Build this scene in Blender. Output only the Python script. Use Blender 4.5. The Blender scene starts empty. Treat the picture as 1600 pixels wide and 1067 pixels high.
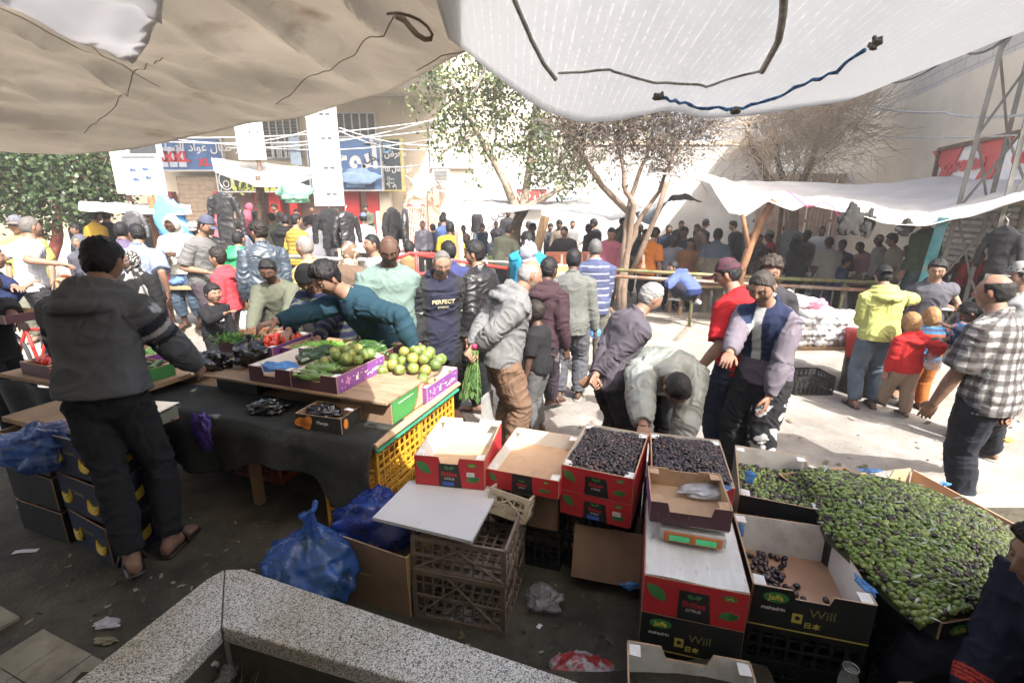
import bpy, math, random, numpy as np
from mathutils import Vector, Matrix, noise as mnoise
random.seed(7); rng = np.random.default_rng(7)
C = bpy.context.scene
COL = C.collection
R = math.radians
# ------------------------------------------------------------ camera
CAMH, PITCH, FPX = 1.88, R(15.4), 755.0
cam_d = bpy.data.cameras.new('camera'); cam = bpy.data.objects.new('camera', cam_d); COL.objects.link(cam)
cam.location = (0, 0, CAMH); cam.rotation_euler = (R(90) - PITCH, 0, 0)
cam_d.sensor_width = 36; cam_d.lens = FPX / 1600 * 36; cam_d.clip_end = 900; cam_d.clip_start = 0.05
C.camera = cam
# ------------------------------------------------------------ sky and sun
SUN_EL, SUN_AZ = R(47), R(150)      # azimuth clockwise from +Y: from behind, to the right
w = bpy.data.worlds.new('World'); C.world = w; w.use_nodes = True
nt = w.node_tree; bg = nt.nodes['Background']
sky = nt.nodes.new('ShaderNodeTexSky'); sky.sky_type = 'NISHITA'; sky.sun_disc = False
sky.sun_elevation = SUN_EL; sky.sun_rotation = SUN_AZ; sky.dust_density = 7.0; sky.air_density = 1.0; sky.ozone_density = .3
nt.links.new(sky.outputs[0], bg.inputs[0]); bg.inputs[1].default_value = 0.15
sd = bpy.data.lights.new('sun', 'SUN'); sd.energy = 3.9; sd.angle = R(0.53); sd.color = (1, 0.975, 0.935)
sun = bpy.data.objects.new('sun', sd); COL.objects.link(sun)
SDIR = Vector((math.sin(SUN_AZ) * math.cos(SUN_EL), math.cos(SUN_AZ) * math.cos(SUN_EL), math.sin(SUN_EL)))
sun.rotation_euler = SDIR.to_track_quat('Z', 'Y').to_euler()
C.view_settings.view_transform = 'Standard'; C.view_settings.look = 'None'
C.view_settings.exposure = 1.8; C.view_settings.gamma = 1.0
C.render.engine = 'CYCLES'
C.cycles.max_bounces = 7; C.cycles.diffuse_bounces = 4; C.cycles.transparent_max_bounces = 12
C.cycles.caustics_reflective = False; C.cycles.caustics_refractive = False
C.cycles.use_denoising = True
# ------------------------------------------------------------ helpers
def ray(px, py):
    u = (px - 800) / FPX; v = (533.5 - py) / FPX
    return Vector((u, math.cos(PITCH) + v * math.sin(PITCH), -math.sin(PITCH) + v * math.cos(PITCH)))
def at(px, py, y=None, z=None):
    """world point seen at photo pixel, at depth y or at height z"""
    d = ray(px, py)
    t = y / d.y if y is not None else (z - CAMH) / d.z
    return Vector((0, 0, CAMH)) + d * t
def nz(p, s=1.0, seed=0.0):
    """cheap vectorised smooth noise, about -1..1; p is (N,3)"""
    p = np.asarray(p) * s + seed * 1.7
    x, y, z = p[:, 0], p[:, 1], p[:, 2]
    a = np.sin(x * 1.7 + 1.3 * np.sin(y * 1.1 + z * .7 + seed) + seed * 3.1)
    b = np.sin(y * 2.1 + 1.7 * np.sin(z * 1.3 - x * .9 + 2.0) + seed * 1.3)
    c = np.sin(z * 1.9 + 1.5 * np.sin(x * 1.2 + y * .8 + 4.0) + seed * 2.2)
    return (a * b + b * c + c * a) / 1.8
def fbm(p, s=1.0, seed=0.0, o=3):
    r = 0; a = 1.0; t = 0
    for k in range(o):
        r = r + a * nz(p, s * 2 ** k, seed + k * 5.3); t += a; a *= .5
    return r / t
_S2 = bpy.data.scenes.new('workbench')      # a second scene used only while meshes are evaluated; removed at the end
def evaluated(o, name):
    _S2.collection.objects.link(o)
    with bpy.context.temp_override(scene=_S2, view_layer=_S2.view_layers[0]):
        dg = bpy.context.evaluated_depsgraph_get(); dg.update(); me = bpy.data.meshes.new_from_object(o.evaluated_get(dg))
    bpy.data.objects.remove(o); me.name = name; return me
class MB:
    def __init__(s): s.v = []; s.f = []; s.m = []; s.cur = 0
    def add(s, vs, fs, m=None):
        o = len(s.v); s.v.extend([tuple(map(float, q)) for q in vs]); s.f.extend([tuple(i + o for i in f) for f in fs])
        s.m.extend([s.cur if m is None else m] * len(fs)); return s
    def box(s, c, d, rz=0, m=None, rx=0, ry=0, M=None):
        hx, hy, hz = d[0] / 2, d[1] / 2, d[2] / 2
        vs = [Vector((x, y, z)) for x in (-hx, hx) for y in (-hy, hy) for z in (-hz, hz)]
        Q = Matrix.Translation(Vector(c)) @ Matrix.Rotation(rz, 4, 'Z') @ Matrix.Rotation(ry, 4, 'Y') @ Matrix.Rotation(rx, 4, 'X')
        if M is not None: Q = M @ Q
        s.add([Q @ v for v in vs], [(0, 1, 3, 2), (4, 6, 7, 5), (0, 4, 5, 1), (2, 3, 7, 6), (0, 2, 6, 4), (1, 5, 7, 3)], m); return s
    def quad(s, a, b, c, d, m=None): return s.add([a, b, c, d], [(0, 1, 2, 3)], m)
    def slab(s, a, b, c, d, t, m=None):
        """quad given a thickness t along its normal, backwards"""
        a, b, c, d = map(Vector, (a, b, c, d)); n = (b - a).cross(d - a).normalized() * t
        return s.add([a, b, c, d, a - n, b - n, c - n, d - n], [(0, 1, 2, 3), (7, 6, 5, 4), (0, 4, 5, 1), (1, 5, 6, 2), (2, 6, 7, 3), (3, 7, 4, 0)], m)
    def tube(s, pts, r, n=8, m=None, cap=True, flat=1.0):
        pts = [Vector(p) for p in pts]; rs = r if isinstance(r, (list, tuple)) else [r] * len(pts)
        vs = []; up = Vector((0, 0, 1)); prev = None
        for i, p in enumerate(pts):
            t = (pts[min(i + 1, len(pts) - 1)] - pts[max(i - 1, 0)])
            t = t.normalized() if t.length > 1e-9 else up
            if prev is None:
                a = t.cross(up) if abs(t.z) < .95 else t.cross(Vector((1, 0, 0)))
            else: a = prev - t * prev.dot(t)
            a.normalize(); prev = a; b = t.cross(a)
            for k in range(n):
                q = 2 * math.pi * k / n; vs.append(p + a * math.cos(q) * rs[i] + b * math.sin(q) * rs[i] * flat)
        fs = [(i * n + k, i * n + (k + 1) % n, (i + 1) * n + (k + 1) % n, (i + 1) * n + k) for i in range(len(pts) - 1) for k in range(n)]
        if cap: fs += [tuple(range(n))[::-1], tuple((len(pts) - 1) * n + k for k in range(n))]
        return s.add(vs, fs, m)
    def grid(s, fn, nu, nv, m=None):
        vs = [fn(i / (nu - 1), j / (nv - 1)) for i in range(nu) for j in range(nv)]
        fs = [(i * nv + j, (i + 1) * nv + j, (i + 1) * nv + j + 1, i * nv + j + 1) for i in range(nu - 1) for j in range(nv - 1)]
        return s.add(vs, fs, m)
    def sheet(s, fn, nu, nv, t=.002, m=None):
        """a grid with real thickness t (closed)"""
        P = np.array([[tuple(fn(i / (nu - 1), j / (nv - 1))) for j in range(nv)] for i in range(nu)])
        du = np.gradient(P, axis=0); dv = np.gradient(P, axis=1); n = np.cross(du, dv); n /= (np.linalg.norm(n, axis=2, keepdims=True) + 1e-12)
        A = P.reshape(-1, 3); B = (P - n * t).reshape(-1, 3); N = nu * nv
        q = [(i * nv + j, (i + 1) * nv + j, (i + 1) * nv + j + 1, i * nv + j + 1) for i in range(nu - 1) for j in range(nv - 1)]
        fs = q + [tuple(N + k for k in f[::-1]) for f in q]
        rim = [i * nv for i in range(nu)] + [(nu - 1) * nv + j for j in range(1, nv)] + [i * nv + nv - 1 for i in range(nu - 2, -1, -1)] + [j for j in range(nv - 2, 0, -1)]
        L = len(rim); fs += [(rim[(k + 1) % L], rim[k], rim[k] + N, rim[(k + 1) % L] + N) for k in range(L)]
        return s.add(list(A) + list(B), fs, m)
    def ball(s, c, r, seg=10, rings=7, m=None, M=None):
        c = Vector(c); r = (r, r, r) if not hasattr(r, '__len__') else r; vs = []
        for i in range(rings + 1):
            th = math.pi * i / rings
            for k in range(seg):
                ph = 2 * math.pi * k / seg
                q = Vector((math.sin(th) * math.cos(ph) * r[0], math.sin(th) * math.sin(ph) * r[1], math.cos(th) * r[2]))
                vs.append((M @ q if M is not None else q) + c)
        fs = []
        for i in range(rings):
            for k in range(seg):
                a, b, c2, d = i * seg + k, i * seg + (k + 1) % seg, (i + 1) * seg + (k + 1) % seg, (i + 1) * seg + k
                if i == 0: fs.append((a, c2, d)[::-1])
                elif i == rings - 1: fs.append((a, b, c2)[::-1])
                else: fs.append((a, b, c2, d)[::-1])
        return s.add(vs, fs, m)
    def prism(s, poly, z0, z1, m=None, M=None):
        n = len(poly); vs = [Vector((x, y, z)) for z in (z0, z1) for x, y in poly]
        if M is not None: vs = [M @ v for v in vs]
        fs = [tuple(range(n))[::-1], tuple(range(n, 2 * n))] + [(i, (i + 1) % n, n + (i + 1) % n, n + i) for i in range(n)]
        return s.add(vs, fs, m)
    def mesh(s, name, mats, smooth=False):
        me = bpy.data.meshes.new(name); me.from_pydata(s.v, [], s.f)
        for m in (mats if isinstance(mats, (list, tuple)) else [mats]): me.materials.append(m)
        if any(s.m): me.polygons.foreach_set('material_index', s.m)
        if smooth: me.polygons.foreach_set('use_smooth', [True] * len(me.polygons))
        me.update(); return me
    def obj(s, name, mats, parent=None, smooth=False, bevel=0):
        o = bpy.data.objects.new(name, s.mesh(name, mats, smooth)); COL.objects.link(o)
        if parent is not None:
            o.parent = parent
        if bevel:
            b = o.modifiers.new('b', 'BEVEL'); b.width = bevel; b.segments = 2; b.limit_method = 'ANGLE'
        return o
def tag(o, label=None, cat=None, group=None, kind=None):
    if label: o['label'] = label
    if cat: o['category'] = cat
    if group: o['group'] = group
    if kind: o['kind'] = kind
    return o
def thing(name, label, cat, loc=(0, 0, 0), rz=0, group=None):
    o = bpy.data.objects.new(name, None); COL.objects.link(o); o.empty_display_size = .1
    o.location = loc; o.rotation_euler = (0, 0, rz); return tag(o, label, cat, group)
def copy_tree(o, parent=None):
    c = o.copy(); COL.objects.link(c)
    if parent is not None: c.parent = parent
    for ch in o.children: copy_tree(ch, c)
    return c
def copy_thing(o, loc, rz=None, label=None, group=None, scale=None, rot=None):
    c = copy_tree(o); c.location = loc
    if rz is not None: c.rotation_euler = (0, 0, rz)
    if rot is not None: c.rotation_euler = rot
    if scale: c.scale = scale if hasattr(scale, '__len__') else (scale,) * 3
    if label: c['label'] = label
    if group: c['group'] = group
    return c
# ------------------------------------------------------------ materials
def srgb(r, g=None, b=None):
    if g is None: r, g, b = r
    f = lambda c: (c / 255 / 12.92) if c / 255 <= .04045 else ((c / 255 + .055) / 1.055) ** 2.4
    return (f(r), f(g), f(b), 1)
MATS = {}
def N(nt, t, **k):
    n = nt.nodes.new(t)
    for a, b in k.items():
        if hasattr(n, a): setattr(n, a, b)
    return n
def mat(name, col, rough=.7, var=.25, scale=6.0, bump=0.0, bscale=None, metal=0.0, spec=.5, dirt=None, dscale=2.0, dth=(.5, .7),
        trans=0.0, coat=0.0, coord='Object', sss=0.0, emit=0.0, detail=5, stretch=None):
    """procedural material: base colour with noise variation, optional dirt patches, bump, translucency"""
    key = name
    if key in MATS: return MATS[key]
    m = bpy.data.materials.new(name); m.use_nodes = True; nt = m.node_tree; b = nt.nodes['Principled BSDF']
    col = tuple(col[:3]) + (1,)
    tc = N(nt, 'ShaderNodeTexCoord'); src = tc.outputs[coord]
    if stretch:
        mp = N(nt, 'ShaderNodeMapping'); mp.inputs['Scale'].default_value = stretch; nt.links.new(src, mp.inputs[0]); src = mp.outputs[0]
    no = N(nt, 'ShaderNodeTexNoise'); no.inputs['Scale'].default_value = scale; no.inputs['Detail'].default_value = detail; no.inputs['Roughness'].default_value = .6
    nt.links.new(src, no.inputs['Vector'])
    cr = N(nt, 'ShaderNodeValToRGB'); lo = tuple(c * (1 - var) for c in col[:3]) + (1,); hi = tuple(min(1, c * (1 + var)) for c in col[:3]) + (1,)
    cr.color_ramp.elements[0].position = .3; cr.color_ramp.elements[1].position = .7
    cr.color_ramp.elements[0].color = lo; cr.color_ramp.elements[1].color = hi
    nt.links.new(no.outputs[0], cr.inputs[0]); out = cr.outputs[0]
    if dirt is not None:
        n2 = N(nt, 'ShaderNodeTexNoise'); n2.inputs['Scale'].default_value = dscale; n2.inputs['Detail'].default_value = 7; n2.inputs['Roughness'].default_value = .7
        nt.links.new(src, n2.inputs['Vector'])
        r2 = N(nt, 'ShaderNodeValToRGB'); r2.color_ramp.elements[0].position = dth[0]; r2.color_ramp.elements[1].position = dth[1]
        nt.links.new(n2.outputs[0], r2.inputs[0])
        mx = N(nt, 'ShaderNodeMixRGB'); mx.inputs[2].default_value = tuple(dirt[:3]) + (1,)
        nt.links.new(r2.outputs[0], mx.inputs[0]); nt.links.new(out, mx.inputs[1]); out = mx.outputs[0]
    nt.links.new(out, b.inputs['Base Color'])
    b.inputs['Roughness'].default_value = rough; b.inputs['Metallic'].default_value = metal
    b.inputs['Specular IOR Level'].default_value = spec; b.inputs['Coat Weight'].default_value = coat
    if sss: b.inputs['Subsurface Weight'].default_value = sss; b.inputs['Subsurface Radius'].default_value = (.02, .008, .004)
    if emit: nt.links.new(out, b.inputs['Emission Color']); b.inputs['Emission Strength'].default_value = emit
    if bump:
        n3 = N(nt, 'ShaderNodeTexNoise'); n3.inputs['Scale'].default_value = bscale or scale * 4; n3.inputs['Detail'].default_value = 4
        nt.links.new(src, n3.inputs['Vector'])
        bp = N(nt, 'ShaderNodeBump'); bp.inputs['Strength'].default_value = min(1, bump); bp.inputs['Distance'].default_value = .01 * max(1, bump)
        nt.links.new(n3.outputs[0], bp.inputs['Height']); nt.links.new(bp.outputs[0], b.inputs['Normal'])
    if trans:
        o = nt.nodes['Material Output']; tr = N(nt, 'ShaderNodeBsdfTranslucent'); nt.links.new(out, tr.inputs[0])
        ms = N(nt, 'ShaderNodeMixShader'); ms.inputs[0].default_value = trans
        nt.links.new(b.outputs[0], ms.inputs[1]); nt.links.new(tr.outputs[0], ms.inputs[2]); nt.links.new(ms.outputs[0], o.inputs[0])
    MATS[key] = m; return m
def bagmat(name, col, alpha=.6, rough=.25):
    """thin plastic film: part see-through, glossy, crinkled"""
    m = mat(name, col, rough=rough, var=.3, scale=9, bump=1.0, bscale=18, trans=.35, spec=.8)
    nt = m.node_tree; o = nt.nodes['Material Output']; src = o.inputs[0].links[0].from_socket
    tp = N(nt, 'ShaderNodeBsdfTransparent'); ms = N(nt, 'ShaderNodeMixShader')
    no = N(nt, 'ShaderNodeTexNoise'); no.inputs['Scale'].default_value = 7; no.inputs['Detail'].default_value = 3; no.inputs['Distortion'].default_value = 1.5
    mr = N(nt, 'ShaderNodeMapRange'); mr.inputs[1].default_value = .3; mr.inputs[2].default_value = .7; mr.inputs[3].default_value = alpha - .25; mr.inputs[4].default_value = min(1, alpha + .25)
    tc = N(nt, 'ShaderNodeTexCoord'); nt.links.new(tc.outputs['Object'], no.inputs['Vector'])
    nt.links.new(no.outputs[0], mr.inputs[0]); nt.links.new(mr.outputs[0], ms.inputs[0])
    nt.links.new(tp.outputs[0], ms.inputs[1]); nt.links.new(src, ms.inputs[2]); nt.links.new(ms.outputs[0], o.inputs[0])
    return m
def attrmat(name, rough=.6, bump=0.0, bscale=60, sss=0.0, spec=.4, mult=None, var=.12, vscale=12):
    """colour read from the mesh's own 'Col' attribute (patterned cloth, skin), with slight mottling"""
    if name in MATS: return MATS[name]
    m = bpy.data.materials.new(name); m.use_nodes = True; nt = m.node_tree; b = nt.nodes['Principled BSDF']
    a = N(nt, 'ShaderNodeAttribute'); a.attribute_name = 'Col'
    tc = N(nt, 'ShaderNodeTexCoord'); no = N(nt, 'ShaderNodeTexNoise'); no.inputs['Scale'].default_value = vscale; no.inputs['Detail'].default_value = 4
    nt.links.new(tc.outputs['Object'], no.inputs['Vector'])
    mr = N(nt, 'ShaderNodeMapRange'); mr.inputs[3].default_value = 1 - var * 2; mr.inputs[4].default_value = 1 + var * 2
    nt.links.new(no.outputs[0], mr.inputs[0])
    mx = N(nt, 'ShaderNodeMixRGB', blend_type='MULTIPLY'); mx.inputs[0].default_value = 1
    nt.links.new(a.outputs['Color'], mx.inputs[1]); nt.links.new(mr.outputs[0], mx.inputs[2]); nt.links.new(mx.outputs[0], b.inputs['Base Color'])
    b.inputs['Roughness'].default_value = rough; b.inputs['Specular IOR Level'].default_value = spec
    if sss: b.inputs['Subsurface Weight'].default_value = sss; b.inputs['Subsurface Radius'].default_value = (.015, .006, .003)
    if bump:
        n3 = N(nt, 'ShaderNodeTexNoise'); n3.inputs['Scale'].default_value = bscale; n3.inputs['Detail'].default_value = 4
        nt.links.new(tc.outputs['Object'], n3.inputs['Vector'])
        bp = N(nt, 'ShaderNodeBump'); bp.inputs['Strength'].default_value = bump; bp.inputs['Distance'].default_value = .006
        nt.links.new(n3.outputs[0], bp.inputs['Height']); nt.links.new(bp.outputs[0], b.inputs['Normal'])
    MATS[name] = m; return m
def setcol(me, cols):
    """cols (nverts,3) linear → point colour attribute 'Col'"""
    a = me.color_attributes.new('Col', 'FLOAT_COLOR', 'POINT')
    c = np.ones((len(me.vertices), 4), dtype=np.float32); c[:, :3] = cols; a.data.foreach_set('color', c.ravel())
def text_mesh(body, size, mt, name='lettering', parent=None, M=None, ext=.001, align='CENTER', bold=0.0, sx=1.0):
    cu = bpy.data.curves.new('t', 'FONT'); cu.body = body; cu.size = size; cu.extrude = ext; cu.align_x = align; cu.align_y = 'CENTER'; cu.resolution_u = 3
    if bold: cu.offset = bold
    me = evaluated(bpy.data.objects.new('t', cu), name); bpy.data.curves.remove(cu)
    me.materials.clear(); me.materials.append(mt)
    me.transform(Matrix.Diagonal((sx, 1, 1, 1)))
    if M is not None: me.transform(M)
    me.name = name; r = bpy.data.objects.new(name, me); COL.objects.link(r)
    if parent is not None: r.parent = parent
    return r
# Arabic: contextual shaping by hand (blender sets letters unjoined and left to right)
_AR = {'ا':('FE8D','FE8E'),'أ':('FE83','FE84'),'ب':('FE8F','FE90','FE91','FE92'),'ت':('FE95','FE96','FE97','FE98'),'ة':('FE93','FE94'),
 'ج':('FE9D','FE9E','FE9F','FEA0'),'ح':('FEA1','FEA2','FEA3','FEA4'),'خ':('FEA5','FEA6','FEA7','FEA8'),'د':('FEA9','FEAA'),'ذ':('FEAB','FEAC'),
 'ر':('FEAD','FEAE'),'ز':('FEAF','FEB0'),'س':('FEB1','FEB2','FEB3','FEB4'),'ش':('FEB5','FEB6','FEB7','FEB8'),'ص':('FEB9','FEBA','FEBB','FEBC'),
 'ض':('FEBD','FEBE','FEBF','FEC0'),'ط':('FEC1','FEC2','FEC3','FEC4'),'ع':('FEC9','FECA','FECB','FECC'),'غ':('FECD','FECE','FECF','FED0'),
 'ف':('FED1','FED2','FED3','FED4'),'ق':('FED5','FED6','FED7','FED8'),'ك':('FED9','FEDA','FEDB','FEDC'),'ل':('FEDD','FEDE','FEDF','FEE0'),
 'م':('FEE1','FEE2','FEE3','FEE4'),'ن':('FEE5','FEE6','FEE7','FEE8'),'ه':('FEE9','FEEA','FEEB','FEEC'),'و':('FEED','FEEE'),
 'ي':('FEF1','FEF2','FEF3','FEF4'),'ى':('FEEF','FEF0')}
def arabic(s):
    out = []
    for i, c in enumerate(s):
        if c not in _AR: out.append(c); continue
        f = _AR[c]; pv = i > 0 and s[i - 1] in _AR and len(_AR[s[i - 1]]) == 4; nx = i < len(s) - 1 and s[i + 1] in _AR and len(f) == 4
        k = 3 if (pv and nx) else 1 if pv else 2 if nx else 0
        out.append(chr(int(f[k], 16)))
    return ''.join(reversed(out))
# ============================================================ people
def remesh(mb, voxel, it=4, fac=.5, name='m'):
    me0 = mb.mesh('tmp', []); o = bpy.data.objects.new('tmp', me0)
    r = o.modifiers.new('r', 'REMESH'); r.mode = 'VOXEL'; r.voxel_size = voxel
    if it:
        s = o.modifiers.new('s', 'SMOOTH'); s.iterations = it; s.factor = fac
    me = evaluated(o, name); bpy.data.meshes.remove(me0)
    me.polygons.foreach_set('use_smooth', [True] * len(me.polygons)); return me
def vco(me):
    a = np.empty(len(me.vertices) * 3, dtype=np.float32); me.vertices.foreach_get('co', a); return a.reshape(-1, 3).astype(float)
def vno(me):
    a = np.empty(len(me.vertices) * 3, dtype=np.float32); me.vertices.foreach_get('normal', a); return a.reshape(-1, 3).astype(float)
def setco(me, V): me.vertices.foreach_set('co', np.asarray(V, dtype=np.float32).ravel()); me.update()
def sm(x, a, b):
    t = np.clip((x - a) / (b - a), 0, 1); return t * t * (3 - 2 * t)
def loft(mb, secs, n=18, m=None):
    """secs: (center, X, F, a, bf, bb) rings; F forward, X lateral"""
    vs = []
    for c, X, F, a, bf, bb in secs:
        for k in range(n):
            q = 2 * math.pi * k / n; cx, sy = math.cos(q), math.sin(q)
            e = 2 / 2.3; x = math.copysign(abs(cx) ** e, cx) * a; y = math.copysign(abs(sy) ** e, sy) * (bf if sy > 0 else bb)
            vs.append(c + X * x + F * y)
    L = len(secs)
    fs = [(i * n + k, i * n + (k + 1) % n, (i + 1) * n + (k + 1) % n, (i + 1) * n + k) for i in range(L - 1) for k in range(n)]
    fs += [tuple(range(n))[::-1], tuple((L - 1) * n + k for k in range(n))]
    mb.add(vs, fs, m)
def limb(mb, pts, rads, n=14):
    P = [Vector(p) for p in pts]; out = []; rr = []
    for i in range(len(P) - 1):
        for t in (0, .33, .67): out.append(P[i].lerp(P[i + 1], t)); rr.append(rads[i] * (1 - t) + rads[i + 1] * t)
    out.append(P[-1]); rr.append(rads[-1])
    mb.tube(out, rr, n)
def ik(S, T, l1, l2, pole):
    d = T - S; L = d.length; mx = (l1 + l2) * .999
    if L > mx: T = S + d * (mx / L); d = T - S; L = mx
    L = max(L, abs(l1 - l2) + .005); a = (l1 * l1 - l2 * l2 + L * L) / (2 * L); hh = math.sqrt(max(0, l1 * l1 - a * a))
    dn = d.normalized(); p = pole - dn * pole.dot(dn); p = p.normalized() if p.length > 1e-6 else Vector((0, -1, 0))
    return S + dn * a + p * hh, T
# ---- head -------------------------------------------------
def head_surface(nt_, np_, fem=0.0, old=0.0, child=0.0):
    th = np.linspace(0.02, math.pi - .02, nt_); u = np.linspace(0, 2 * math.pi, np_, endpoint=False)
    ph = u + .42 * np.sin(2 * u) * 0 + .45 * np.sin(u)      # denser at the front (ph=pi is the front after shift)
    ph = ph + math.pi / 2 + math.pi
    # shift so the dense side faces +Y
    T, P = np.meshgrid(th, ph, indexing='ij')
    n = np.stack([np.sin(T) * np.cos(P), np.sin(T) * np.sin(P), np.cos(T)], -1).reshape(-1, 3)
    x, y, z = n[:, 0], n[:, 1], n[:, 2]
    p = np.stack([x * .0765, y * .098, z * .114], 1)
    fl_ = sm(y, .3, 1.0); p[:, 1] -= fl_ * .006; p[:, 0] *= 1 + .10 * sm(y, .2, .8) * (1 - sm(y, .8, 1))
    dn = np.clip(-z, 0, 1)
    p[:, 0] *= 1 - (.16 + .05 * fem) * sm(dn, .15, .95)
    back = sm(-y, -.1, .6); p[:, 1] *= 1 - .42 * back * sm(dn, .15, .75)
    p[:, 1] += .004 * sm(z, .0, .6) * back * -1
    fr = sm(y, .15, .6)
    p[:, 1] -= fr * .010 * sm(z, .25, .95)                        # sloping forehead
    p[:, 1] -= fr * .006 * (np.abs(p[:, 0]) < .05)
    p[:, 2] -= .004 * sm(dn, .6, 1)
    X, Z = p[:, 0], p[:, 2]
    g = lambda cx, cz, sx, sz: np.exp(-((X - cx) / sx) ** 2 - ((Z - cz) / sz) ** 2)
    d = np.zeros(len(p))
    d -= .011 * (g(.031, .008, .017, .011) + g(-.031, .008, .017, .011))
    d += .006 * (g(.028, .028, .022, .008) + g(-.028, .028, .022, .008))
    d += .005 * (g(.046, -.018, .016, .018) + g(-.046, -.018, .016, .018))
    d += .009 * g(0, .010, .007, .020) + .019 * g(0, -.012, .0095, .014) + .008 * g(0, -.022, .017, .008)
    d += .0065 * (g(0, -.049, .021, .0055) + g(0, -.060, .017, .006)) - .004 * g(0, -.0545, .022, .0025)
    d += .009 * g(0, -.092, .024, .016) - .003 * g(0, -.074, .025, .007)
    p[:, 1] += d * fr
    p[:, 2] -= .004 * g(0, -.02, .012, .012) * fr
    cheek = old * .004 * (g(.035, -.045, .012, .02) + g(-.035, -.045, .012, .02)); p[:, 1] -= cheek * fr
    N_ = nt_; M_ = np_
    f = [(i * M_ + k, i * M_ + (k + 1) % M_, (i + 1) * M_ + (k + 1) % M_, (i + 1) * M_ + k) for i in range(N_ - 1) for k in range(M_)]
    f = [q[::-1] for q in f]
    f += [tuple(range(M_)), tuple((N_ - 1) * M_ + k for k in range(M_))[::-1]]
    return n, p, f
_hx = [-1, -.48, -.30, -.12, .08, .13, .24, .32, .5, .75, 1]; _hs = [-.62, -.60, -.45, .17, .17, -.03, .02]
HLINE = {'full': (_hx, _hs + [.24, .42, .57, .61]), 'recede': (_hx, _hs + [.36, .66, .92, 1.2]), 'bald': (_hx, _hs + [.5, 1.2, 1.3, 1.4]), 'kid': (_hx, [-.75, -.75, -.6, -.2, -.1, -.3, -.1, .12, .34, .46, .48])}
def hmask(n, style='full'):
    xs, ys = HLINE[style]; line = np.interp(n[:, 1], xs, ys) + .05 * nz(n, 9, 3) + .03 * nz(n, 23, 1)
    m = sm(n[:, 2] - line, -.03, .07)
    if style == 'bald': m = m * (1 - sm(n[:, 2], .45, .62))
    return m
def build_head(mb, Mx, s, skin, lvl, hair=None, beard=0.0, brow=(.02, .015, .012), old=0, fem=0, gbeard=None, eyes=True, hcol=None, hstyle='full'):
    """adds the head to mb; returns colours for its vertices. Mx places it (head centred), s scales"""
    nt_, np_ = {2: (44, 60), 1: (28, 36), 0: (16, 22)}[lvl]
    n, p, f = head_surface(nt_, np_, fem, old)
    base = np.array(skin[:3]); c = np.tile(base, (len(p), 1))
    X, Z = p[:, 0], p[:, 2]; fr = sm(n[:, 1], .2, .5)[:, None]
    def blend(c, m, col): return c * (1 - m) + np.array(col) * m
    g = lambda cx, cz, sx, sz: np.clip(np.exp(-((X - cx) / sx) ** 4 - ((Z - cz) / sz) ** 4), 0, 1)[:, None]
    c = blend(c, fr * (g(.030, .0285, .019, .0048) + g(-.030, .0285, .019, .0048)) * .85, brow)
    c = blend(c, fr * (g(.030, .009, .016, .006) + g(-.030, .009, .016, .006)) * .45, base * .45)  # eye sockets: shade put into the skin colour
    c = blend(c, fr * g(0, -.054, .022, .008) * .6, (base[0] * .85, base[1] * .55, base[2] * .55))
    c = blend(c, fr * g(0, -.0545, .021, .0016) * .7, base * .25)
    c = blend(c, fr * (g(.012, -.017, .02, .02) + g(-.012, -.017, .02, .02)) * .12, (base[0], base[1] * .75, base[2] * .7))
    if beard:
        bm = sm(-n[:, 2], .30, .52) * sm(n[:, 1], -.1, .25); bm = bm * (1 - g(0, -.054, .018, .007)[:, 0] * .9)
        must = g(0, -.040, .024, .006)[:, 0]; bm = np.clip(np.maximum(bm * (np.abs(Z) > .036), must), 0, 1)
        c = blend(c, (bm * beard * .75)[:, None], gbeard or (.035, .026, .02))
        p = p + n * (.004 * beard * bm * (beard > .6))[:, None]
    if hcol is not None:   # scalp under the hair takes its colour, so short hair blends at the line
        c = blend(c, (hmask(n, hstyle) * .85)[:, None], np.array(hcol[:3]))
    V = [Mx @ (Vector(q) * s) for q in p]; mb.add(V, f); cols = [c]
    for sx in (-1, 1):    # ears
        M = Matrix.Rotation(sx * R(-22), 4, 'Z') @ Matrix.Rotation(R(-8), 4, 'X')
        k0 = len(mb.v); b = MB(); b.ball((0, 0, 0), (.009, .019, .031), 10 if lvl > 0 else 6, 7 if lvl > 0 else 4)
        vs = [Mx @ ((M @ Vector(q) + Vector((sx * .0745, -.004, -.002))) * s) for q in b.v]; mb.add(vs, b.f)
        cols.append(np.tile(base * (1.0, .85, .8), (len(b.v), 1)))
        if lvl >= 1 and eyes:
            b = MB(); b.ball((0, 0, 0), .0125, 14, 10); q = np.array(b.v)
            fy = q[:, 1] / .0125; rr = np.sqrt(q[:, 0] ** 2 + q[:, 2] ** 2)
            cc = np.tile(np.array([.34, .31, .28]), (len(q), 1)); cc[(rr < .0068) & (fy > 0)] = (.02, .012, .008)
            cc[q[:, 2] > .0036] = base * .8; cc[q[:, 2] < -.0048] = base * .8
            vs = [Mx @ ((Vector(v) + Vector((sx * .031, .0690, .008))) * s) for v in b.v]; mb.add(vs, b.f); cols.append(cc)
    return np.concatenate(cols)
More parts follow.
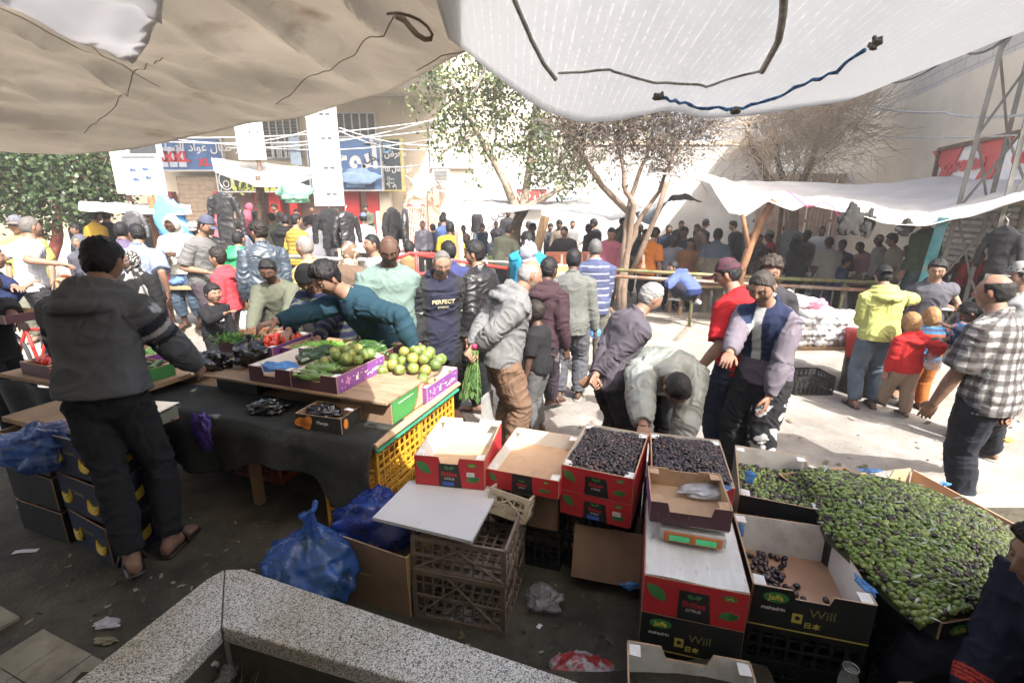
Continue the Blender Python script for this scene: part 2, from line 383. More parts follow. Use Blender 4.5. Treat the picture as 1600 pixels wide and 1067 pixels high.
def hair_mesh(Mx, s, style, thick, lvl, curl=.0, seed=0, long=0.0, fem=0, spike=0.0):
    nt_, np_ = {2: (64, 84), 1: (36, 46), 0: (16, 22)}[lvl]
    n, p, f = head_surface(nt_, np_, fem); m = hmask(n, style)
    m2 = sm(m, .05, .9)
    thick = thick * (.30 + .70 * sm(n[:, 2], -.15, .55)) if not long else thick; t = thick * m2 - .007 * (1 - m2)
    t = t + m2 * (curl + .002) * fbm(p, 75, seed) + m2 * .10 * thick * np.sin(np.arctan2(n[:, 0], n[:, 1]) * 26 + 5 * n[:, 2] + 2 * nz(n, 5, seed)) + m2 * .18 * thick * nz(p * [3, 1, 1], 60, seed + 3) + m2 * .3 * thick * sm(n[:, 2], .2, .9)
    if spike: t = t + m2 * spike * sm(n[:, 2], .3, .9) * (1 + .5 * nz(p, 90, seed))
    q = p + n * t[:, None]
    if long:
        dn = sm(-n[:, 2], .1, .6) * m2; q[:, 2] -= long * dn; q[:, 0] *= 1 + .25 * dn; q[:, 1] -= .01 * dn
    mb = MB(); mb.add([Mx @ (Vector(v) * s) for v in q], f); return mb
# ---- hands -------------------------------------------------
HANDS = {}
def hand_template(pose, lvl=2):
    key = (pose, lvl)
    if key in HANDS: return HANDS[key]
    mb = MB(); s = 1.0
    # palm: x across (-x thumb side), y to the fingers, palm faces -z
    loft(mb, [(Vector((0, -.03, 0)), Vector((1, 0, 0)), Vector((0, 0, 1)), .026, .019, .019), (Vector((0, 0, 0)), Vector((1, 0, 0)), Vector((0, 0, 1)), .027, .017, .017),
              (Vector((0, .03, 0)), Vector((1, 0, 0)), Vector((0, 0, 1)), .037, .014, .016), (Vector((0, .07, 0)), Vector((1, 0, 0)), Vector((0, 0, 1)), .041, .012, .014),
              (Vector((0, .092, 0)), Vector((1, 0, 0)), Vector((0, 0, 1)), .039, .010, .011), (Vector((0, .1, 0)), Vector((1, 0, 0)), Vector((0, 0, 1)), .030, .006, .006)], 14)
    curl = {'relax': (16, 24, 18), 'grip': (55, 75, 45), 'flat': (4, 7, 5), 'point': (28, 32, 20)}[pose]
    for k, (x, L, sp) in enumerate(((-.0285, .072, -5), (-.0095, .080, -1), (.0095, .074, 2), (.0275, .059, 7))):
        pt = Vector((x, .088, 0)); ang = 0; pts = [Vector((x * .9, .06, 0)), pt.copy()]; seg = (L * .45, L * .30, L * .25)
        for j in range(3):
            c = curl[j] * (1 + .16 * (k - 1)) if pose != 'flat' else curl[j] * (1 + .3 * k); ang += R(c)
            d = Vector((math.sin(R(sp)) * math.cos(ang), math.cos(ang) * math.cos(R(sp)), -math.sin(ang)))
            pts.append(pts[-1] + d * seg[j])
        rr = [.009, .0095, .0088, .0078, .0066]; P = []; Q = []
        for i in range(len(pts) - 1):
            for t in (0, .5): P.append(pts[i].lerp(pts[i + 1], t)); Q.append(rr[i] * (1 - t) + rr[i + 1] * t - (.0007 if t else 0))
        P.append(pts[-1]); Q.append(.0064); P.append(pts[-1] + (pts[-1] - pts[-2]).normalized() * .004); Q.append(.004)
        mb.tube(P, Q, 10)
    tc = {'relax': 20, 'grip': 55, 'flat': 5, 'point': 30}[pose]
    b = Vector((-.018, .018, -.006)); d1 = Vector((-.75, .65, -.18 - tc / 120)).normalized(); d2 = Vector((-.42 + tc / 160, .88, -.2 - tc / 90)).normalized(); d3 = Vector((-.2 + tc / 90, .95, -.25 - tc / 80)).normalized()
    p1 = b + d1 * .036; p2 = p1 + d2 * .030; p3 = p2 + d3 * .024
    mb.tube([b, b.lerp(p1, .5), p1, p1.lerp(p2, .5), p2, p2.lerp(p3, .5), p3, p3 + d3 * .004], [.016, .0145, .0115, .0105, .0105, .0098, .0078, .0045], 10)
    me = remesh(mb, .0034 if lvl == 2 else .0055, 2, .5)
    V = vco(me); F = [tuple(p.vertices) for p in me.polygons]; bpy.data.meshes.remove(me)
    HANDS[key] = (V, F); return HANDS[key]
def frame(yv, zv):
    y = Vector(yv).normalized(); z = Vector(zv); z = (z - y * z.dot(y)); z = z.normalized() if z.length > 1e-6 else y.orthogonal().normalized()
    x = y.cross(z); return Matrix((x, y, z)).transposed().to_4x4()
SKIN = {'d': (.070, .038, .026), 'm': (.145, .082, .055), 't': (.205, .12, .083), 'l': (.25, .15, .105)}
BLK = (.006, .006, .007); DBR = (.012, .009, .007)
def cloth(c, kind='cotton', seed=0):
    c = tuple(q * (.62 if max(c[:3]) > .10 else 1) for q in c[:3]); nm = 'cloth_%s_%d_%d_%d' % (kind, c[0] * 999, c[1] * 999, c[2] * 999)
    if kind == 'leather': return mat(nm, c, rough=.42, var=.3, scale=10, bump=.15, bscale=40, spec=.5)
    if kind == 'puffy': return mat(nm, c, rough=.5, var=.12, scale=5, bump=.15, bscale=30, spec=.5)
    if kind == 'denim': return mat(nm, c, rough=.9, var=.35, scale=4, bump=.15, bscale=220, spec=.2)
    return mat(nm, c, rough=.92, var=.13, scale=4, bump=.12, bscale=220, spec=.15)
ATT = None
def seg_of(V, segs):
    """nearest bone, parameter along it, for every vertex"""
    best = np.full(len(V), 1e9); bi = np.zeros(len(V), int); bt = np.zeros(len(V))
    for i, (a, b, bias) in enumerate(segs):
        a = np.array(a); d = np.array(b) - a; t = np.clip(((V - a) @ d) / (d @ d + 1e-12), 0, 1)
        D = np.linalg.norm(V - (a + t[:, None] * d), axis=1) - bias; k = D < best
        best[k] = D[k]; bi[k] = i; bt[k] = t[k]
    return bi, bt
def folds(me, segs, amp, seed, quilt=0.0):
    V = vco(me); Nn = vno(me); bi, bt = seg_of(V, segs); d = np.zeros(len(V))
    for i, (a, b, _) in enumerate(segs):
        k = bi == i
        if not k.any(): continue
        a = np.array(a); dr = np.array(b) - a; L = np.linalg.norm(dr); dr /= L; P = V[k]; t = (P - a) @ dr
        wv = nz(P, 7, seed + i); q = P * 7 + dr * (t * (13 if i else 6))[:, None] + 1.5 * np.stack([wv, wv * .6, -wv], 1)
        e = np.abs(nz(q, 1.0, seed + i * 2.3)); e2 = fbm(P, 10, seed + 9, 2)
        w = 1.0 if i == 0 else .55 + .75 * np.minimum(np.exp(-((t - L) / (.3 * L)) ** 2) + np.exp(-(t / (.3 * L)) ** 2), 1)
        d[k] = amp * (w * (.5 - np.sqrt(e + .02)) * 1.35 + .6 * e2)
        if quilt: d[k] += quilt * (np.abs(np.sin(t * math.pi / .075)) ** .5 - .7)
    setco(me, V + Nn * d[:, None]); return bi, bt
PEOPLE_N = 0
def person(label, loc=(0, 0, 0), face=0, h=1.72, build=1.0, belly=0.0, lean=4, bend=4, side=0, twist=0, head=(0, 0, 0), hl=None, hr=None, pl=None, pr=None,
           fl=None, fr=None, toes=(8, -8), pz=None, knee=None, skin='m', hand=('relax', 'relax'), palm=(None, None), lvl=1,
           top=None, bot=None, foot=('sandal', (.03, .02, .015)), hair=('full', .010, BLK, 0), beard=0.0, gbeard=None, old=0, fem=0, extra=None, group='people in the market street', seed=None, children=0.0, place=None, fixh=False, hrw=None, hlw=None, frw=None, flw=None):
    """local frame: faces +Y, right hand +X, lengths in body heights. returns the person's root mesh (the body)"""
    global PEOPLE_N; PEOPLE_N += 1; seed = PEOPLE_N if seed is None else seed
    V3 = Vector; sk = SKIN[skin] if isinstance(skin, str) else skin; ch = children
    hs = 1.0 + .35 * ch                                            # a child's head is large for the body
    pz0 = pz if pz is not None else .525 - .02 * ch
    P0 = V3((0, 0, pz0))
    if pz is None: P0.y = -.10 * math.sin(R(lean)) - .03 * math.sin(R(bend))
    dr = lambda th, sd: V3((math.sin(R(sd)), math.sin(R(th)) * math.cos(R(sd)), math.cos(R(th)) * math.cos(R(sd))))
    k0 = 1 - .12 * ch
    spine = [P0]; ths = [lean * .5, lean, lean + bend * .6, lean + bend * 1.2]
    for th, L in zip(ths, (.08, .09, .09, .06)): spine.append(spine[-1] + dr(th, side) * L * k0)
    lv = [0]; [lv.append(lv[-1] + (spine[i + 1] - spine[i]).length) for i in range(4)]
    def sp(l):
        l *= k0
        if l <= 0: th = lean * .3; return spine[0] + dr(th, side) * l, dr(th, side)
        for i in range(4):
            if l <= lv[i + 1] or i == 3:
                t = (l - lv[i]) / (lv[i + 1] - lv[i]); d = (spine[i + 1] - spine[i]).normalized(); e = (spine[min(i + 2, 4)] - spine[min(i + 1, 3)]).normalized()
                return spine[i] + (spine[i + 1] - spine[i]) * t, d.lerp(e, min(max(t, 0), 1)).normalized()
    def fr_at(l):
        c, d = sp(l); tw = R(twist) * min(max(l / .25, 0), 1); X = V3((math.cos(tw), math.sin(tw), 0)); X = (X - d * X.dot(d)).normalized(); return c, X, d.cross(X), d
    b = build; bw = .5 + .5 * b
    TS = [(-.06, .058, .045, .05), (-.03, .088, .058, .064), (.015, .094, .058 + .018 * belly, .066), (.06, .088, .056 + .032 * belly, .058), (.105, .083, .055 + .036 * belly, .052),
          (.15, .086, .058 + .024 * belly, .054), (.20, .094, .062, .060), (.24, .097, .060, .062), (.265, .090, .053, .057), (.287, .074, .044, .049), (.305, .044, .036, .040), (.33, .032, .032, .034)]
    def torso(mb, lo, hi, g, flare=0.0, glo=None):
        S = []
        lvls = [t[0] for t in TS]
        for l in sorted(set([lo] + [q for q in lvls if lo < q < hi] + [hi])):
            a, bf, bb = (float(np.interp(l, lvls, [t[k] for t in TS])) for k in (1, 2, 3))
            if l < -.03: a, bf, bb = max(a, .088), max(bf, .056), max(bb, .060)
            gg = g + flare * max(0, (.12 - l)) + (.004 if g > .005 and lo > -.058 else 0); gg = gg * (1 if l < .27 else max(.3, 1 - (l - .27) * 14))
            c, X, F, d = fr_at(l); S.append((c * h, X, F, (a * bw + gg) * h, (bf * bw + gg) * h, (bb * bw + gg) * h))
        loft(mb, S, 22)
    # joints
    c, X, F, d = fr_at(.250); sh = .098 * (1 - .08 * ch) * (.6 + .4 * b)
    SR, SL = c + X * sh, c - X * sh
    hjR, hjL = P0 + V3((.05 * bw, 0, -.01)), P0 - V3((.05 * bw, 0, .01))
    ua, fa = .165 * (1 - .06 * ch), .148 * (1 - .06 * ch)
    # head placement
    nb, _ = sp(.30); hy, hp, hrl = [R(q) for q in head]
    nd = dr((lean + bend) * .65 + math.degrees(hp) * .35, side * .5)
    HC = nb + nd * (.052 + .035 * hs) + V3((0, .012, 0)); HC = HC + V3((-math.sin(hy) * .012 * 0, math.sin(hp) * .02, 0))
    if place:
        px_, py_, y_, gz_ = place; tw_ = at(px_, py_, y=y_); htop = HC.z + .066 * hs * max(.5, math.cos(hp)) + .006
        if not fixh: h = (tw_.z - gz_) / htop
        Rz_ = Matrix.Rotation(R(face), 3, 'Z'); q_ = Rz_ @ (V3((HC.x, HC.y, 0)) * h); loc = V3((tw_.x - q_.x, tw_.y - q_.y, gz_ if not fixh else tw_.z - htop * h))
        if h > 1.9 or h < 1.0: print('HEIGHT', label, round(h, 2))
    Ri_ = Matrix.Rotation(-R(face), 3, 'Z'); toL = lambda wv: (Ri_ @ (V3(wv) - V3(loc))) / h
    if hrw is not None: hr = toL(hrw)
    if hlw is not None: hl = toL(hlw)
    if frw is not None: fr = toL(frw); fr.z = max(fr.z, 0)
    if flw is not None: fl = toL(flw); fl.z = max(fl.z, 0)
    tR = V3(hr) if hr is not None else SR + V3((.035, .025, -.30)); tL = V3(hl) if hl is not None else SL + V3((-.035, .03, -.30))
    ER, WR = ik(SR, tR, ua, fa, V3(pr) if pr else V3((.35, -1, -.25))); EL, WL = ik(SL, tL, ua, fa, V3(pl) if pl else V3((-.35, -1, -.25)))
    th_, sn = .245 * (1 - .07 * ch), .240 * (1 - .07 * ch)
    fR = V3(fr) if fr is not None else V3((.062, .01, 0)); fL = V3(fl) if fl is not None else V3((-.062, -.01, 0))
    kn = V3(knee) if knee else V3((0, 1, .1))
    AR_, AL_ = fR + V3((0, 0, .045)), fL + V3((0, 0, .045))
    KR, AR_ = ik(hjR, AR_, th_, sn, kn + V3((.12, 0, 0))); KL, AL_ = ik(hjL, AL_, th_, sn, kn - V3((.12, 0, 0)))
    MH = Matrix.Translation(HC * h) @ Matrix.Rotation(R(twist) * .5 + hy, 4, 'Z') @ Matrix.Rotation(-hp, 4, 'X') @ Matrix.Rotation(hrl, 4, 'Y')
    hsc = h * hs * .575 / 1.0 if False else h / 1.72 * hs * (1 + .0)
    vox = {2: .0085, 1: .0135, 0: .022}[lvl] * (h / 1.72)
    # ---- body: one surface
    mb = MB(); torso(mb, -.06, .325, -.002)
    neck_top = HC + (nd * -.02)
    limb(mb, [sp(.27)[0] * h, nb * h, neck_top * h], [.040 * h * bw, .0335 * h * (.7 + .3 * b), .031 * h * (.7 + .3 * b)])
    for S_, E_, W_ in ((SR, ER, WR), (SL, EL, WL)):
        limb(mb, [S_ * h, S_.lerp(E_, .5) * h, E_ * h, E_.lerp(W_, .35) * h, W_ * h, (W_ + (W_ - E_).normalized() * .012) * h], [q * h * bw for q in (.031, .028, .0235, .0245, .0165, .0155)])
    for H_, K_, A_ in ((hjR, KR, AR_), (hjL, KL, AL_)):
        limb(mb, [H_ * h, H_.lerp(K_, .5) * h, K_ * h, K_.lerp(A_, .35) * h, A_ * h, (A_ - V3((0, 0, .012))) * h], [q * h * bw for q in (.050, .044, .031, .033, .021, .022)])
    def footrings(A_, yaw, g, z0=.0):
        dy = V3((-math.sin(R(yaw)), math.cos(R(yaw)), 0)); dx = V3((dy.y, -dy.x, 0)); base = V3((A_.x, A_.y, A_.z - .045)); S = []
        for t, wd, hg in ((-.040, .012, .030), (-.032, .020, .042), (-.010, .021, .055), (.02, .022, .052), (.05, .026, .038), (.08, .028, .026), (.100, .024, .020), (.110, .014, .012)):
            z = z0 + hg / 2; S.append(((base + dy * t + V3((0, 0, z))) * h, dx, V3((0, 0, 1)), (wd + g) * h, (hg / 2 + g * .5) * h, hg / 2 * h))
        return S, dy, dx, base
    for A_, yw in ((AR_, toes[1]), (AL_, toes[0])): loft(mb, footrings(A_, yw, -.002, .006)[0], 12)
    me = remesh(mb, vox, 4, .5, 'person'); Vb = vco(me); Fb = [tuple(p.vertices) for p in me.polygons]; bpy.data.meshes.remove(me)
    fin = MB(); fin.add(Vb, Fb); cols = [np.tile(np.array(sk), (len(Vb), 1))]
    hcol = hair[2] if hair else None
    cols.append(build_head(fin, MH, hsc, sk, lvl, beard=beard, gbeard=gbeard, old=old, fem=fem, hcol=hcol, hstyle=hair[0] if hair else 'full', brow=(.02, .015, .012) if not old else (.12, .11, .10)))
    for sgn, E_, W_, hd, pm in ((1, ER, WR, hand[0], palm[0]), (-1, EL, WL, hand[1], palm[1])):
        V, F_ = hand_template(hd, 2 if lvl == 2 else 1); dy = (W_ - E_).normalized()
        pn = V3(pm) if pm is not None else (V3((-sgn, .2, 0)) if abs(dy.z) > .6 else V3((0, 0, -1)))
        M = Matrix.Translation(W_ * h) @ frame(dy, -pn); q = V * (h / 1.75) * (1 + .05 * (b - 1)); q = q * [sgn, 1, 1] if sgn == 1 else q * [-1, 1, 1]
        vs = [M @ V3(v) for v in q]; fin.add(vs, [f[::-1] for f in F_] if sgn == -1 else F_); cols.append(np.tile(np.array(sk) * (1.0, .95, .93), (len(V), 1)))
    me = fin.mesh('person', [attrmat('skin', rough=.55, sss=.0, bump=.25, bscale=90, spec=.3, var=.14, vscale=26)], True); setcol(me, np.concatenate(cols))
    o = bpy.data.objects.new('person', me); COL.objects.link(o); o.location = loc; o.rotation_euler = (0, 0, R(face)); tag(o, label, 'person', group)
    J = dict(SR=SR, SL=SL, ER=ER, EL=EL, WR=WR, WL=WL, MH=MH, hs=hsc, P0=P0, KR=KR, KL=KL, AR=AR_, AL=AL_, HC=HC, sp=sp, fr_at=fr_at, h=h, nb=nb)
    segs_t = [((P0 * h), (spine[4] * h), .06 * h), (SR * h, ER * h, 0), (ER * h, WR * h, 0), (SL * h, EL * h, 0), (EL * h, WL * h, 0)]
    segs_b = [((P0 + V3((0, 0, .06))) * h, (P0 - V3((0, 0, .03))) * h, .05 * h), (hjR * h, KR * h, 0), (KR * h, AR_ * h, 0), (hjL * h, KL * h, 0), (KL * h, AL_ * h, 0)]
    def garment(nm, m_, mb, segs, amp, pat=None, quilt=0.0):
        me = remesh(mb, vox, 3, .5, nm)
        if lvl > 0: bi, bt = folds(me, segs, amp * h, seed * 1.37, quilt)
        else: bi, bt = seg_of(vco(me), segs)
        if pat is not None:
            cc_ = pat(vco(me), bi, bt, J); setcol(me, cc_ * np.where(cc_.max(1) > .10, .66, 1.0)[:, None]); me.materials.append(attrmat('patterned_cloth', rough=.9, bump=.12, bscale=220, spec=.15))
        else: me.materials.append(m_)
        g_ = bpy.data.objects.new(nm, me); COL.objects.link(g_); g_.parent = o; return g_
    # ---- trousers
    if bot:
        g = bot.get('g', .010); mb = MB(); torso(mb, -.06, bot.get('waist', .03 if top and top.get('hem', -.05) < .02 else .075), g * .35)
        cut = bot.get('cut', .97)
        for H_, K_, A_ in ((hjR, KR, AR_), (hjL, KL, AL_)):
            if cut > .6:
                t = (cut - .5) * 2; Q = K_.lerp(A_, t)
                limb(mb, [H_ * h, H_.lerp(K_, .5) * h, K_ * h, K_.lerp(Q, .5) * h, Q * h], [q * h for q in (.053 * bw + g, .046 * bw + g, .035 * bw + g, .034 * bw + g, .027 * bw + g * bot.get('fl', .9))])
            else:
                Q = H_.lerp(K_, cut * 2); limb(mb, [H_ * h, H_.lerp(Q, .5) * h, Q * h], [q * h for q in (.053 * bw + g, .047 * bw + g, .040 * bw + g)])
        garment('trousers', cloth(bot['c'], bot.get('k', 'cotton')), mb, segs_b, bot.get('amp', .0045), bot.get('pat'))
    if top:
        g = top.get('g', .012); mb = MB(); torso(mb, top.get('hem', -.05), .312 if not top.get('high') else .325, g, top.get('flare', .03))
        sl = top.get('sleeve', .97)
        for S_, E_, W_ in ((SR, ER, WR), (SL, EL, WL)):
            inn = S_.lerp(sp(.235)[0], .3); ex = [inn * h]
            if sl > .6:
                Q = E_.lerp(W_, (sl - .5) * 2)
                limb(mb, ex + [S_ * h, S_.lerp(E_, .5) * h, E_ * h, E_.lerp(Q, .5) * h, Q * h], [q * h for q in (.038 * bw + g * .9, .035 * bw + g * .9, .030 * bw + g, .026 * bw + g, .0255 * bw + g * .9, .0175 * bw + g * top.get('cuff', .55))])
            elif sl > 0:
                Q = S_.lerp(E_, sl * 2); limb(mb, ex + [S_ * h, S_.lerp(Q, .5) * h, Q * h], [q * h for q in (.038 * bw + g * .9, .036 * bw + g * .9, .032 * bw + g * 1.2, .031 * bw + g * 1.4)])
        cN, dN = sp(.305)
        if top.get('hood'):      # a hood lying on the back
            cc, XX, FF, dd = fr_at(.275); hd_ = MB()
            for k in range(3):
                P_ = []; rr = []
                for a in np.linspace(-1.0, 1.0, 11):
                    q = a * 1.75; wd = (.064 + .014 * k) ; P_.append((cc + XX * math.sin(q) * wd + FF * (-math.cos(q) * (.060 + .022 * k) + .004) + dd * (.034 - .036 * k * math.cos(q * .6))) * h)
                    rr.append((.019 + .007 * math.cos(q)) * h * (1 if k < 2 else .9))
                mb.tube(P_, rr, 10)
        if top.get('collar'):
            cc, XX, FF, dd = fr_at(.300); P_ = [(cc + XX * math.sin(q) * .040 + FF * math.cos(q) * .042 + dd * (.012 - .016 * math.cos(q))) * h for q in np.linspace(.35, 2 * math.pi - .35, 14)]
            mb.tube(P_, .0085 * h * top['collar'], 8, flat=1.0)
        if top.get('extra'): top['extra'](mb, J)
        garment('top' if not top.get('name') else top['name'], cloth(top['c'], top.get('k', 'cotton')), mb, segs_t, top.get('amp', .005), top.get('pat'), top.get('quilt', 0))
    # ---- shoes
    if foot:
        for A_, yw in ((AR_, toes[1]), (AL_, toes[0])):
            mb = MB(); rings, dy, dx, base = footrings(A_, yw, .004)
            if foot[0] == 'shoe':
                loft(mb, rings, 12); me = mb.mesh('shoe', [cloth(foot[1], 'leather')], True)
            else:
                S = []
                for t, wd in ((-.045, .018), (-.03, .026), (.02, .026), (.06, .031), (.1, .028), (.116, .016)): S.append(((base + dy * t + V3((0, 0, .005))) * h, dx, V3((0, 0, 1)), wd * h, .006 * h, .006 * h))
                loft(mb, S, 12); q = [(base + dy * .035 + dx * (.031 * math.cos(a)) + V3((0, 0, .008 + .042 * math.sin(a)))) * h for a in np.linspace(0, math.pi, 9)]
                mb.tube(q, .006 * h, 6); me = mb.mesh('sandal', [cloth(foot[1], 'leather')], True)
            s_ = bpy.data.objects.new('sandal' if foot[0] != 'shoe' else 'shoe', me); COL.objects.link(s_); s_.parent = o
    # ---- hair
    if hair:
        st, tk, hc, curl = hair[:4]; kw = hair[4] if len(hair) > 4 else {}
        hb = hair_mesh(MH, hsc, st, tk, lvl, curl, seed, fem=fem, **kw)
        hb.obj('hair', mat('hair_%d_%d_%d' % (hc[0] * 999, hc[1] * 999, hc[2] * 999), hc, rough=.6, var=.3, scale=70, bump=.35, bscale=170, spec=.3, stretch=(2.5, 1, 1)), o, True)
    if extra: extra(o, J, lvl)
    return o
# ---- headgear etc. (extras)
def cap(col, back=False, brim=True, brimcol=None, style='cap'):
    def f(o, J, lvl):
        nt_, np_ = ((40, 50) if lvl > 0 else (18, 24)); n, p, fc = head_surface(nt_, np_); fl = -1 if back else 1
        z0 = .30 if style == 'cap' else .12
        m = sm(n[:, 2] + (.12 * n[:, 1] * -fl if style == 'cap' else 0), z0 - .02, z0 + .06)
        if style == 'beanie': m = sm(n[:, 2] - .25 * n[:, 1], -.05, .06)
        t = (.014 + .008 * sm(n[:, 2], .5, 1)) * m - .02 * (1 - m); q = p + n * t[:, None]
        mb = MB(); mb.add([J['MH'] @ (Vector(v) * J['hs']) for v in q], fc)
        g_ = mb.obj('cap' if style == 'cap' else 'beanie', cloth(col), o, True)
        if brim and style == 'cap':
            b = MB(); f2 = lambda u, v: J['MH'] @ (Vector(((u - .5) * 2 * .064 * (1 - .12 * v), fl * (.080 + v * .072 * math.sqrt(max(0.05, 1 - (2 * u - 1) ** 2 * .85))), .040 - .012 * v - .016 * (2 * u - 1) ** 2)) * J['hs'])
            b.sheet(f2, 9, 5, .004); b.obj('brim', cloth(brimcol or col), g_, True)
    return f
def hijab(col, pat=None, drop=.12):
    def f(o, J, lvl):
        n, p, fc = head_surface(40, 52); face = ((n[:, 0] / .62) ** 2 + ((n[:, 2] + .02) / .62) ** 2 < 1) & (n[:, 1] > .2)
        e = sm(np.sqrt((n[:, 0] / .62) ** 2 + ((n[:, 2] + .02) / .66) ** 2) + np.where(n[:, 1] > .0, 0, 9), .93, 1.03)
        t = .016 * e - .02 * (1 - e) + .002 * nz(p, 60, 2); q = p + n * t[:, None]
        mb = MB(); mb.add([J['MH'] @ (Vector(v) * J['hs']) for v in q], fc)
        c, X, F, d = J['fr_at'](.285); h = J['h']; S = []
        for k, (l, a, bf, bb) in enumerate(((.345, .050, .05, .05), (.32, .052, .055, .055), (.30, .065, .06, .055), (.27, .105, .07, .066), (.22, .128, .078, .075), (.22 - drop, .122, .085, .078))):
            c, X, F, d = J['fr_at'](l); S.append((c * h, X, F, a * h, bf * h, bb * h))
        loft(mb, S, 28)
        me = mb.mesh('headscarf', [], True)
        if pat: setcol(me, pat(vco(me))); me.materials.append(attrmat('patterned_cloth', rough=.9, bump=.12, bscale=220, spec=.15))
        else: me.materials.append(cloth(col))
        g_ = bpy.data.objects.new('headscarf', me); COL.objects.link(g_); g_.parent = o
    return f
def hood_up(col, k='cotton'):
    def f(o, J, lvl):
        n, p, fc = head_surface(32, 40); e = sm(np.sqrt((n[:, 0] / .72) ** 2 + ((n[:, 2] + .02) / .80) ** 2) + np.where(n[:, 1] > .1, 0, 9), .93, 1.03)
        t = .026 * e - .02 * (1 - e) + .003 * nz(p, 40, 2); q = p + n * t[:, None]; q[:, 1] -= .01
        mb = MB(); mb.add([J['MH'] @ (Vector(v) * J['hs']) for v in q], fc)
        h = J['h']; mb.tube([J['nb'] * h, (J['nb'] * .6 + J['HC'] * .4) * h], [.062 * h, .055 * h], 14)
        mb.obj('hood', cloth(col, k), o, True)
    return f
def both(*fs):
    def f(o, J, lvl):
        for q in fs: q(o, J, lvl)
    return f
# ---- cloth patterns: functions (V, bone, t, J) -> colours
def P_bands(base, arm_bands, hem=None):
    """arm_bands: (t0, t1, colour) on the upper arm"""
    def f(V, bi, bt, J):
        c = np.tile(np.array(base[:3]), (len(V), 1))
        for a, b, col in arm_bands: c[((bi == 1) | (bi == 3)) & (bt >= a) & (bt < b)] = col[:3]
        return c
    return f
def P_stripes(base, cols, period, axis=2, width=.3):
    def f(V, bi, bt, J):
        c = np.tile(np.array(base[:3]), (len(V), 1)); s = np.where((bi == 0), V[:, axis], bt * .28 + .1) / period; k = np.floor(s).astype(int) % len(cols)
        m = (s % 1) < width
        for i, cc in enumerate(cols): c[m & (k == i)] = cc[:3]
        return c
    return f
# ============================================================ ground
GZ = -0.15                      # the street lies a kerb lower than the pavement under the stalls
def gmat(name, c, dirt, sc=1.2, ds=.7, bump=.6, bs=30, th=(.45, .7), var=.2, rough=.9):
    return mat(name, c, rough=rough, var=var, scale=sc, bump=bump, bscale=bs, dirt=dirt, dscale=ds, dth=th, spec=.3, detail=9)
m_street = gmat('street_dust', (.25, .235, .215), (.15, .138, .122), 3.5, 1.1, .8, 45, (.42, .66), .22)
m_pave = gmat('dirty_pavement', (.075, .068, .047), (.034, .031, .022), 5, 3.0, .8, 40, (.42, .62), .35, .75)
m_far = gmat('far_ground', (.30, .275, .24), (.17, .15, .13), 1.5, .8)
b = MB(); b.grid(lambda u, v: (-300 + 600 * u, 2.78 + (400 - 2.78) * v ** 3, GZ), 3, 30); tag(b.obj('street', m_street), 'pale dusty street between the stalls', kind='structure')
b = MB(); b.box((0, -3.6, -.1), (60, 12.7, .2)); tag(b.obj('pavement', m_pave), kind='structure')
b = MB(); b.box((14.8, 2.83, -.08), (30.4, .14, .17)); tag(b.obj('kerb', mat('kerb', (.3, .28, .25), dirt=(.1, .09, .07))), kind='structure')
b = MB(); b.box((0, 8.25, -.075), (60, 1.3, .15)); tag(b.obj('median_pavement', gmat('median', (.30, .27, .23), (.12, .10, .08), 2.5, 1.5)), kind='structure')
b = MB(); b.box((0, 22.4, -.06), (90, 12, .19)); tag(b.obj('far_pavement', m_far), kind='structure')
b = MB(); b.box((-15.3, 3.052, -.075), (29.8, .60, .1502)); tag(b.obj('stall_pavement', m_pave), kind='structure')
# paver tiles
b = MB(); ex, ey = Vector((.93, -.37, 0)), Vector((.37, .93, 0)); o0 = Vector((-2.50, 1.93, 0))
for i in range(7):
    for j in range(9):
        c = o0 + ex * (.09 + i * .183) - ey * (.09 + j * .183)
        if i == 1 and j == 0: continue
        b.box((c.x, c.y, .006 + .003 * random.random()), (.178, .178, .02), R(-21.7) + R(random.uniform(-1, 1)))
tag(b.obj('paving_tiles', gmat('paver', (.27, .25, .19), (.15, .13, .10), 9, 5)), kind='structure')
# litter on the dark pavement (nobody could count it)
b = MB()
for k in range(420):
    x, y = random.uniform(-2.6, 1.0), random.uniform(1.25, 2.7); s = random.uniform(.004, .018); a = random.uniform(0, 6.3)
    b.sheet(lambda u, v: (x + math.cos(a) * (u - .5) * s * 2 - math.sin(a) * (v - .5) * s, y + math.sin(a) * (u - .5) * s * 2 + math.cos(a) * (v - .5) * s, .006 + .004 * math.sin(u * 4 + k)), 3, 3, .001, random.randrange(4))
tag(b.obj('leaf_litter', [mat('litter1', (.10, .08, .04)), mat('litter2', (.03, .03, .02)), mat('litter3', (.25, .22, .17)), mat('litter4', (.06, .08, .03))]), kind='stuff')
b = MB()
for k in range(260):
    x, y = random.uniform(-4, 5.5), random.uniform(3.5, 7.4); s = random.choice([.008, .012, .02, .035]); a = random.uniform(0, 6.3)
    b.sheet(lambda u, v: (x + math.cos(a) * (u - .5) * s * 2 - math.sin(a) * (v - .5) * s, y + math.sin(a) * (u - .5) * s * 2 + math.cos(a) * (v - .5) * s, GZ + .006 + .3 * s * math.sin(u * 4 + k) ** 2), 3, 3, .001, random.randrange(4))
tag(b.obj('street_litter', [MATS['litter1'], MATS['litter2'], MATS['litter3'], mat('litter5', (.16, .15, .13))]), kind='stuff')
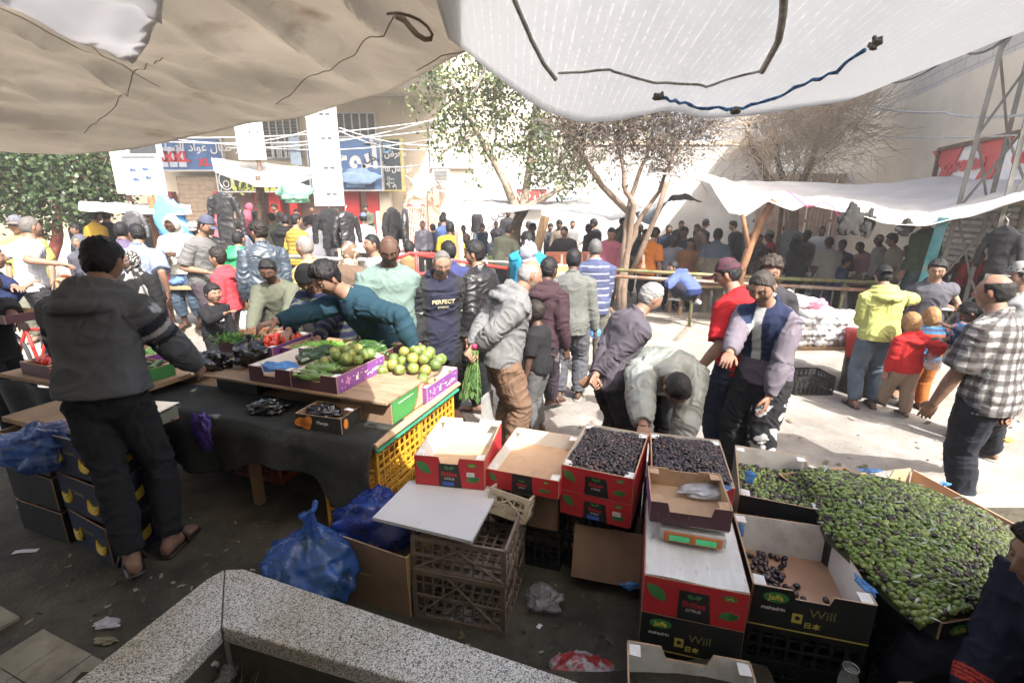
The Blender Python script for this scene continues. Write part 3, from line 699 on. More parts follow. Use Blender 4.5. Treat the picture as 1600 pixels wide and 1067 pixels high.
# ============================================================ buildings
m_conc = mat('render_beige', (.64, .565, .45), rough=.9, var=.12, scale=.6, dirt=(.46, .40, .32), dscale=.35, dth=(.45, .75), bump=.2, bscale=8)
m_white = mat('whitewash', (.42, .41, .385), rough=.9, var=.14, scale=.8, dirt=(.28, .28, .27), dscale=.45, dth=(.46, .7), bump=.2, bscale=8)
m_pale = mat('pale_facade', (.46, .43, .38), rough=.9, var=.12, scale=.4, dirt=(.5, .48, .44), dscale=.3)
m_glass = mat('dark_glass', (.05, .055, .06), rough=.15, var=.3, scale=1)
m_alu = mat('aluminium', (.55, .55, .54), rough=.4, var=.1, metal=.3)
m_red = mat('red_paint', (.45, .028, .025), rough=.6, var=.2, scale=2)
m_wood = mat('raw_wood', (.30, .19, .10), rough=.85, var=.35, scale=3, stretch=(1, 1, .15), bump=.4, bscale=20)
m_iron = mat('rusty_iron', (.16, .11, .08), rough=.7, var=.5, scale=10, metal=.3)
def shutter(name, a, b_, z0, z1, m, parent, n=18):
    q = MB(); a = Vector(a); b_ = Vector(b_); d = (b_ - a); nn = Vector((d.y, -d.x, 0)).normalized()
    pts = []
    for i in range(n * 4 + 1):
        z = z0 + (z1 - z0) * i / (n * 4); pts.append((z, .025 * (0, .8, 1, .8)[i % 4]))
    vs = []; 
    for z, off in pts:
        for p in (a, b_): vs.append((p.x + nn.x * off, p.y + nn.y * off, z))
    fs = [(2 * i, 2 * i + 1, 2 * i + 3, 2 * i + 2) for i in range(len(pts) - 1)]; q.add(vs, fs); return q.obj(name, m, parent)
# -- left shop building, facade at y=20
BY = 20.0
xl = lambda px, py, y=BY: at(px, py, y=y).x
bl = thing('shop_building', 'beige concrete shop building with a deep overhanging upper floor and dark shuttered windows', 'building', (0, BY, 0))
b = MB(); X0, X1 = -32.0, xl(760, 300)
def wz(py, y=BY, px=500): return at(px, py, y=y).z
b.box(((X0 + X1) / 2, 5.2, 4), (X1 - X0, 10, 8)); b.obj('wall', m_conc, bl)
xo = xl(672, 190, BY - 3.4)
b = MB(); b.box(((X0 + xo) / 2, -1.9, 8.2), (xo - X0, 3.8, 4.2)); b.obj('upper_floor', m_conc, bl)
b = MB(); b.box(((X0 + xo) / 2 , -2.0, 6.02), (xo - X0 + .3, 4.2, .16)); b.obj('slab', mat('slab_grey', (.42, .40, .36)), bl)
for (p0, p1, q0, q1) in ((412, 467, 176, 247), (528, 588, 176, 216), (425, 455, 225, 248), (672, 740, 192, 262)):
    x0, x1, z0, z1 = xl(p0, 230), xl(p1, 230), wz(q1), wz(q0)
    q = MB(); q.box(((x0 + x1) / 2, .16, (z0 + z1) / 2), (x1 - x0, .1, z1 - z0)); w_ = q.obj('window', m_glass if q0 < 250 and p0 < 660 else mat('panel_wall', (.42, .38, .31)), bl)
    q = MB(); n = 5
    for i in range(n + 1): q.box((x0 + (x1 - x0) * i / n, .09, (z0 + z1) / 2), (.05, .06, z1 - z0 + .05))
    for z in (z0, z1): q.box(((x0 + x1) / 2, .085, z), (x1 - x0 + .1, .06, .06))
    q.obj('frame', m_alu, w_)
    if p0 < 660:
        q = MB()
        for i in range(14): q.box(((x0 + x1) / 2, .10, z0 + (z1 - z0) * (i + .5) / 14), (x1 - x0, .03, (z1 - z0) / 14 * .35))
        q.obj('louvre', mat('louvre_grey', (.2, .2, .19)), w_)
# ground floor: stone piers, brown shutter, red pillars and doors
shutter('roller_shutter', (xl(283, 300), -.16, 0), (xl(345, 300), -.16, 0), 0, wz(276), mat('tan_shutter', (.30, .23, .17), rough=.5), bl)
for p0, p1, m_, nm in ((255, 275, m_conc, 'pier'), (276, 283, mat('maroon', (.18, .03, .03)), 'pier'), (346, 352, m_red, 'pier'), (408, 417, m_red, 'pier'), (429, 446, m_red, 'pier'), (460, 472, m_red, 'pier'),
                       (543, 567, m_red, 'red_pillar'), (578, 597, m_red, 'red_pillar'), (598, 615, m_conc, 'pier'), (672, 689, mat('red_stone', (.42, .24, .18), var=.3, scale=1.5), 'pier')):
    x0, x1 = xl(p0, 340), xl(p1, 340); z1 = wz(300); q = MB(); q.box(((x0 + x1) / 2, -.18, z1 / 2), (x1 - x0, .3, z1)); q.obj(nm, m_, bl)
q = MB(); q.box(((xl(360, 300) + xl(545, 300)) / 2, .18, wz(303) / 2 + .05), (xl(545, 300) - xl(360, 300), .08, wz(303) + .0)); q.obj('shopfront', mat('dark_shopfront', (.16, .10, .08), var=.5, scale=.7), bl)
# metal door with two red arched grilles
dx0, dx1, dz1 = xl(633, 340), xl(671, 340), wz(304)
q = MB(); q.box(((dx0 + dx1) / 2, -.12, dz1 / 2), (dx1 - dx0, .12, dz1)); dr_ = q.obj('door', mat('cream_door', (.52, .44, .32), rough=.5), bl)
for cx in (.27, .77):
    xc = dx0 + (dx1 - dx0) * cx; hw = .17 * (dx1 - dx0) * .95; q = MB(); q.prism([(math.copysign(abs(math.cos(a)) ** .6, math.cos(a)) * hw, math.copysign(abs(math.sin(a)) ** .5, math.sin(a)) * .78) for a in np.linspace(0, 2 * math.pi, 24, endpoint=False)], 0, .03, M=Matrix.Translation((xc, -.19, dz1 * .52)) @ Matrix.Rotation(R(90), 4, 'X'))
    q.obj('red_panel', mat('red_glass', (.5, .05, .07), rough=.4), dr_)
    q = MB()
    for i in range(5): q.tube([(xc + hw * .8 * (i - 2) / 2, -.25, dz1 * .52 - .72), (xc + hw * .8 * (i - 2) / 2, -.25, dz1 * .52 + .72)], .014, 6)
    for i in range(6): q.tube([(xc - hw * .9, -.26, dz1 * .52 - .6 + i * .24), (xc, -.26, dz1 * .52 - .5 + i * .24), (xc + hw * .9, -.26, dz1 * .52 - .6 + i * .24)], .014, 6)
    q.obj('grille', mat('cream_bars', (.6, .52, .42)), dr_)
q = MB(); q.tube([((dx0 + dx1) / 2, -.22, dz1 * .42), ((dx0 + dx1) / 2, -.22, dz1 * .50)], .025, 8); q.obj('handle', m_alu, dr_)
# junk heap of pipes and AC unit above the door
q = thing('air_conditioner', 'small grey air conditioner unit on the ledge over the cream metal door', 'air conditioner', (xl(692, 280), 19.6, wz(285)))
b = MB(); b.box((0, 0, .22), (.62, .34, .42)); b.obj('casing', mat('ac_case', (.5, .5, .47), rough=.5), q)
b = MB(); [b.box((0, -.18, .06 + i * .05), (.5, .02, .018)) for i in range(7)]; b.obj('grille', mat('ac_dark', (.08, .08, .08)), q)
q = thing('scrap_pipes', 'tangle of bent white pipes and wire above the cream door', 'scrap', (xl(655, 290), 19.3, wz(302)))
b = MB()
for k in range(26):
    p = Vector((random.uniform(-1.0, 1.1), random.uniform(-.2, .3), random.uniform(.05, .3))); d = Vector((random.uniform(-.7, .7), random.uniform(-.3, .3), random.uniform(-.2, .35)))
    b.tube([p, p + d * .5 + Vector((0, 0, random.uniform(-.1, .15))), p + d], random.uniform(.015, .035), 6)
b.obj('pipes', mat('pipe_white', (.5, .5, .5)), q)
# -- whitewashed wall with scrawls, right of the shop building
xa, xb = xl(760, 300), xl(1190, 300, 21.0)
wl = thing('boundary_wall', 'long whitewashed wall with black scrawled graffiti and a grey stained patch', 'wall', (0, 20.6, 0))
b = MB(); b.box(((xa + xb) / 2, 0, 2.15), (xb - xa, .3, 4.3)); b.obj('wall', m_white, wl)
b = MB(); b.box(((xa + xb) / 2, 0, 4.36), (xb - xa, .42, .14)); b.obj('coping', m_conc, wl)
mg = mat('spray_black', (.04, .04, .05))
for s, px, py, sz in (('885', 706, 350, .55), (arabic('كل'), 778, 334, .5), ('6', 790, 335, .4), (arabic('بيت'), 905, 320, .5), (arabic('حي على'), 775, 352, .35)):
    p = at(px, py, y=20.44); text_mesh(s, sz, mg, 'graffiti', wl, Matrix.Translation((p.x, -.157, p.z)) @ Matrix.Rotation(R(90), 4, 'X'), ext=.004)
b = MB()
for k in range(9):     # blue wave of bubble letters
    a0 = at(868 + k * 5, 315, y=20.4); b.tube([(a0.x + .14 * math.cos(q), -.17, a0.z + .16 * math.sin(q)) for q in np.linspace(0, math.pi, 7)], .012, 5)
b.obj('graffiti', mat('spray_blue', (.25, .32, .45)), wl)
# -- pale building far behind the trees
for (p0, p1, top, y, lab, m_) in ((700, 905, 130, 30, 'pale sunlit building behind the leafy tree', m_pale), (905, 1010, 150, 34, 'low white block far behind the bare tree', m_white), (1040, 1150, 235, 29, 'small whitewashed house behind the white tarpaulin', m_white)):
    t_ = thing('house', lab, 'building', (0, y, 0)); x0, x1, z1 = at(p0, 250, y=y).x, at(p1, 250, y=y).x, at(900, top, y=y).z
    b = MB(); b.box(((x0 + x1) / 2, 4, z1 / 2), (x1 - x0, 8, z1)); b.obj('wall', m_, t_)
    b = MB(); b.box(((x0 + x1) / 2, 4, z1 + .1), (x1 - x0 + .3, 8.3, .2)); b.obj('roof', m_conc, t_)
    for i in range(2):
        xc = x0 + (x1 - x0) * (.3 + .4 * i); f_ = MB(); f_.box((xc, -.02, z1 * .72), (1.3, .08, 1.3)); w_ = f_.obj('window', m_glass, t_); f_ = MB()
        for sx in (-1, 0, 1): f_.box((xc + sx * .64, -.05, z1 * .72), (.07, .12, 1.36))
        for sz in (-1, 1): f_.box((xc, -.05, z1 * .72 + sz * .66), (1.4, .13, .07))
        f_.obj('frame', m_alu, w_)
# -- right building: wall running away from the viewer, brickwork band, ledge
rb0, rd = Vector((6.9, 5.0, 0)), Vector((.3127, 1, 0)).normalized(); rn = Vector((-rd.y, rd.x, 0))
br = thing('side_building', 'tall beige building with a raw blockwork band and a roller shutter below', 'building', tuple(rb0), math.atan2(rd.y, rd.x))
m_block = bpy.data.materials.new('blockwork'); m_block.use_nodes = True; nt = m_block.node_tree; pb = nt.nodes['Principled BSDF']
bt_ = N(nt, 'ShaderNodeTexBrick'); bt_.inputs['Color1'].default_value = (.55, .52, .46, 1); bt_.inputs['Color2'].default_value = (.48, .45, .40, 1); bt_.inputs['Mortar'].default_value = (.36, .34, .30, 1)
bt_.inputs['Scale'].default_value = 1.0; bt_.inputs['Brick Width'].default_value = .42; bt_.inputs['Row Height'].default_value = .21; bt_.inputs['Mortar Size'].default_value = .012
tc = N(nt, 'ShaderNodeTexCoord'); mp = N(nt, 'ShaderNodeMapping'); mp.inputs['Rotation'].default_value = (R(-90), 0, 0); nt.links.new(tc.outputs['Object'], mp.inputs[0]); nt.links.new(mp.outputs[0], bt_.inputs['Vector']); nt.links.new(bt_.outputs[0], pb.inputs['Base Color']); pb.inputs['Roughness'].default_value = .9
L = 16.5
def wallz(px, py):   # height and distance along the wall seen at a pixel
    d = ray(px, py); o = Vector((0, 0, CAMH)); A = np.array([[d.x, -rd.x], [d.y, -rd.y]]); t, s_ = np.linalg.solve(A, [rb0.x, rb0.y]); return s_, CAMH + t * d.z
b = MB(); b.box((L / 2, -3, 2.15), (L, 6, 4.3)); b.obj('wall', m_conc, br)
s1, z1 = wallz(1572, 130); s2, z2 = wallz(1360, 208); zb = (z1 + z2) / 2
b = MB(); b.box((L / 2, -3, (4.3 + zb) / 2 + .0), (L, 5.96, zb - 4.3)); b.obj('upper_wall', mat('beige_upper', (.74, .66, .53), rough=.9, var=.1, scale=.5), br)
b = MB(); b.box((L / 2, -3.03, zb + .75), (L, 5.96, 1.5)); b.obj('block_band', m_block, br)
b = MB(); b.box((L / 2, -2.9, zb + 1.62), (L + .1, 6.3, .24)); b.obj('ledge', m_conc, br)
b = MB(); b.box((L / 2, -3.02, zb + 3.3), (L, 5.9, 3.2)); b.obj('top_wall', m_pale, br)
sa, za = wallz(1470, 335); sb_, zb2 = wallz(1570, 335)
shutter('roller_shutter', (sb_ - .4, .05, 0), (sa, .05, 0), 0, za + .15, mat('grey_shutter', (.38, .37, .35), rough=.5, metal=.3), br)
# tan hoarding / gate behind the right stalls
gx0, gx1 = at(1180, 330, y=15.5).x, at(1420, 330, y=15.5).x
hg = thing('metal_gate', 'long tan and pinkish corrugated metal gate behind the right stalls', 'gate', ((gx0 + gx1) / 2, 15.5, 0))
W_ = gx1 - gx0
for i in range(6):
    b = MB(); x = -W_ / 2 + W_ * (i + .5) / 6
    def fn(u, v, x=x): return (x + (u - .5) * (W_ / 6 - .04), -.015 * math.sin(u * 40), .0 + v * 2.9)
    b.sheet(fn, 30, 2, .02); b.obj('panel', mat('gate_tan%d' % (i % 3), ((.50, .36, .27), (.52, .38, .30), (.46, .34, .26))[i % 3], rough=.6, dirt=(.3, .2, .14), dscale=.9), hg)
b = MB(); [b.box((0, .06, z), (W_, .06, .08)) for z in (.3, 1.5, 2.8)]; b.obj('frame', m_iron, hg)
# unseen wall added behind the camera to shade the stall; awnings hang from it
bb = thing('rear_shade_wall', 'plain rendered wall added out of view to shade the stall, awnings tied to it', 'building', (0, -2.9, 0))
b = MB(); b.box((0, -2, 2.1), (14, 4, 4.2)); b.obj('wall', m_conc, bb)
b = MB(); b.box((1.5, .03, 1.1), (1.6, .06, 2.2)); b.obj('door', mat('shop_door', (.12, .14, .16)), bb)
# ============================================================ trees
def blob_tree(name, label, base, y, trunk_r, stems, blobs, leaf=(.05, .022), nleaf=900, leafmats=None, twigs=40, barkm=None, twig_r=.006, group='trees along the street', tw=1.0, sub=3, twlen=.5, twigm=None):
    p0 = at(*base, y=y); z0 = 0.0; root = thing(name, label, 'tree', (p0.x, y, z0), 0, group)
    barkm = barkm or mat('bark_pale', (.22, .17, .125), rough=.9, var=.35, scale=6, bump=.6, bscale=20, dirt=(.32, .28, .23), dscale=3)
    o = Vector((p0.x, y, z0)); b = MB(); tips = []
    for st in stems:
        pts = [Vector((0, 0, 0))]; rr = [trunk_r]
        for i, (px, py, yy) in enumerate(st): pts.append(at(px, py, y=y + yy) - o); rr.append(trunk_r * (1 - .82 * (i + 1) / len(st)) + .012)
        P, Q = [], []
        for i in range(len(pts) - 1):
            for t in (0, .34, .67): P.append(pts[i].lerp(pts[i + 1], t) + Vector((random.uniform(-1, 1), random.uniform(-1, 1), 0)) * .025 * (1 if t else 0)); Q.append(rr[i] * (1 - t) + rr[i + 1] * t)
        P.append(pts[-1]); Q.append(rr[-1]); b.tube(P, Q, 9); tips.append(pts)
    C_ = []
    for (px, py, yy, r) in blobs:
        c = at(px, py, y=y + yy) - o; C_.append((c, r)); best = min((q for st in tips for q in st[1:]), key=lambda q: (q - c).length)
        mid = best.lerp(c, .5) + Vector((random.uniform(-.1, .1), random.uniform(-.1, .1), .05)) * r
        b.tube([best, mid, c], [.022 * tw, .016 * tw, .010 * tw], 6)
        for k in range(sub):
            d = Vector((random.gauss(0, 1), random.gauss(0, 1), random.gauss(.3, 1))).normalized(); e = c + d * r * .8; b.tube([c - (c - mid) * .3, c.lerp(e, .5) + Vector((0, 0, .08 * r)), e], [.011 * tw, .008 * tw, .004], 5)
    b.obj('trunk', barkm, root, True)
    cr = MB(); lm = leafmats or [mat('leaf_mid', (.075, .11, .035), rough=.5, var=.4, scale=3, trans=.3), mat('leaf_light', (.13, .17, .06), rough=.45, var=.3, scale=3, trans=.3), mat('leaf_dark', (.03, .05, .02), rough=.6, trans=.2)]
    L_, Wd = leaf
    V = []; F = []; M_ = []
    for c, r in C_:
        n = int(nleaf * r * r)
        cl = [c + Vector(rng.normal(0, .5, 3)) * r for _ in range(max(3, int(n / 26)))]
        for k in range(n):
            q = cl[rng.integers(len(cl))] + Vector(rng.normal(0, 1, 3)) * .16 * r ** .5; dd = Vector(rng.normal(0, 1, 3)); dd.z -= .4; dd.normalize(); sd = dd.cross(Vector(rng.normal(0, 1, 3))).normalized(); s = rng.uniform(.7, 1.3)
            i0 = len(V); V += [q, q + dd * L_ * .5 * s + sd * Wd * s, q + dd * L_ * s, q + dd * L_ * .5 * s - sd * Wd * s]; F.append((i0, i0 + 1, i0 + 2, i0 + 3)); M_.append(int(rng.choice([0, 0, 1, 1, 2])) % len(lm))
        for k in range(int(twigs * r * r)):
            q = c + Vector(rng.normal(0, .42, 3)) * r; d = (q - c + Vector((0, 0, .35 * r)) + Vector(rng.normal(0, .35, 3)) * r).normalized() * twlen * rng.uniform(.4, 1.1); m2 = q + d * .5 + Vector(rng.normal(0, .05, 3)); e = q + d + Vector(rng.normal(0, .08, 3)); 
            i0 = len(V); a = d.cross(Vector((.3, .5, .8))).normalized(); c2 = d.cross(a).normalized()
            for w_, rr in ((q, twig_r), (m2, twig_r * .75), (e, twig_r * .3)):
                for j in range(3): V.append(w_ + (a * math.cos(j * 2.09) + c2 * math.sin(j * 2.09)) * rr)
            for s in (0, 3):
                for j in range(3): F.append((i0 + s + j, i0 + s + (j + 1) % 3, i0 + s + 3 + (j + 1) % 3, i0 + s + 3 + j)); M_.append(len(lm))
    cr.v = [tuple(v) for v in V]; cr.f = F; cr.m = M_
    cr.obj('crown', lm + [twigm or mat('twig', (.11, .08, .065), rough=.9, var=.3)], root)
    return root
# leafy tree in the middle
blob_tree('leafy_tree', 'slender tree with pale forked trunk and loose light green leaves in the middle', (800, 400), 12.5, .15,
    [[(803, 360, 0), (812, 335, 0), (795, 300, 0), (772, 252, -.1), (745, 205, 0), (715, 160, 0)], [(806, 355, 0), (818, 320, .1), (826, 270, .2), (832, 200, .3), (838, 150, .2)], [(806, 352, 0), (822, 325, -.1), (850, 310, -.2), (880, 292, -.2)]],
    [(700, 120, 0, .8), (735, 150, .2, .9), (770, 110, 0, 1.0), (720, 195, 0, .65), (745, 230, -.1, .55), (790, 170, .2, .9), (820, 220, .2, .8), (850, 150, .1, 1.0), (850, 250, 0, .7), (880, 200, 0, .8), (700, 175, 0, .5), (880, 280, -.2, .5), (905, 255, -.2, .45), (690, 240, 0, .2), (800, 90, 0, .9), (860, 110, 0, .9), (900, 150, .1, .7), (830, 270, 0, .4)], nleaf=760, leaf=(.11, .034), twigs=60)
bare = mat('bark_brown', (.15, .108, .078), rough=.9, var=.35, scale=6, bump=.6, bscale=20)
dryl = [mat('dry_leaf', (.10, .088, .06), var=.4, scale=4, trans=.2), mat('dry_leaf2', (.07, .072, .045), var=.4, scale=4, trans=.2)]
blob_tree('bare_tree', 'multi-stemmed tree with orange brown bark and dark twiggy half bare crown', (972, 470), 8.6, .062,
    [[(972, 430, 0), (978, 370, 0), (985, 310, .1), (1003, 260, .1), (1020, 220, .1)], [(968, 440, .05), (985, 380, .1), (1002, 340, .1), (1030, 300, .2), (1055, 240, .2)], [(975, 435, 0), (990, 320, -.1), (975, 290, -.1), (968, 240, 0)], [(985, 335, .1), (940, 290, .2), (915, 250, .2), (880, 200, .2)]],
    [(905, 215, .2, .42), (930, 185, .1, .5), (968, 215, 0, .55), (960, 170, .1, .6), (1005, 200, .1, .6), (1020, 165, .1, .6), (1055, 215, .2, .55), (1080, 180, .2, .5), (1105, 195, .2, .35), (895, 255, .2, .35), (1035, 245, .1, .3), (885, 170, .2, .4)],
    nleaf=950, leaf=(.065, .022), leafmats=dryl, twigs=1000, barkm=bare, twig_r=.006, twlen=.42)
blob_tree('bare_tree', 'wide leafless bush-like tree of dense pale twigs beside the beige building', (1240, 400), 12.5, .13,
    [[(1235, 330, 0), (1225, 290, 0), (1215, 250, 0), (1210, 200, 0)], [(1240, 330, 0), (1255, 280, .1), (1275, 230, .2), (1290, 180, .2)], [(1235, 320, 0), (1200, 280, 0), (1175, 230, 0), (1165, 190, 0)]],
    [(1170, 200, 0, .9), (1205, 170, 0, 1.0), (1215, 230, 0, .9), (1250, 190, .1, 1.1), (1295, 170, .2, 1.0), (1280, 230, .1, .9), (1330, 200, .2, .8), (1240, 265, 0, .65), (1310, 150, .2, .8), (1180, 250, 0, .45)],
    nleaf=40, leaf=(.06, .02), leafmats=dryl, twigs=520, barkm=bare, twig_r=.0065, twlen=.95, sub=7, twigm=mat('twig_pale', (.42, .34, .25), rough=.9, var=.4, scale=1.2))
blob_tree('dense_tree', 'dense dark green round tree with red painted trunk at far left', (55, 420), 11.5, .13,
    [[(62, 370, 0), (40, 335, 0), (25, 300, 0), (30, 270, 0)], [(88, 380, 0), (90, 340, 0), (85, 300, 0), (95, 260, 0)]],
    [(10, 270, 0, .9), (50, 255, .2, 1.0), (95, 262, .2, 1.0), (140, 270, .2, .9), (20, 305, 0, .75), (70, 300, 0, .8), (120, 300, 0, .7), (155, 300, .2, .55), (-30, 280, 0, 1.0), (60, 225, .4, .9), (120, 225, .4, .9), (165, 245, .4, .55), (-20, 230, .4, 1.0)],
    nleaf=1700, leaf=(.10, .04), leafmats=[mat('ficus_dark', (.03, .055, .022), rough=.35, var=.4, scale=3, trans=.15), mat('ficus_mid', (.06, .095, .035), rough=.35, var=.3, scale=3, trans=.2)], twigs=30, barkm=mat('bark_red', (.22, .05, .04), rough=.8, var=.4, scale=4, dirt=(.3, .25, .2), dscale=4))
# ============================================================ signs
def signboard(name, label, cat, px0, py0, px1, py1, y, m, th=.12, frame=None, legs=0, tilt=0):
    a, b2 = at(px0, (py0 + py1) / 2, y=y), at(px1, (py0 + py1) / 2, y=y); zt, zb_ = at((px0 + px1) / 2, py0, y=y).z, at((px0 + px1) / 2, py1, y=y).z
    t = thing(name, label, cat, ((a.x + b2.x) / 2, y, zb_), tilt); w_, h_ = b2.x - a.x, zt - zb_
    q = MB(); q.box((0, 0, h_ / 2), (w_, th, h_)); q.obj('board', m, t)
    if frame:
        q = MB(); f = .05
        for x in (-w_ / 2, w_ / 2): q.box((x, -.02, h_ / 2), (f, th + .05, h_ + f))
        for z in (0, h_): q.box((0, -.018, z), (w_ - f, th + .05, f))
        q.obj('frame', frame, t)
    if legs:
        for x in (-w_ * .3, w_ * .3)[:legs] if legs > 1 else (0,):
            q = MB(); q.tube([(x, .02, 0), (x, .02, -zb_)], .06, 8); q.obj('post', m_alu, t)
    return t, w_, h_, th
def stext(t, s, x, z, size, m, th=.12, bold=0, sx=1.0, nm='lettering'):
    return text_mesh(s, size, m, nm, t, Matrix.Translation((x, -th / 2 - .012, z)) @ Matrix.Rotation(R(90), 4, 'X'), ext=.006, bold=bold, sx=sx)
w_t = mat('sign_white', (.75, .75, .74), rough=.5, var=.03); r_t = mat('sign_red', (.5, .03, .04), var=.05); g_t = mat('sign_yellow_green', (.45, .5, .12), var=.1)
navy = mat('sign_navy', (.045, .075, .16), rough=.4, var=.15); blue = mat('sign_blue', (.10, .20, .42), rough=.35, var=.15, scale=1.5)
t, w_, h_, th = signboard('shop_sign', 'blue shop sign with three drink cans lettered XL over the tan shutter', 'sign', 247, 217, 350, 267, 19.5, mat('sign_drink', (.06, .14, .34), rough=.35, var=.7, scale=1.2), .15, m_alu)
for i, x in enumerate((-.40, -.26, -.12)):
    q = MB(); q.box((w_ * x, -.1, h_ * .42), (w_ * .115, .03, h_ * .62)); c_ = q.obj('can_picture', mat('can_silver', (.45, .5, .62), var=.2), t)
    text_mesh('XL', .5, r_t, 'lettering', c_, Matrix.Translation((w_ * x, -.125, h_ * .42)) @ Matrix.Rotation(R(90), 4, 'X'), ext=.006, bold=.02)
stext(t, arabic('مركز طلال عواد التجاري'), w_ * .22, h_ * .72, .42, w_t, .15, .004)
stext(t, 'XL', w_ * .2, h_ * .25, .35, r_t, .15, .02)
t, w_, h_, th = signboard('shop_sign', 'dark grey shop sign with pale green angular Arabic lettering', 'sign', 342, 265, 487, 300, 19.3, mat('sign_slate', (.045, .05, .05), rough=.5), .15, m_alu)
stext(t, arabic('أكشنها'), -w_ * .02, h_ * .42, .95, g_t, .15, .03); stext(t, arabic('للتسوق'), w_ * .1, h_ * .85, .25, w_t, .15)
q = MB(); [q.tube([(-w_ * .41 + .25 * math.cos(a), -.1, h_ * .5 + .33 * math.sin(a)) for a in np.linspace(0, 6.283, 20)], .02, 5), q.tube([(-w_ * .41 + .1 * math.cos(a), -.1, h_ * .35 + .12 * math.sin(a)) for a in np.linspace(0, 6.283, 12)], .018, 5)]; q.obj('emblem', w_t, t)
t, w_, h_, th = signboard('shop_sign', 'wide sky blue shop sign with big white Arabic letters and a shoe picture', 'sign', 484, 215, 597, 298, 19.2, blue, .18, m_alu)
stext(t, arabic('أبوج'), w_ * .12, h_ * .62, 1.15, w_t, .18, .035); stext(t, arabic('محل'), w_ * .40, h_ * .62, .4, navy, .18, .01)
q = MB(); q.box((w_ * .18, -.1, h_ * .17), (w_ * .42, .03, h_ * .30)); p_ = q.obj('picture', navy, t)
q = MB(); q.prism([(-.35, 0), (.35, 0), (.38, .1), (.1, .2), (-.1, .38), (-.33, .36)], 0, .02, M=Matrix.Translation((w_ * .12, -.12, h_ * .06)) @ Matrix.Rotation(R(90), 4, 'X')); q.obj('shoe_picture', mat('shoe_blue', (.2, .35, .6)), p_)
t, w_, h_, th = signboard('shop_sign', 'narrow dark teal shop sign with white Arabic lettering beside the sky blue sign', 'sign', 598, 218, 630, 298, 19.4, mat('sign_teal', (.07, .09, .11), rough=.4), .18, mat('yellow_trim', (.55, .5, .2)), tilt=R(-12))
stext(t, arabic('معرض'), w_ * .2, h_ * .72, .32, w_t, .18, .01); stext(t, arabic('أبو جلال للأحذية'), 0, h_ * .42, .26, w_t, .18, .006); stext(t, 'D', -w_ * .2, h_ * .82, .5, mat('sky_letter', (.3, .5, .7)), .18, .02)
for z in (.16, .24): stext(t, arabic('جملة'), -w_ * .1, h_ * z, .16, w_t, .18)
t, w_, h_, th = signboard('notice_board', 'white notice board with small dark shoe drawings under a black panel, leaning by the tree', 'board', 197, 243, 253, 303, 10.6, mat('board_white', (.42, .44, .46), rough=.5, var=.05), .06, m_alu)
for x, z in ((-.25, .6), (.1, .62), (-.2, .35), (.15, .4)):
    q = MB(); q.prism([(-.06, 0), (.07, 0), (.06, .03), (-.02, .05), (-.06, .035)], 0, .01, M=Matrix.Translation((w_ * x, -.04, h_ * z)) @ Matrix.Rotation(R(90), 4, 'X')); q.obj('drawing', navy, t)
t, w_, h_, th = signboard('panel_board', 'black panel with a pale emblem above the white notice board', 'board', 200, 205, 248, 243, 10.7, mat('panel_black', (.03, .035, .04)), .06, m_alu)
q = MB(); q.prism([(-.12, .12), (0, -.12), (.12, .12), (0, .2)], 0, .01, M=Matrix.Translation((0, -.04, h_ * .55)) @ Matrix.Rotation(R(90), 4, 'X')); q.obj('emblem', mat('pale_yellow', (.6, .6, .4)), t)
t, *_ = signboard('pillar_board', 'tall narrow white panel standing left of the notice board', 'board', 184, 222, 199, 303, 10.9, m_white, .3); q = MB(); q.tube([(0, .02, 0), (0, .02, -2.0)], .05, 8); q.obj('post', m_iron, t)
t, w_, h_, th = signboard('totem_sign', 'tall white boxed totem sign on a thin pole in front of the blue sign', 'sign', 486, 140, 528, 322, 10.8, mat('totem_white', (.42, .43, .44), rough=.4, var=.15, scale=2, dirt=(.22, .22, .22), dscale=3), .24)
q = MB(); q.tube([(w_ * .15, .1, 0), (w_ * .18, .1, -3.0)], .055, 8); q.obj('pole', mat('pole_wood', (.4, .36, .3)), t)
q = MB(); [q.box((w_ * x, -.14, h_ / 2), (.03, .03, h_)) for x in (-.02, .2, .42)]; [q.box((w_ * .2, -.142, h_ * z), (w_ * .44, .03, .03)) for z in (.12, .35, .6, .8)]; q.obj('rib', m_alu, t)
t, w_, h_, th = signboard('hanging_banner', 'grey and white hanging banner panel with faded lettering above the awning', 'banner', 370, 165, 410, 250, 12.5, mat('banner_grey', (.42, .42, .42), rough=.6, var=.2, scale=1.5), .12)
stext(t, arabic('بيع'), w_ * .1, h_ * .62, .5, w_t, .12, .01); q = MB(); q.prism([(-.2, 0), (0, .35), (.2, 0), (.12, 0), (0, .2), (-.12, 0)], 0, .01, M=Matrix.Translation((w_ * .1, -.07, h_ * .12)) @ Matrix.Rotation(R(90), 4, 'X')); q.obj('emblem', w_t, t)
q = MB(); q.box((-w_ * .36, -.01, h_ / 2), (w_ * .27, .13, h_)); q.obj('side_panel', w_t, t); q = MB(); q.tube([(0, .05, h_), (0, .05, h_ + 3)], .05, 8); q.tube([(.1, .05, 0), (.1, .05, -3.3)], .05, 8); q.obj('pole', m_iron, t)
t, w_, h_, th = signboard('wall_banner', 'narrow pale blue vertical banner on the upper facade', 'banner', 453, 214, 470, 258, 19.0, mat('banner_blue', (.4, .5, .62)), .04); stext(t, 'REVANGO', 0, h_ * .5, .16, navy, .04)
t, w_, h_, th = signboard('shop_sign', 'small dark red shop sign with cream Arabic lettering behind the leafy tree', 'sign', 806, 295, 855, 316, 20.0, mat('sign_maroon', (.20, .03, .03)), .12, m_alu); stext(t, arabic('أيس كريم'), w_ * .05, h_ * .58, .42, mat('cream_letter', (.6, .5, .35)), .12, .01)
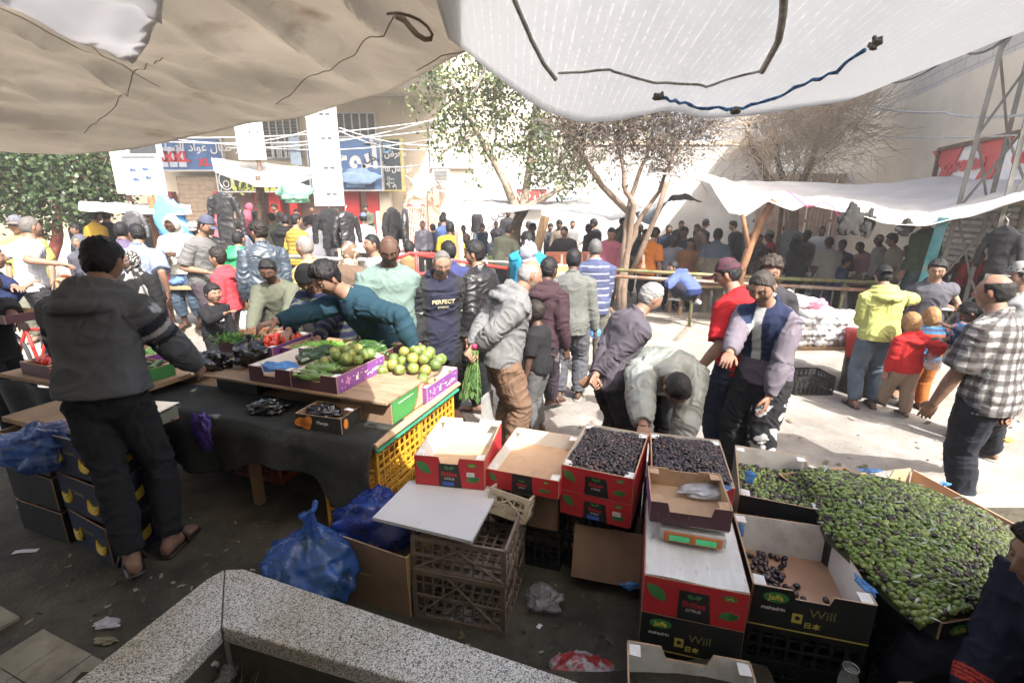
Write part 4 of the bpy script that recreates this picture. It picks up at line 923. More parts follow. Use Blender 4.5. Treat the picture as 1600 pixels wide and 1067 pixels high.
# red and white billboard on the right building
s0, z0_ = wallz(1484, 277); s9, z9 = wallz(1600, 262); sA, zA = wallz(1500, 232)
bd = thing('billboard', 'large red and white billboard on the right building with red rounded lettering', 'billboard', tuple(rb0 + rd * 0 ), math.atan2(rd.y, rd.x))
x1_, x0_ = s0, s9 - 2.5; zt_, zb_ = zA, z0_ - .25
b = MB(); b.box(((x0_ + x1_) / 2, .16, (zt_ + zb_) / 2), (x1_ - x0_, .12, zt_ - zb_)); b.obj('board', w_t, bd)
mr_ = mat('billboard_red', (.50, .08, .08), rough=.5, var=.05)
for k in range(4):
    xx = x1_ - .3 - k * (x1_ - x0_) / 3.4; q = MB(); q.prism([(-.35, 0), (.1, 0), (.5, zt_ - zb_), (-.6, zt_ - zb_), (-.1, (zt_ - zb_) * .5)], 0, .012, M=Matrix.Translation((xx, .235, zb_)) @ Matrix.Rotation(R(180), 4, 'Z') @ Matrix.Rotation(R(90), 4, 'X')); q.obj('red_shape', mr_, bd)
q = MB(); [q.box(((x0_ + x1_) / 2, .23, z), (x1_ - x0_ + .1, .1, .07)) for z in (zb_, zt_)]; [q.box((x, .232, (zb_ + zt_) / 2), (.07, .1, zt_ - zb_)) for x in (x0_, x1_)]; q.obj('frame', m_iron, bd)
for xc in (x1_ - .95, x1_ - 2.9): text_mesh('ooredoo', .36, mr_, 'lettering', bd, Matrix.Translation((xc, .26, zb_ + .42)) @ Matrix.Rotation(R(180), 4, 'Z') @ Matrix.Rotation(R(90), 4, 'X'), ext=.006, bold=.012)
# ============================================================ lattice pylon
def beam(b, p, q, wd, m=None):
    p, q = Vector(p), Vector(q); b.tube([p, q], wd * .7, 4, m)
pyb = at(1502, 462, z=0); 
pyb = Vector((at(1527, 440, y=6.6).x, 6.6, GZ))
py_ = thing('lattice_pylon', 'grey steel lattice pylon with coiled cable standing behind the stalls', 'pylon', tuple(pyb), R(12))
H_ = 9.0; m_py = mat('galvanised', (.15, .145, .13), rough=.6, var=.25, scale=4, metal=.4); wb, wt = .31, .13
cor = lambda sx, sy, z: Vector((sx * (wb + (wt - wb) * z / H_), sy * (wb + (wt - wb) * z / H_), z))
for sx in (-1, 1):
    for sy in (-1, 1): b = MB(); beam(b, cor(sx, sy, 0), cor(sx, sy, H_), .048); b.obj('leg', m_py, py_)
for k in range(9):
    z0_, z1_ = k * .95 + .1, k * .95 + 1.05
    for (a, c) in (((-1, -1), (1, -1)), ((1, -1), (1, 1)), ((1, 1), (-1, 1)), ((-1, 1), (-1, -1))):
        b = MB(); beam(b, cor(*a, z0_), cor(*c, z1_), .026); b.obj('brace', m_py, py_)
b = MB()
for k in range(5): b.tube([(-.5 + .02 * k, -.5 - .03 * k, 3.3 + .02 * k) + np.array([(.16 + .02 * k) * math.cos(a), 0, (.30 + .02 * k) * math.sin(a)]) for a in np.linspace(0, 6.283, 24)], .012, 5)
tag(b.obj('cable_coil', mat('cable_black', (.03, .03, .03))), 'loops of black cable tied to the lattice pylon', 'cable'); b_ = bpy.data.objects['cable_coil']; b_.location = pyb; b_.rotation_euler[2] = R(12)
# overhead wires
def wire(name, label, pts, r=.012, sag=.2, m=None, grp='overhead wires across the street'):
    P = [at(a, c, y=y) for a, c, y in pts]; out = []
    for i in range(len(P) - 1):
        for t in np.linspace(0, 1, 9)[:-1 if i < len(P) - 2 else None]: q = P[i].lerp(P[i + 1], t); q.z -= sag * 4 * t * (1 - t); out.append(q)
    b = MB(); b.tube(out, r, 5); return tag(b.obj(name, m or mat('wire_dark', (.05, .05, .055)), None, True), label, 'wire', grp)
mw = mat('wire_pale', (.35, .35, .35))
wire('overhead_wire', 'thick grey cable from the pylon across the beige wall', [(1360, 166, 13), (1475, 176, 9), (1600, 180, 6.5)], .02, .05, mw)
wire('overhead_wire', 'twisted dotted line strung across the beige wall', [(1360, 211, 13), (1600, 211, 6.5)], .012, .05, mw)
wire('overhead_wire', 'bundle of black cables climbing to the upper right corner', [(1370, 122, 10), (1480, 80, 7), (1610, 18, 4.5)], .022, .1)
wire('overhead_wire', 'second black cable just under the bundle at the upper right', [(1380, 128, 10), (1500, 76, 7), (1610, 26, 4.5)], .014, .15)
for i, (a, c, e, f, lab) in enumerate(((250, 215, 770, 172, 'lowest crossing'), (250, 222, 760, 190, 'long pale'), (345, 225, 690, 215, 'level pale'), (360, 232, 700, 180, 'steepest pale'), (250, 214, 480, 205, 'short top'), (530, 200, 730, 222, 'falling pale'), (530, 205, 690, 230, 'thin falling'), (575, 260, 760, 225, 'low slanting'))):
    wire('overhead_wire', '%s wire in the tangle before the overhanging building' % lab, [(a, c, 14), (e, f, 16)], .018, .25, mw)
# ============================================================ awnings
m_canvas = mat('canvas_beige', (.46, .43, .385), rough=.9, var=.14, scale=1.6, dirt=(.27, .22, .17), dscale=2.6, dth=(.55, .8), bump=3.5, bscale=7, trans=.58)
m_tarp = bpy.data.materials.new('striped_tarp'); m_tarp.use_nodes = True; nt = m_tarp.node_tree; pb = nt.nodes['Principled BSDF']; pb.inputs['Roughness'].default_value = .6
tc = N(nt, 'ShaderNodeTexCoord'); wv = N(nt, 'ShaderNodeTexWave'); wv.inputs['Scale'].default_value = 19.0; wv.inputs['Distortion'].default_value = .6; wv.inputs['Detail'].default_value = 2; wv.inputs['Detail Scale'].default_value = 3
nt.links.new(tc.outputs['Object'], wv.inputs['Vector']); n1 = N(nt, 'ShaderNodeTexNoise'); n1.inputs['Scale'].default_value = 70; n1.inputs['Detail'].default_value = 6; nt.links.new(tc.outputs['Object'], n1.inputs['Vector'])
r1 = N(nt, 'ShaderNodeValToRGB'); r1.color_ramp.elements[0].position = .90; r1.color_ramp.elements[1].position = .99; nt.links.new(wv.outputs[0], r1.inputs[0])
r2 = N(nt, 'ShaderNodeValToRGB'); r2.color_ramp.elements[0].position = .42; r2.color_ramp.elements[1].position = .60; nt.links.new(n1.outputs[0], r2.inputs[0])
mu = N(nt, 'ShaderNodeMath', operation='MULTIPLY'); nt.links.new(r1.outputs[0], mu.inputs[0]); nt.links.new(r2.outputs[0], mu.inputs[1])
mx = N(nt, 'ShaderNodeMixRGB'); mx.inputs[1].default_value = (.69, .70, .71, 1); mx.inputs[2].default_value = (.80, .80, .80, 1); nt.links.new(mu.outputs[0], mx.inputs[0]); nt.links.new(mx.outputs[0], pb.inputs['Base Color'])
tr = N(nt, 'ShaderNodeBsdfTranslucent'); nt.links.new(mx.outputs[0], tr.inputs[0]); ms = N(nt, 'ShaderNodeMixShader'); md = N(nt, 'ShaderNodeMath', operation='MULTIPLY_ADD'); md.inputs[1].default_value = .06; md.inputs[2].default_value = .48
nt.links.new(mu.outputs[0], md.inputs[0]); nt.links.new(md.outputs[0], ms.inputs[0]); nt.links.new(pb.outputs[0], ms.inputs[1]); nt.links.new(tr.outputs[0], ms.inputs[2]); nt.links.new(ms.outputs[0], nt.nodes['Material Output'].inputs[0])
m_plain = mat('white_tarp', (.72, .72, .73), rough=.6, var=.10, scale=2, bump=.4, bscale=14, trans=.45, dirt=(.45, .40, .34), dscale=2, dth=(.6, .8))
def curve3(pts):
    """pixel/depth control points → smooth 3-D polyline function of u"""
    P = [at(a, c, y=y) for a, c, y in pts]; D = [0]
    for i in range(len(P) - 1): D.append(D[-1] + (P[i + 1] - P[i]).length)
    D = np.array(D) / D[-1]; A = np.array([tuple(p) for p in P])
    return lambda u: np.array([np.interp(u, D, A[:, k]) for k in range(3)])
def awning(name, label, front, back, m, nu=120, nv=90, sag=.10, wr=.02, seed=1, t=.002, group=None, tie=7, pull=None):
    f, bk = curve3(front), back
    def fn(u, v):
        p = f(u) * (1 - v) + bk(u) * v
        z = -sag * math.sin(math.pi * v) * (1 + .3 * math.sin(u * 9 + seed))
        q = np.array([[u * 14, v * 9, seed]]); fade = min(1, v * 6 + .15)
        z += wr * float(fbm(q, .55, seed)[0]) * fade + wr * .5 * float(np.abs(nz(np.array([[u * 30 + 3 * math.sin(v * 5), v * 5, seed]]), 1, seed))[0]) * fade
        z += -.025 * abs(math.sin(u * tie * math.pi)) * max(0, 1 - v * 5)
        if pull: z += pull(u, v)
        return (p[0], p[1], p[2] + z)
    b = MB(); b.sheet(fn, nu, nv, t); o = b.obj(name, m, None, True); return tag(o, label, 'awning', group), fn
# beige canvas: front edge low across the upper left
cf = [(-520, 190, 3.3), (-250, 225, 3.3), (0, 236, 3.2), (110, 237, 3.15), (210, 227, 3.1), (300, 210, 3.0), (400, 192, 2.85), (500, 166, 2.6), (600, 137, 2.25), (670, 105, 1.85), (735, 76, 1.45)]
cb = lambda u: np.array([-6.2 + 6.5 * u, -2.9, 2.95 - .1 * u])
def cpull(u, v):      # creases that run together towards the tie above the camera
    a = math.atan2(v - .62, (u - .70) * 1.6); d_ = math.hypot(v - .62, (u - .70) * 1.6); k = abs(math.sin(a * 17 + 2.5 * d_ + .8 * math.sin(d_ * 14)))
    return .008 * math.sin(u * 70 + 9 * math.sin(v * 11)) * math.sin(v * 40 + 5 * math.sin(u * 15)) * min(1, v * 9) + .012 * abs(math.sin(u * 31 + 6 * math.sin(v * 7 + u * 9))) * min(1, v * 5) - .05 * (1 - k) ** 3 * min(1, v * 7) * (.4 + .6 * math.sin(a * 5 + 1) ** 2) - .05 * math.exp(-((u - .72) / .03) ** 2) * math.exp(-((v - .3) / .3) ** 2)
canvas, fcan = awning('canvas_awning', 'sagging beige canvas awning with tied seams across the upper left', cf, cb, m_canvas, 230, 170, .06, .045, 2.3, .003, 'awnings over the near stalls', 3, cpull)
def to_px(p):
    q = Vector(p) - Vector((0, 0, CAMH)); f = q.y * math.cos(PITCH) - q.z * math.sin(PITCH); return (800 + FPX * q.x / f, 533.5 - FPX * (q.y * math.sin(PITCH) + q.z * math.cos(PITCH)) / f) if f > .05 else (1e6, 1e6)
def uv_at(fn, pts, n=90):
    G = [(i / n, j / n) for i in range(n + 1) for j in range(n + 1)]; Q = np.array([to_px(fn(*g)) for g in G]); return [G[int(np.argmin(((Q - np.array(p)) ** 2).sum(1)))] for p in pts]
def on_sheet(name, fn, uv, r, m, parent, lift=-.004, n=8):
    P = []
    for i in range(len(uv) - 1):
        for t in np.linspace(0, 1, 12)[:-1 if i < len(uv) - 2 else None]: u = uv[i][0] * (1 - t) + uv[i + 1][0] * t; v = uv[i][1] * (1 - t) + uv[i + 1][1] * t; p = fn(u, v); P.append((p[0], p[1], p[2] + lift))
    b = MB(); b.tube(P, r, n); return b.obj(name, m, parent, True)
seam = mat('seam_brown', (.34, .28, .22), rough=.9)
_sp = [[(612, 24), (600, 40), (580, 62), (548, 86), (515, 106), (470, 138), (430, 160)], [(728, 78), (690, 88), (655, 108)], [(0, 8), (80, 66), (205, 115)], [(245, 85), (208, 118), (188, 160), (140, 208)], [(120, 68), (160, 90), (205, 112), (240, 130)]]
_uv = uv_at(fcan, [q for l in _sp for q in l]); _k = 0
for l in _sp: on_sheet('seam', fcan, _uv[_k:_k + len(l)], .0018, seam, canvas, .0); _k += len(l)
_c = uv_at(fcan, [(-60, -30), (150, 74), (262, -40), (212, 80)])
# white patch stitched into the canvas, and the big striped white tarpaulin on the right
wf = [(-60, 20, 1.28), (60, 48, 1.27), (130, 68, 1.25), (215, 78, 1.22), (250, 60, 1.12), (262, 0, 1.0)]
bl2 = lambda u, v, k: (_c[0][k] * (1 - v) + _c[2][k] * v) * (1 - u) + (_c[1][k] * (1 - v) + _c[3][k] * v) * u
b = MB(); b.sheet(lambda u, v: (lambda p: (p[0], p[1], p[2] - .012 - .004 * math.sin(u * 9 + v * 12)))(fcan(bl2(u, v, 0), bl2(u, v, 1))), 30, 30, .002);
import bmesh
_bm = bmesh.new(); _bm.from_mesh(canvas.data); _q = [to_px(fcan(bl2(a, c, 0), bl2(a, c, 1))) for a, c in ((.06, .04), (.06, .94), (.94, .94), (.94, .04))]
def inpoly(p, P): return len({((P[i][0] - P[i - 1][0]) * (p[1] - P[i - 1][1]) - (P[i][1] - P[i - 1][1]) * (p[0] - P[i - 1][0])) > 0 for i in range(len(P))}) == 1
bmesh.ops.delete(_bm, geom=[f for f in _bm.faces if f.calc_center_median().y > .3 and inpoly(to_px(f.calc_center_median()), _q)], context='FACES'); _bm.to_mesh(canvas.data); _bm.free()
tag(b.obj('cloth_patch', m_plain, None, True), 'lighter white cloth patch stitched under the beige canvas at the upper left', 'cloth')
rf = [(700, 60, 1.30), (735, 82, 1.32), (790, 118, 1.32), (850, 158, 1.30), (905, 176, 1.28), (960, 180, 1.26), (1035, 172, 1.24), (1100, 181, 1.24), (1180, 166, 1.24), (1260, 150, 1.26), (1330, 143, 1.28), (1400, 120, 1.32), (1470, 84, 1.38), (1530, 44, 1.45), (1600, 6, 1.55), (1760, -70, 1.8)]
rb_ = lambda u: np.array([-.2 + 5.6 * u, -2.8, 2.85 + .35 * u])
tarp, ftar = awning('tarpaulin_awning', 'white striped plastic tarpaulin awning with dark seams across the upper right', rf, rb_, m_tarp, 150, 90, .05, .022, 4.1, .002, 'awnings over the near stalls', 4)
for l, r_ in (([(798, -20), (835, 60), (856, 92), (872, 118)], .0045), ([(1228, -20), (1212, 60), (1193, 108)], .006), ([(874, 108), (950, 106), (985, 118), (1036, 128), (1110, 128), (1190, 108)], .0025)): on_sheet('seam', ftar, uv_at(ftar, l, 140), r_, mat('seam_dark', (.5, .48, .45), rough=.9, var=.4, scale=40), tarp, -.006)
# blue rope tying the tarpaulin edge
P = [at(a, c, y=y) for a, c, y in ((1036, 138, 1.2), (1062, 150, 1.19), (1100, 160, 1.19), (1150, 158, 1.19), (1200, 146, 1.2), (1260, 122, 1.2), (1310, 96, 1.22), (1365, 52, 1.25))]
_uvr = uv_at(ftar, [(1036, 138), (1062, 150), (1100, 160), (1150, 158), (1200, 146), (1260, 122), (1310, 96), (1365, 52)], 160); P = [Vector(ftar(*q)) + Vector((0, 0, -.016)) for q in _uvr]; out = []
for i in range(len(P) - 1):
    for t in (0, .25, .5, .75): out.append(P[i].lerp(P[i + 1], t) + Vector((0, 0, .003 * math.sin(i * 5 + t * 9))))
b = MB(); b.tube(out, [.0032 + .0008 * math.sin(i * 2.4) for i in range(len(out))], 8)
tag(b.obj('rope', mat('rope_blue', (.12, .28, .62), rough=.8, var=.7, scale=60, bump=.8, bscale=200), None, True), 'twisted blue rope threaded along the tarpaulin edge', 'rope')
for (a, c, y, lab) in ((1036, 134, 1.19, 'dark knot of cord at the left end of the blue rope'), (1152, 156, 1.18, 'small dark knot halfway along the blue rope'), (1366, 50, 1.24, 'dark knot of cord at the upper end of the blue rope')):
    p = Vector(ftar(*uv_at(ftar, [(a, c)], 160)[0])) + Vector((0, 0, -.02)); b = MB()
    for k in range(6): d = Vector(rng.normal(0, 1, 3)).normalized() * .009; b.tube([p - d, p + Vector(rng.normal(0, .004, 3)), p + d * 1.2], .0035, 6)
    tag(b.obj('cord_knot', mat('cord_dark', (.20, .18, .16)), None, True), lab, 'knot')
p = [at(a, c, y=y) for a, c, y in ((605, 22, 1.25), (622, 21, 1.26), (640, 25, 1.27), (656, 32, 1.275), (668, 42, 1.28), (675, 53, 1.29), (674, 61, 1.3), (664, 62, 1.3), (652, 55, 1.3), (642, 44, 1.3), (632, 32, 1.29), (618, 25, 1.28))]
b = MB(); b.tube(p, .008, 6, flat=.3); tag(b.obj('webbing_strap', mat('strap_brown', (.28, .22, .17), rough=.9)), 'dark looped webbing strap on the canvas seam', 'strap')
p = [at(a, c, y=y) for a, c, y in ((730, 78, 1.33), (755, 92, 1.34), (757, 112, 1.35), (748, 128, 1.36), (742, 145, 1.36))]
b = MB(); b.tube(p, [.012, .014, .011, .009, .006], 6, flat=.25); tag(b.obj('cloth_strip', m_plain), 'torn white cloth strip hanging where canvas and tarpaulin meet', 'cloth')
# ============================================================ planter of granite slabs
m_gran = bpy.data.materials.new('granite'); m_gran.use_nodes = True; nt = m_gran.node_tree; pb = nt.nodes['Principled BSDF']; tc = N(nt, 'ShaderNodeTexCoord')
vo = N(nt, 'ShaderNodeTexVoronoi'); vo.inputs['Scale'].default_value = 300; nt.links.new(tc.outputs['Object'], vo.inputs['Vector']); no = N(nt, 'ShaderNodeTexNoise'); no.inputs['Scale'].default_value = 190; no.inputs['Detail'].default_value = 6; no.inputs['Roughness'].default_value = .7; nt.links.new(tc.outputs['Object'], no.inputs['Vector'])
sp_ = N(nt, 'ShaderNodeSeparateColor'); nt.links.new(vo.outputs['Color'], sp_.inputs[0]); ad = N(nt, 'ShaderNodeMath', operation='ADD'); nt.links.new(sp_.outputs[0], ad.inputs[0]); nt.links.new(no.outputs[0], ad.inputs[1])
cr = N(nt, 'ShaderNodeValToRGB'); e = cr.color_ramp.elements; e[0].position = .40; e[0].color = (.05, .05, .045, 1); e[1].position = .88; e[1].color = (.62, .62, .60, 1); x = e.new(.56); x.color = (.28, .275, .26, 1); x = e.new(.70); x.color = (.50, .495, .46, 1)
sc_ = N(nt, 'ShaderNodeMath', operation='MULTIPLY'); sc_.inputs[1].default_value = .66; nt.links.new(ad.outputs[0], sc_.inputs[0]); nt.links.new(sc_.outputs[0], cr.inputs[0]); n2 = N(nt, 'ShaderNodeTexNoise'); n2.inputs['Scale'].default_value = 3; n2.inputs['Detail'].default_value = 5; nt.links.new(tc.outputs['Object'], n2.inputs['Vector'])
r2 = N(nt, 'ShaderNodeValToRGB'); r2.color_ramp.elements[0].position = .35; r2.color_ramp.elements[0].color = (.72, .68, .58, 1); r2.color_ramp.elements[1].position = .6; r2.color_ramp.elements[1].color = (1, 1, 1, 1); nt.links.new(n2.outputs[0], r2.inputs[0])
mx = N(nt, 'ShaderNodeMixRGB', blend_type='MULTIPLY'); mx.inputs[0].default_value = 1; nt.links.new(cr.outputs[0], mx.inputs[1]); nt.links.new(r2.outputs[0], mx.inputs[2]); nt.links.new(mx.outputs[0], pb.inputs['Base Color']); pb.inputs['Roughness'].default_value = .55
PZ = .45
pl_ = thing('stone_planter', 'low planter edged with speckled grey granite slabs meeting at a corner', 'planter', (0, 0, 0))
g = lambda px, py, z=PZ: at(px, py, z=z)
A, B_, C2, D2 = g(380, 888), g(350, 889), g(322, 905), g(345, 978)
u_ = (g(910, 1067) - A).normalized(); v_ = Vector((u_.y, -u_.x, 0)); w2 = (g(115, 1067) - C2).normalized()
def slab(poly, z0, z1, m, nm, bev=.006):
    b = MB(); b.prism([(p.x, p.y) for p in poly][::-1], z0, z1); o = b.obj(nm, m, pl_); bm_ = o.modifiers.new('b', 'BEVEL'); bm_.width = bev; bm_.segments = 2; return o
u2 = (g(640, 1067) - D2).normalized(); w3 = (g(256, 1067) - D2).normalized(); gap = Vector((.004, -.001, 0))
slab([B_ + gap, A, A + u_ * 3.2, D2 + u2 * 3.1, D2 + gap], PZ - .07, PZ, m_gran, 'slab'); slab([B_, D2, D2 + w3 * 1.4, C2 + w2 * 1.9, C2], PZ - .07, PZ, m_gran, 'slab')
i1 = lambda p: p + Vector((0, 0, 0))
mwall = mat('planter_wall', (.07, .065, .05), rough=.95, dirt=(.03, .04, .02), bump=.6)
slab([D2 + Vector((.02, .10, 0)), D2 + Vector((.02, .10, 0)) + u_ * 3.0, D2 + Vector((.02, .03, 0)) + u2 * 3.0, D2 + Vector((0, .02, 0))], 0, PZ - .07, mwall, 'wall'); slab([D2 + Vector((-.10, .06, 0)), D2 + Vector((-.02, .03, 0)), D2 + w3 * 1.4 + Vector((-.02, 0, 0)), D2 + w3 * 1.4 + Vector((-.12, 0, 0))], 0, PZ - .07, mwall, 'wall')
b = MB(); q0 = D2 + Vector((0, 0, 0)); b.grid(lambda s, t: tuple(np.array([D2.x - .6 + 2.6 * s, D2.y + .05 - 1.5 * t, .20 + .03 * float(nz(np.array([[s * 9, t * 9, 0]]))[0])])), 30, 20); b.obj('soil', mat('soil_dark', (.035, .028, .018), rough=1, bump=1, bscale=40, var=.5), pl_)
b = MB()
for k in range(240):
    x, y = D2.x + random.uniform(0, .55), D2.y - random.uniform(.02, .35); l = random.uniform(.04, .12); a = random.uniform(0, 6.3); b.tube([(x, y, .2), (x + .3 * l * math.cos(a), y + .3 * l * math.sin(a), .2 + l * .6), (x + .8 * l * math.cos(a), y + .8 * l * math.sin(a), .2 + l * .8)], [.0016, .0012, .0004], 3)
tag(b.obj('grass_tufts', mat('dry_grass', (.12, .11, .045), var=.4)), 'dry grass in the planter', kind='stuff')
# ============================================================ crumpled plastic bags, papers
def lump(name, label, cat, c, r, m, seed, n=(36, 48), amp=.35, flat=.8, group=None, top=None, rz=0, parent=None):
    th, ph = np.meshgrid(np.linspace(.02, math.pi - .02, n[0]), np.linspace(0, 2 * math.pi, n[1], endpoint=False), indexing='ij')
    d = np.stack([np.sin(th) * np.cos(ph), np.sin(th) * np.sin(ph), np.cos(th)], -1).reshape(-1, 3)
    k = 1 + amp * (fbm(d, 1.6, seed, 2)) + amp * .55 * (.5 - np.sqrt(np.abs(nz(d, 4.5, seed + 2)) + .02)) + amp * .28 * (.5 - np.sqrt(np.abs(nz(d, 11, seed + 4)) + .02))
    p = d * k[:, None] * np.array(r); 
    if top: t = sm(d[:, 2], .55, 1.0); p[:, 2] += top * t; p[:, :2] *= (1 - .75 * sm(d[:, 2], .55, .85) + .8 * sm(d[:, 2], .93, 1))[:, None]
    p[:, 2] = np.maximum(p[:, 2], -flat * (r[2] if hasattr(r, '__len__') else r))
    q = p.copy(); q[:, 0] = p[:, 0] * math.cos(rz) - p[:, 1] * math.sin(rz); q[:, 1] = p[:, 0] * math.sin(rz) + p[:, 1] * math.cos(rz)
    b = MB(); b.add(q, [(i * n[1] + j, (i + 1) * n[1] + j, (i + 1) * n[1] + (j + 1) % n[1], i * n[1] + (j + 1) % n[1]) for i in range(n[0] - 1) for j in range(n[1])])
    o = b.obj(name, m, parent, True); o.location = c
    if parent is None: tag(o, label, cat, group)
    return o
m_blue = bagmat('blue_bag', (.045, .13, .42), .72, .22); m_dblue = bagmat('deep_blue_bag', (.015, .05, .30), .93, .25); m_clear = bagmat('clear_bag', (.5, .5, .5), .40, .2); m_black = mat('black_bag', (.008, .008, .009), rough=.22, var=.3, bump=1, bscale=16, spec=.8)
m_wbag = bagmat('white_bag', (.72, .72, .74), .75, .3); m_lblue = bagmat('light_blue_bag', (.10, .32, .70), .85, .25)
lump('plastic_bag', 'big translucent blue plastic bag of vegetables tied with loose ears behind the granite slab', 'bag', (-.96, 1.97, .22), (.23, .19, .22), m_blue, 3.1, (56, 72), .28, .98, 'blue plastic bags on the ground', .05)
lump('bag_contents', 'pale green cabbages showing through the big blue bag', 'vegetable', (-.96, 1.97, .19), (.16, .13, .15), mat('cabbage', (.16, .22, .09), var=.5, scale=9), 8, (20, 26), .3, .9)
lump('plastic_bag', 'deep blue plastic bag stuffed in the brown carton behind', 'bag', (-.70, 2.20, .30), (.22, .15, .16), m_dblue, 5.7, (48, 60), .3, .8, 'blue plastic bags on the ground')
lump('plastic_bag', 'bright blue plastic bag hanging at the left edge beside the banana boxes', 'bag', (-2.62, 2.45, .60), (.20, .16, .14), m_blue, 7.7, (48, 60), .25, .8, 'blue plastic bags on the ground')
for (px, py, z, r, m, lab, s) in ((850, 935, .05, (.085, .06, .05), m_clear, 'crumpled clear plastic bag right of the milk crates', 2), (722, 960, .02, (.07, .04, .02), m_clear, 'flattened clear plastic wrap before the milk crates', 4), (168, 973, .02, (.055, .03, .018), m_wbag, 'small white crumpled plastic bag on the dark pavement', 5),
        (165, 1000, .01, (.05, .02, .012), mat('dry_leaf_big', (.22, .2, .12)), 'pale torn leaf next to the white scrap on the pavement', 6), (60, 785, .12, (.11, .08, .05), m_clear, 'grey plastic bag drooping in front of the banana boxes', 9),
        (318, 1040, .28, (.06, .05, .07), m_wbag, 'crumpled clear plastic sheet in the planter corner', 11), (352, 1052, .25, (.045, .04, .03), m_clear, 'small clear bag beside the crumpled sheet in the planter', 12)):
    p = at(px, py, z=z); lump('plastic_bag' if 'leaf' not in lab else 'leaf_scrap', lab, 'bag' if 'leaf' not in lab else 'leaf', p, r, m, s, (30, 40), .4, .8)
def paper(px, py, z, w_, h_, rz, label, m=None):
    p = at(px, py, z=z); b = MB(); b.sheet(lambda u, v: ((u - .5) * w_, (v - .5) * h_, .003 * math.sin(u * 5) + .002), 8, 4, .0008); o = b.obj('paper_scrap', m or mat('paper_white', (.7, .7, .72), var=.05)); o.location = p; o.rotation_euler[2] = rz; tag(o, label, 'paper')
paper(40, 861, .004, .12, .03, R(12), 'narrow white paper strip on the dark pavement by the banana boxes'); paper(843, 978, .004, .03, .02, R(60), 'tiny white paper scrap right of the milk crates'); paper(545, 640, .75, .05, .03, 0, 'small printed white card on the mango box')
# ============================================================ boxes and crates
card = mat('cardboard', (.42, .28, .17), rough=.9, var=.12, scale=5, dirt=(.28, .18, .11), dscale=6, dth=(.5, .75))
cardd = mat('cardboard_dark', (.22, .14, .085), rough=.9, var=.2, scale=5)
cardw = mat('card_white', (.66, .65, .62), rough=.85, var=.06, scale=6, dirt=(.42, .38, .32), dscale=7, dth=(.52, .75))
pr_red = mat('print_red', (.42, .022, .028), rough=.5, var=.12, scale=5, dirt=(.25, .05, .04), dscale=9, dth=(.6, .8))
pr_blk = mat('print_black', (.018, .019, .018), rough=.5, var=.3, scale=6, dirt=(.06, .055, .045), dscale=9, dth=(.6, .8))
pr_grn = mat('print_green', (.045, .19, .05), rough=.5, var=.2); pr_dgrn = mat('print_darkgreen', (.03, .12, .03), rough=.5); pr_yel = mat('print_yellow', (.55, .46, .08), rough=.5); pr_wht = mat('print_white', (.62, .62, .6), rough=.5)
pr_pur = mat('print_purple', (.17, .055, .22), rough=.5, var=.15, scale=6); pr_mar = mat('print_maroon', (.085, .035, .045), rough=.5, var=.25, scale=7); pr_pink = mat('print_pink', (.45, .18, .35), rough=.5); pr_or = mat('print_orange', (.65, .22, .03), rough=.5); pr_navy = mat('print_navy', (.018, .02, .045), rough=.55, var=.3)
def box(name, label, loc, rz, w_, d_, h_, outer, inner=cardw, floor=card, notch=None, ends=None, group='cartons on the stalls', art=None, t=.006, tabs=True, cat='box', tilt=None):
    """open carton, origin at the bottom centre; -y is its front. notch: (front, back) width and depth of the cut-outs"""
    o = thing(name, label, cat, loc, rz, group)
    if tilt: o.rotation_euler = (tilt[0], tilt[1], rz)
    def wall(nm, L, nt_, M, om):
        b = MB(); poly = [(-L / 2, 0), (L / 2, 0), (L / 2, h_)]
        if nt_: nw, nd, sl = nt_; poly += [(nw / 2 + sl, h_), (nw / 2, h_ - nd), (-nw / 2, h_ - nd), (-nw / 2 - sl, h_)]
        poly += [(-L / 2, h_)]
        np_ = len(poly)
        for z0_, z1_, mi, MM in ((0, t * .5, 0, M), (-t * .5, 0, 1, M @ Matrix.Translation((0, 0, -.0002)))): b.prism(poly, z0_, z1_, mi, MM); b.m[-np_:] = [2] * np_
        return b.obj(nm, [om, inner, card], o)
    RX = Matrix.Rotation(R(90), 4, 'X'); n0, n1 = notch if notch else (None, None)
    wall('front_panel', w_, n0, Matrix.Translation((0, -d_ / 2, 0)) @ RX, outer)
    wall('back_panel', w_, n1, Matrix.Translation((0, d_ / 2, 0)) @ Matrix.Rotation(R(180), 4, 'Z') @ Matrix.Rotation(R(random.uniform(-1, 5)), 4, 'X') @ RX, outer)
    for s in (-1, 1): wall('side_panel', d_ - t, None, Matrix.Translation((s * w_ / 2, 0, 0)) @ Matrix.Rotation(s * R(90), 4, 'Z') @ RX, ends or outer)
    b = MB(); b.box((0, 0, .006), (w_ - t, d_ - t, .006)); b.obj('bottom', floor, o)
    if tabs:
        for sx in (-1, 1):
            for sy in (-1, 1):
                b = MB(); b.slab((sx * (w_ / 2 - .005), sy * (d_ / 2 - .005), h_ - .004), (sx * (w_ / 2 - .005), sy * (d_ / 2 - .055), h_ + .001), (sx * (w_ / 2 - .045), sy * (d_ / 2 - .055) , h_ - .004 + .002), (sx * (w_ / 2 - .045), sy * (d_ / 2 - .005), h_ - .002), .002) if sx * sy < 0 else b.slab((sx * (w_ / 2 - .045), sy * (d_ / 2 - .005), h_ - .002), (sx * (w_ / 2 - .045), sy * (d_ / 2 - .055), h_ - .002), (sx * (w_ / 2 - .005), sy * (d_ / 2 - .055), h_ + .001), (sx * (w_ / 2 - .005), sy * (d_ / 2 - .005), h_ - .004), .002)
                b.obj('corner_flap', inner, o)
    if art: art(o, w_, d_, h_)
    return o
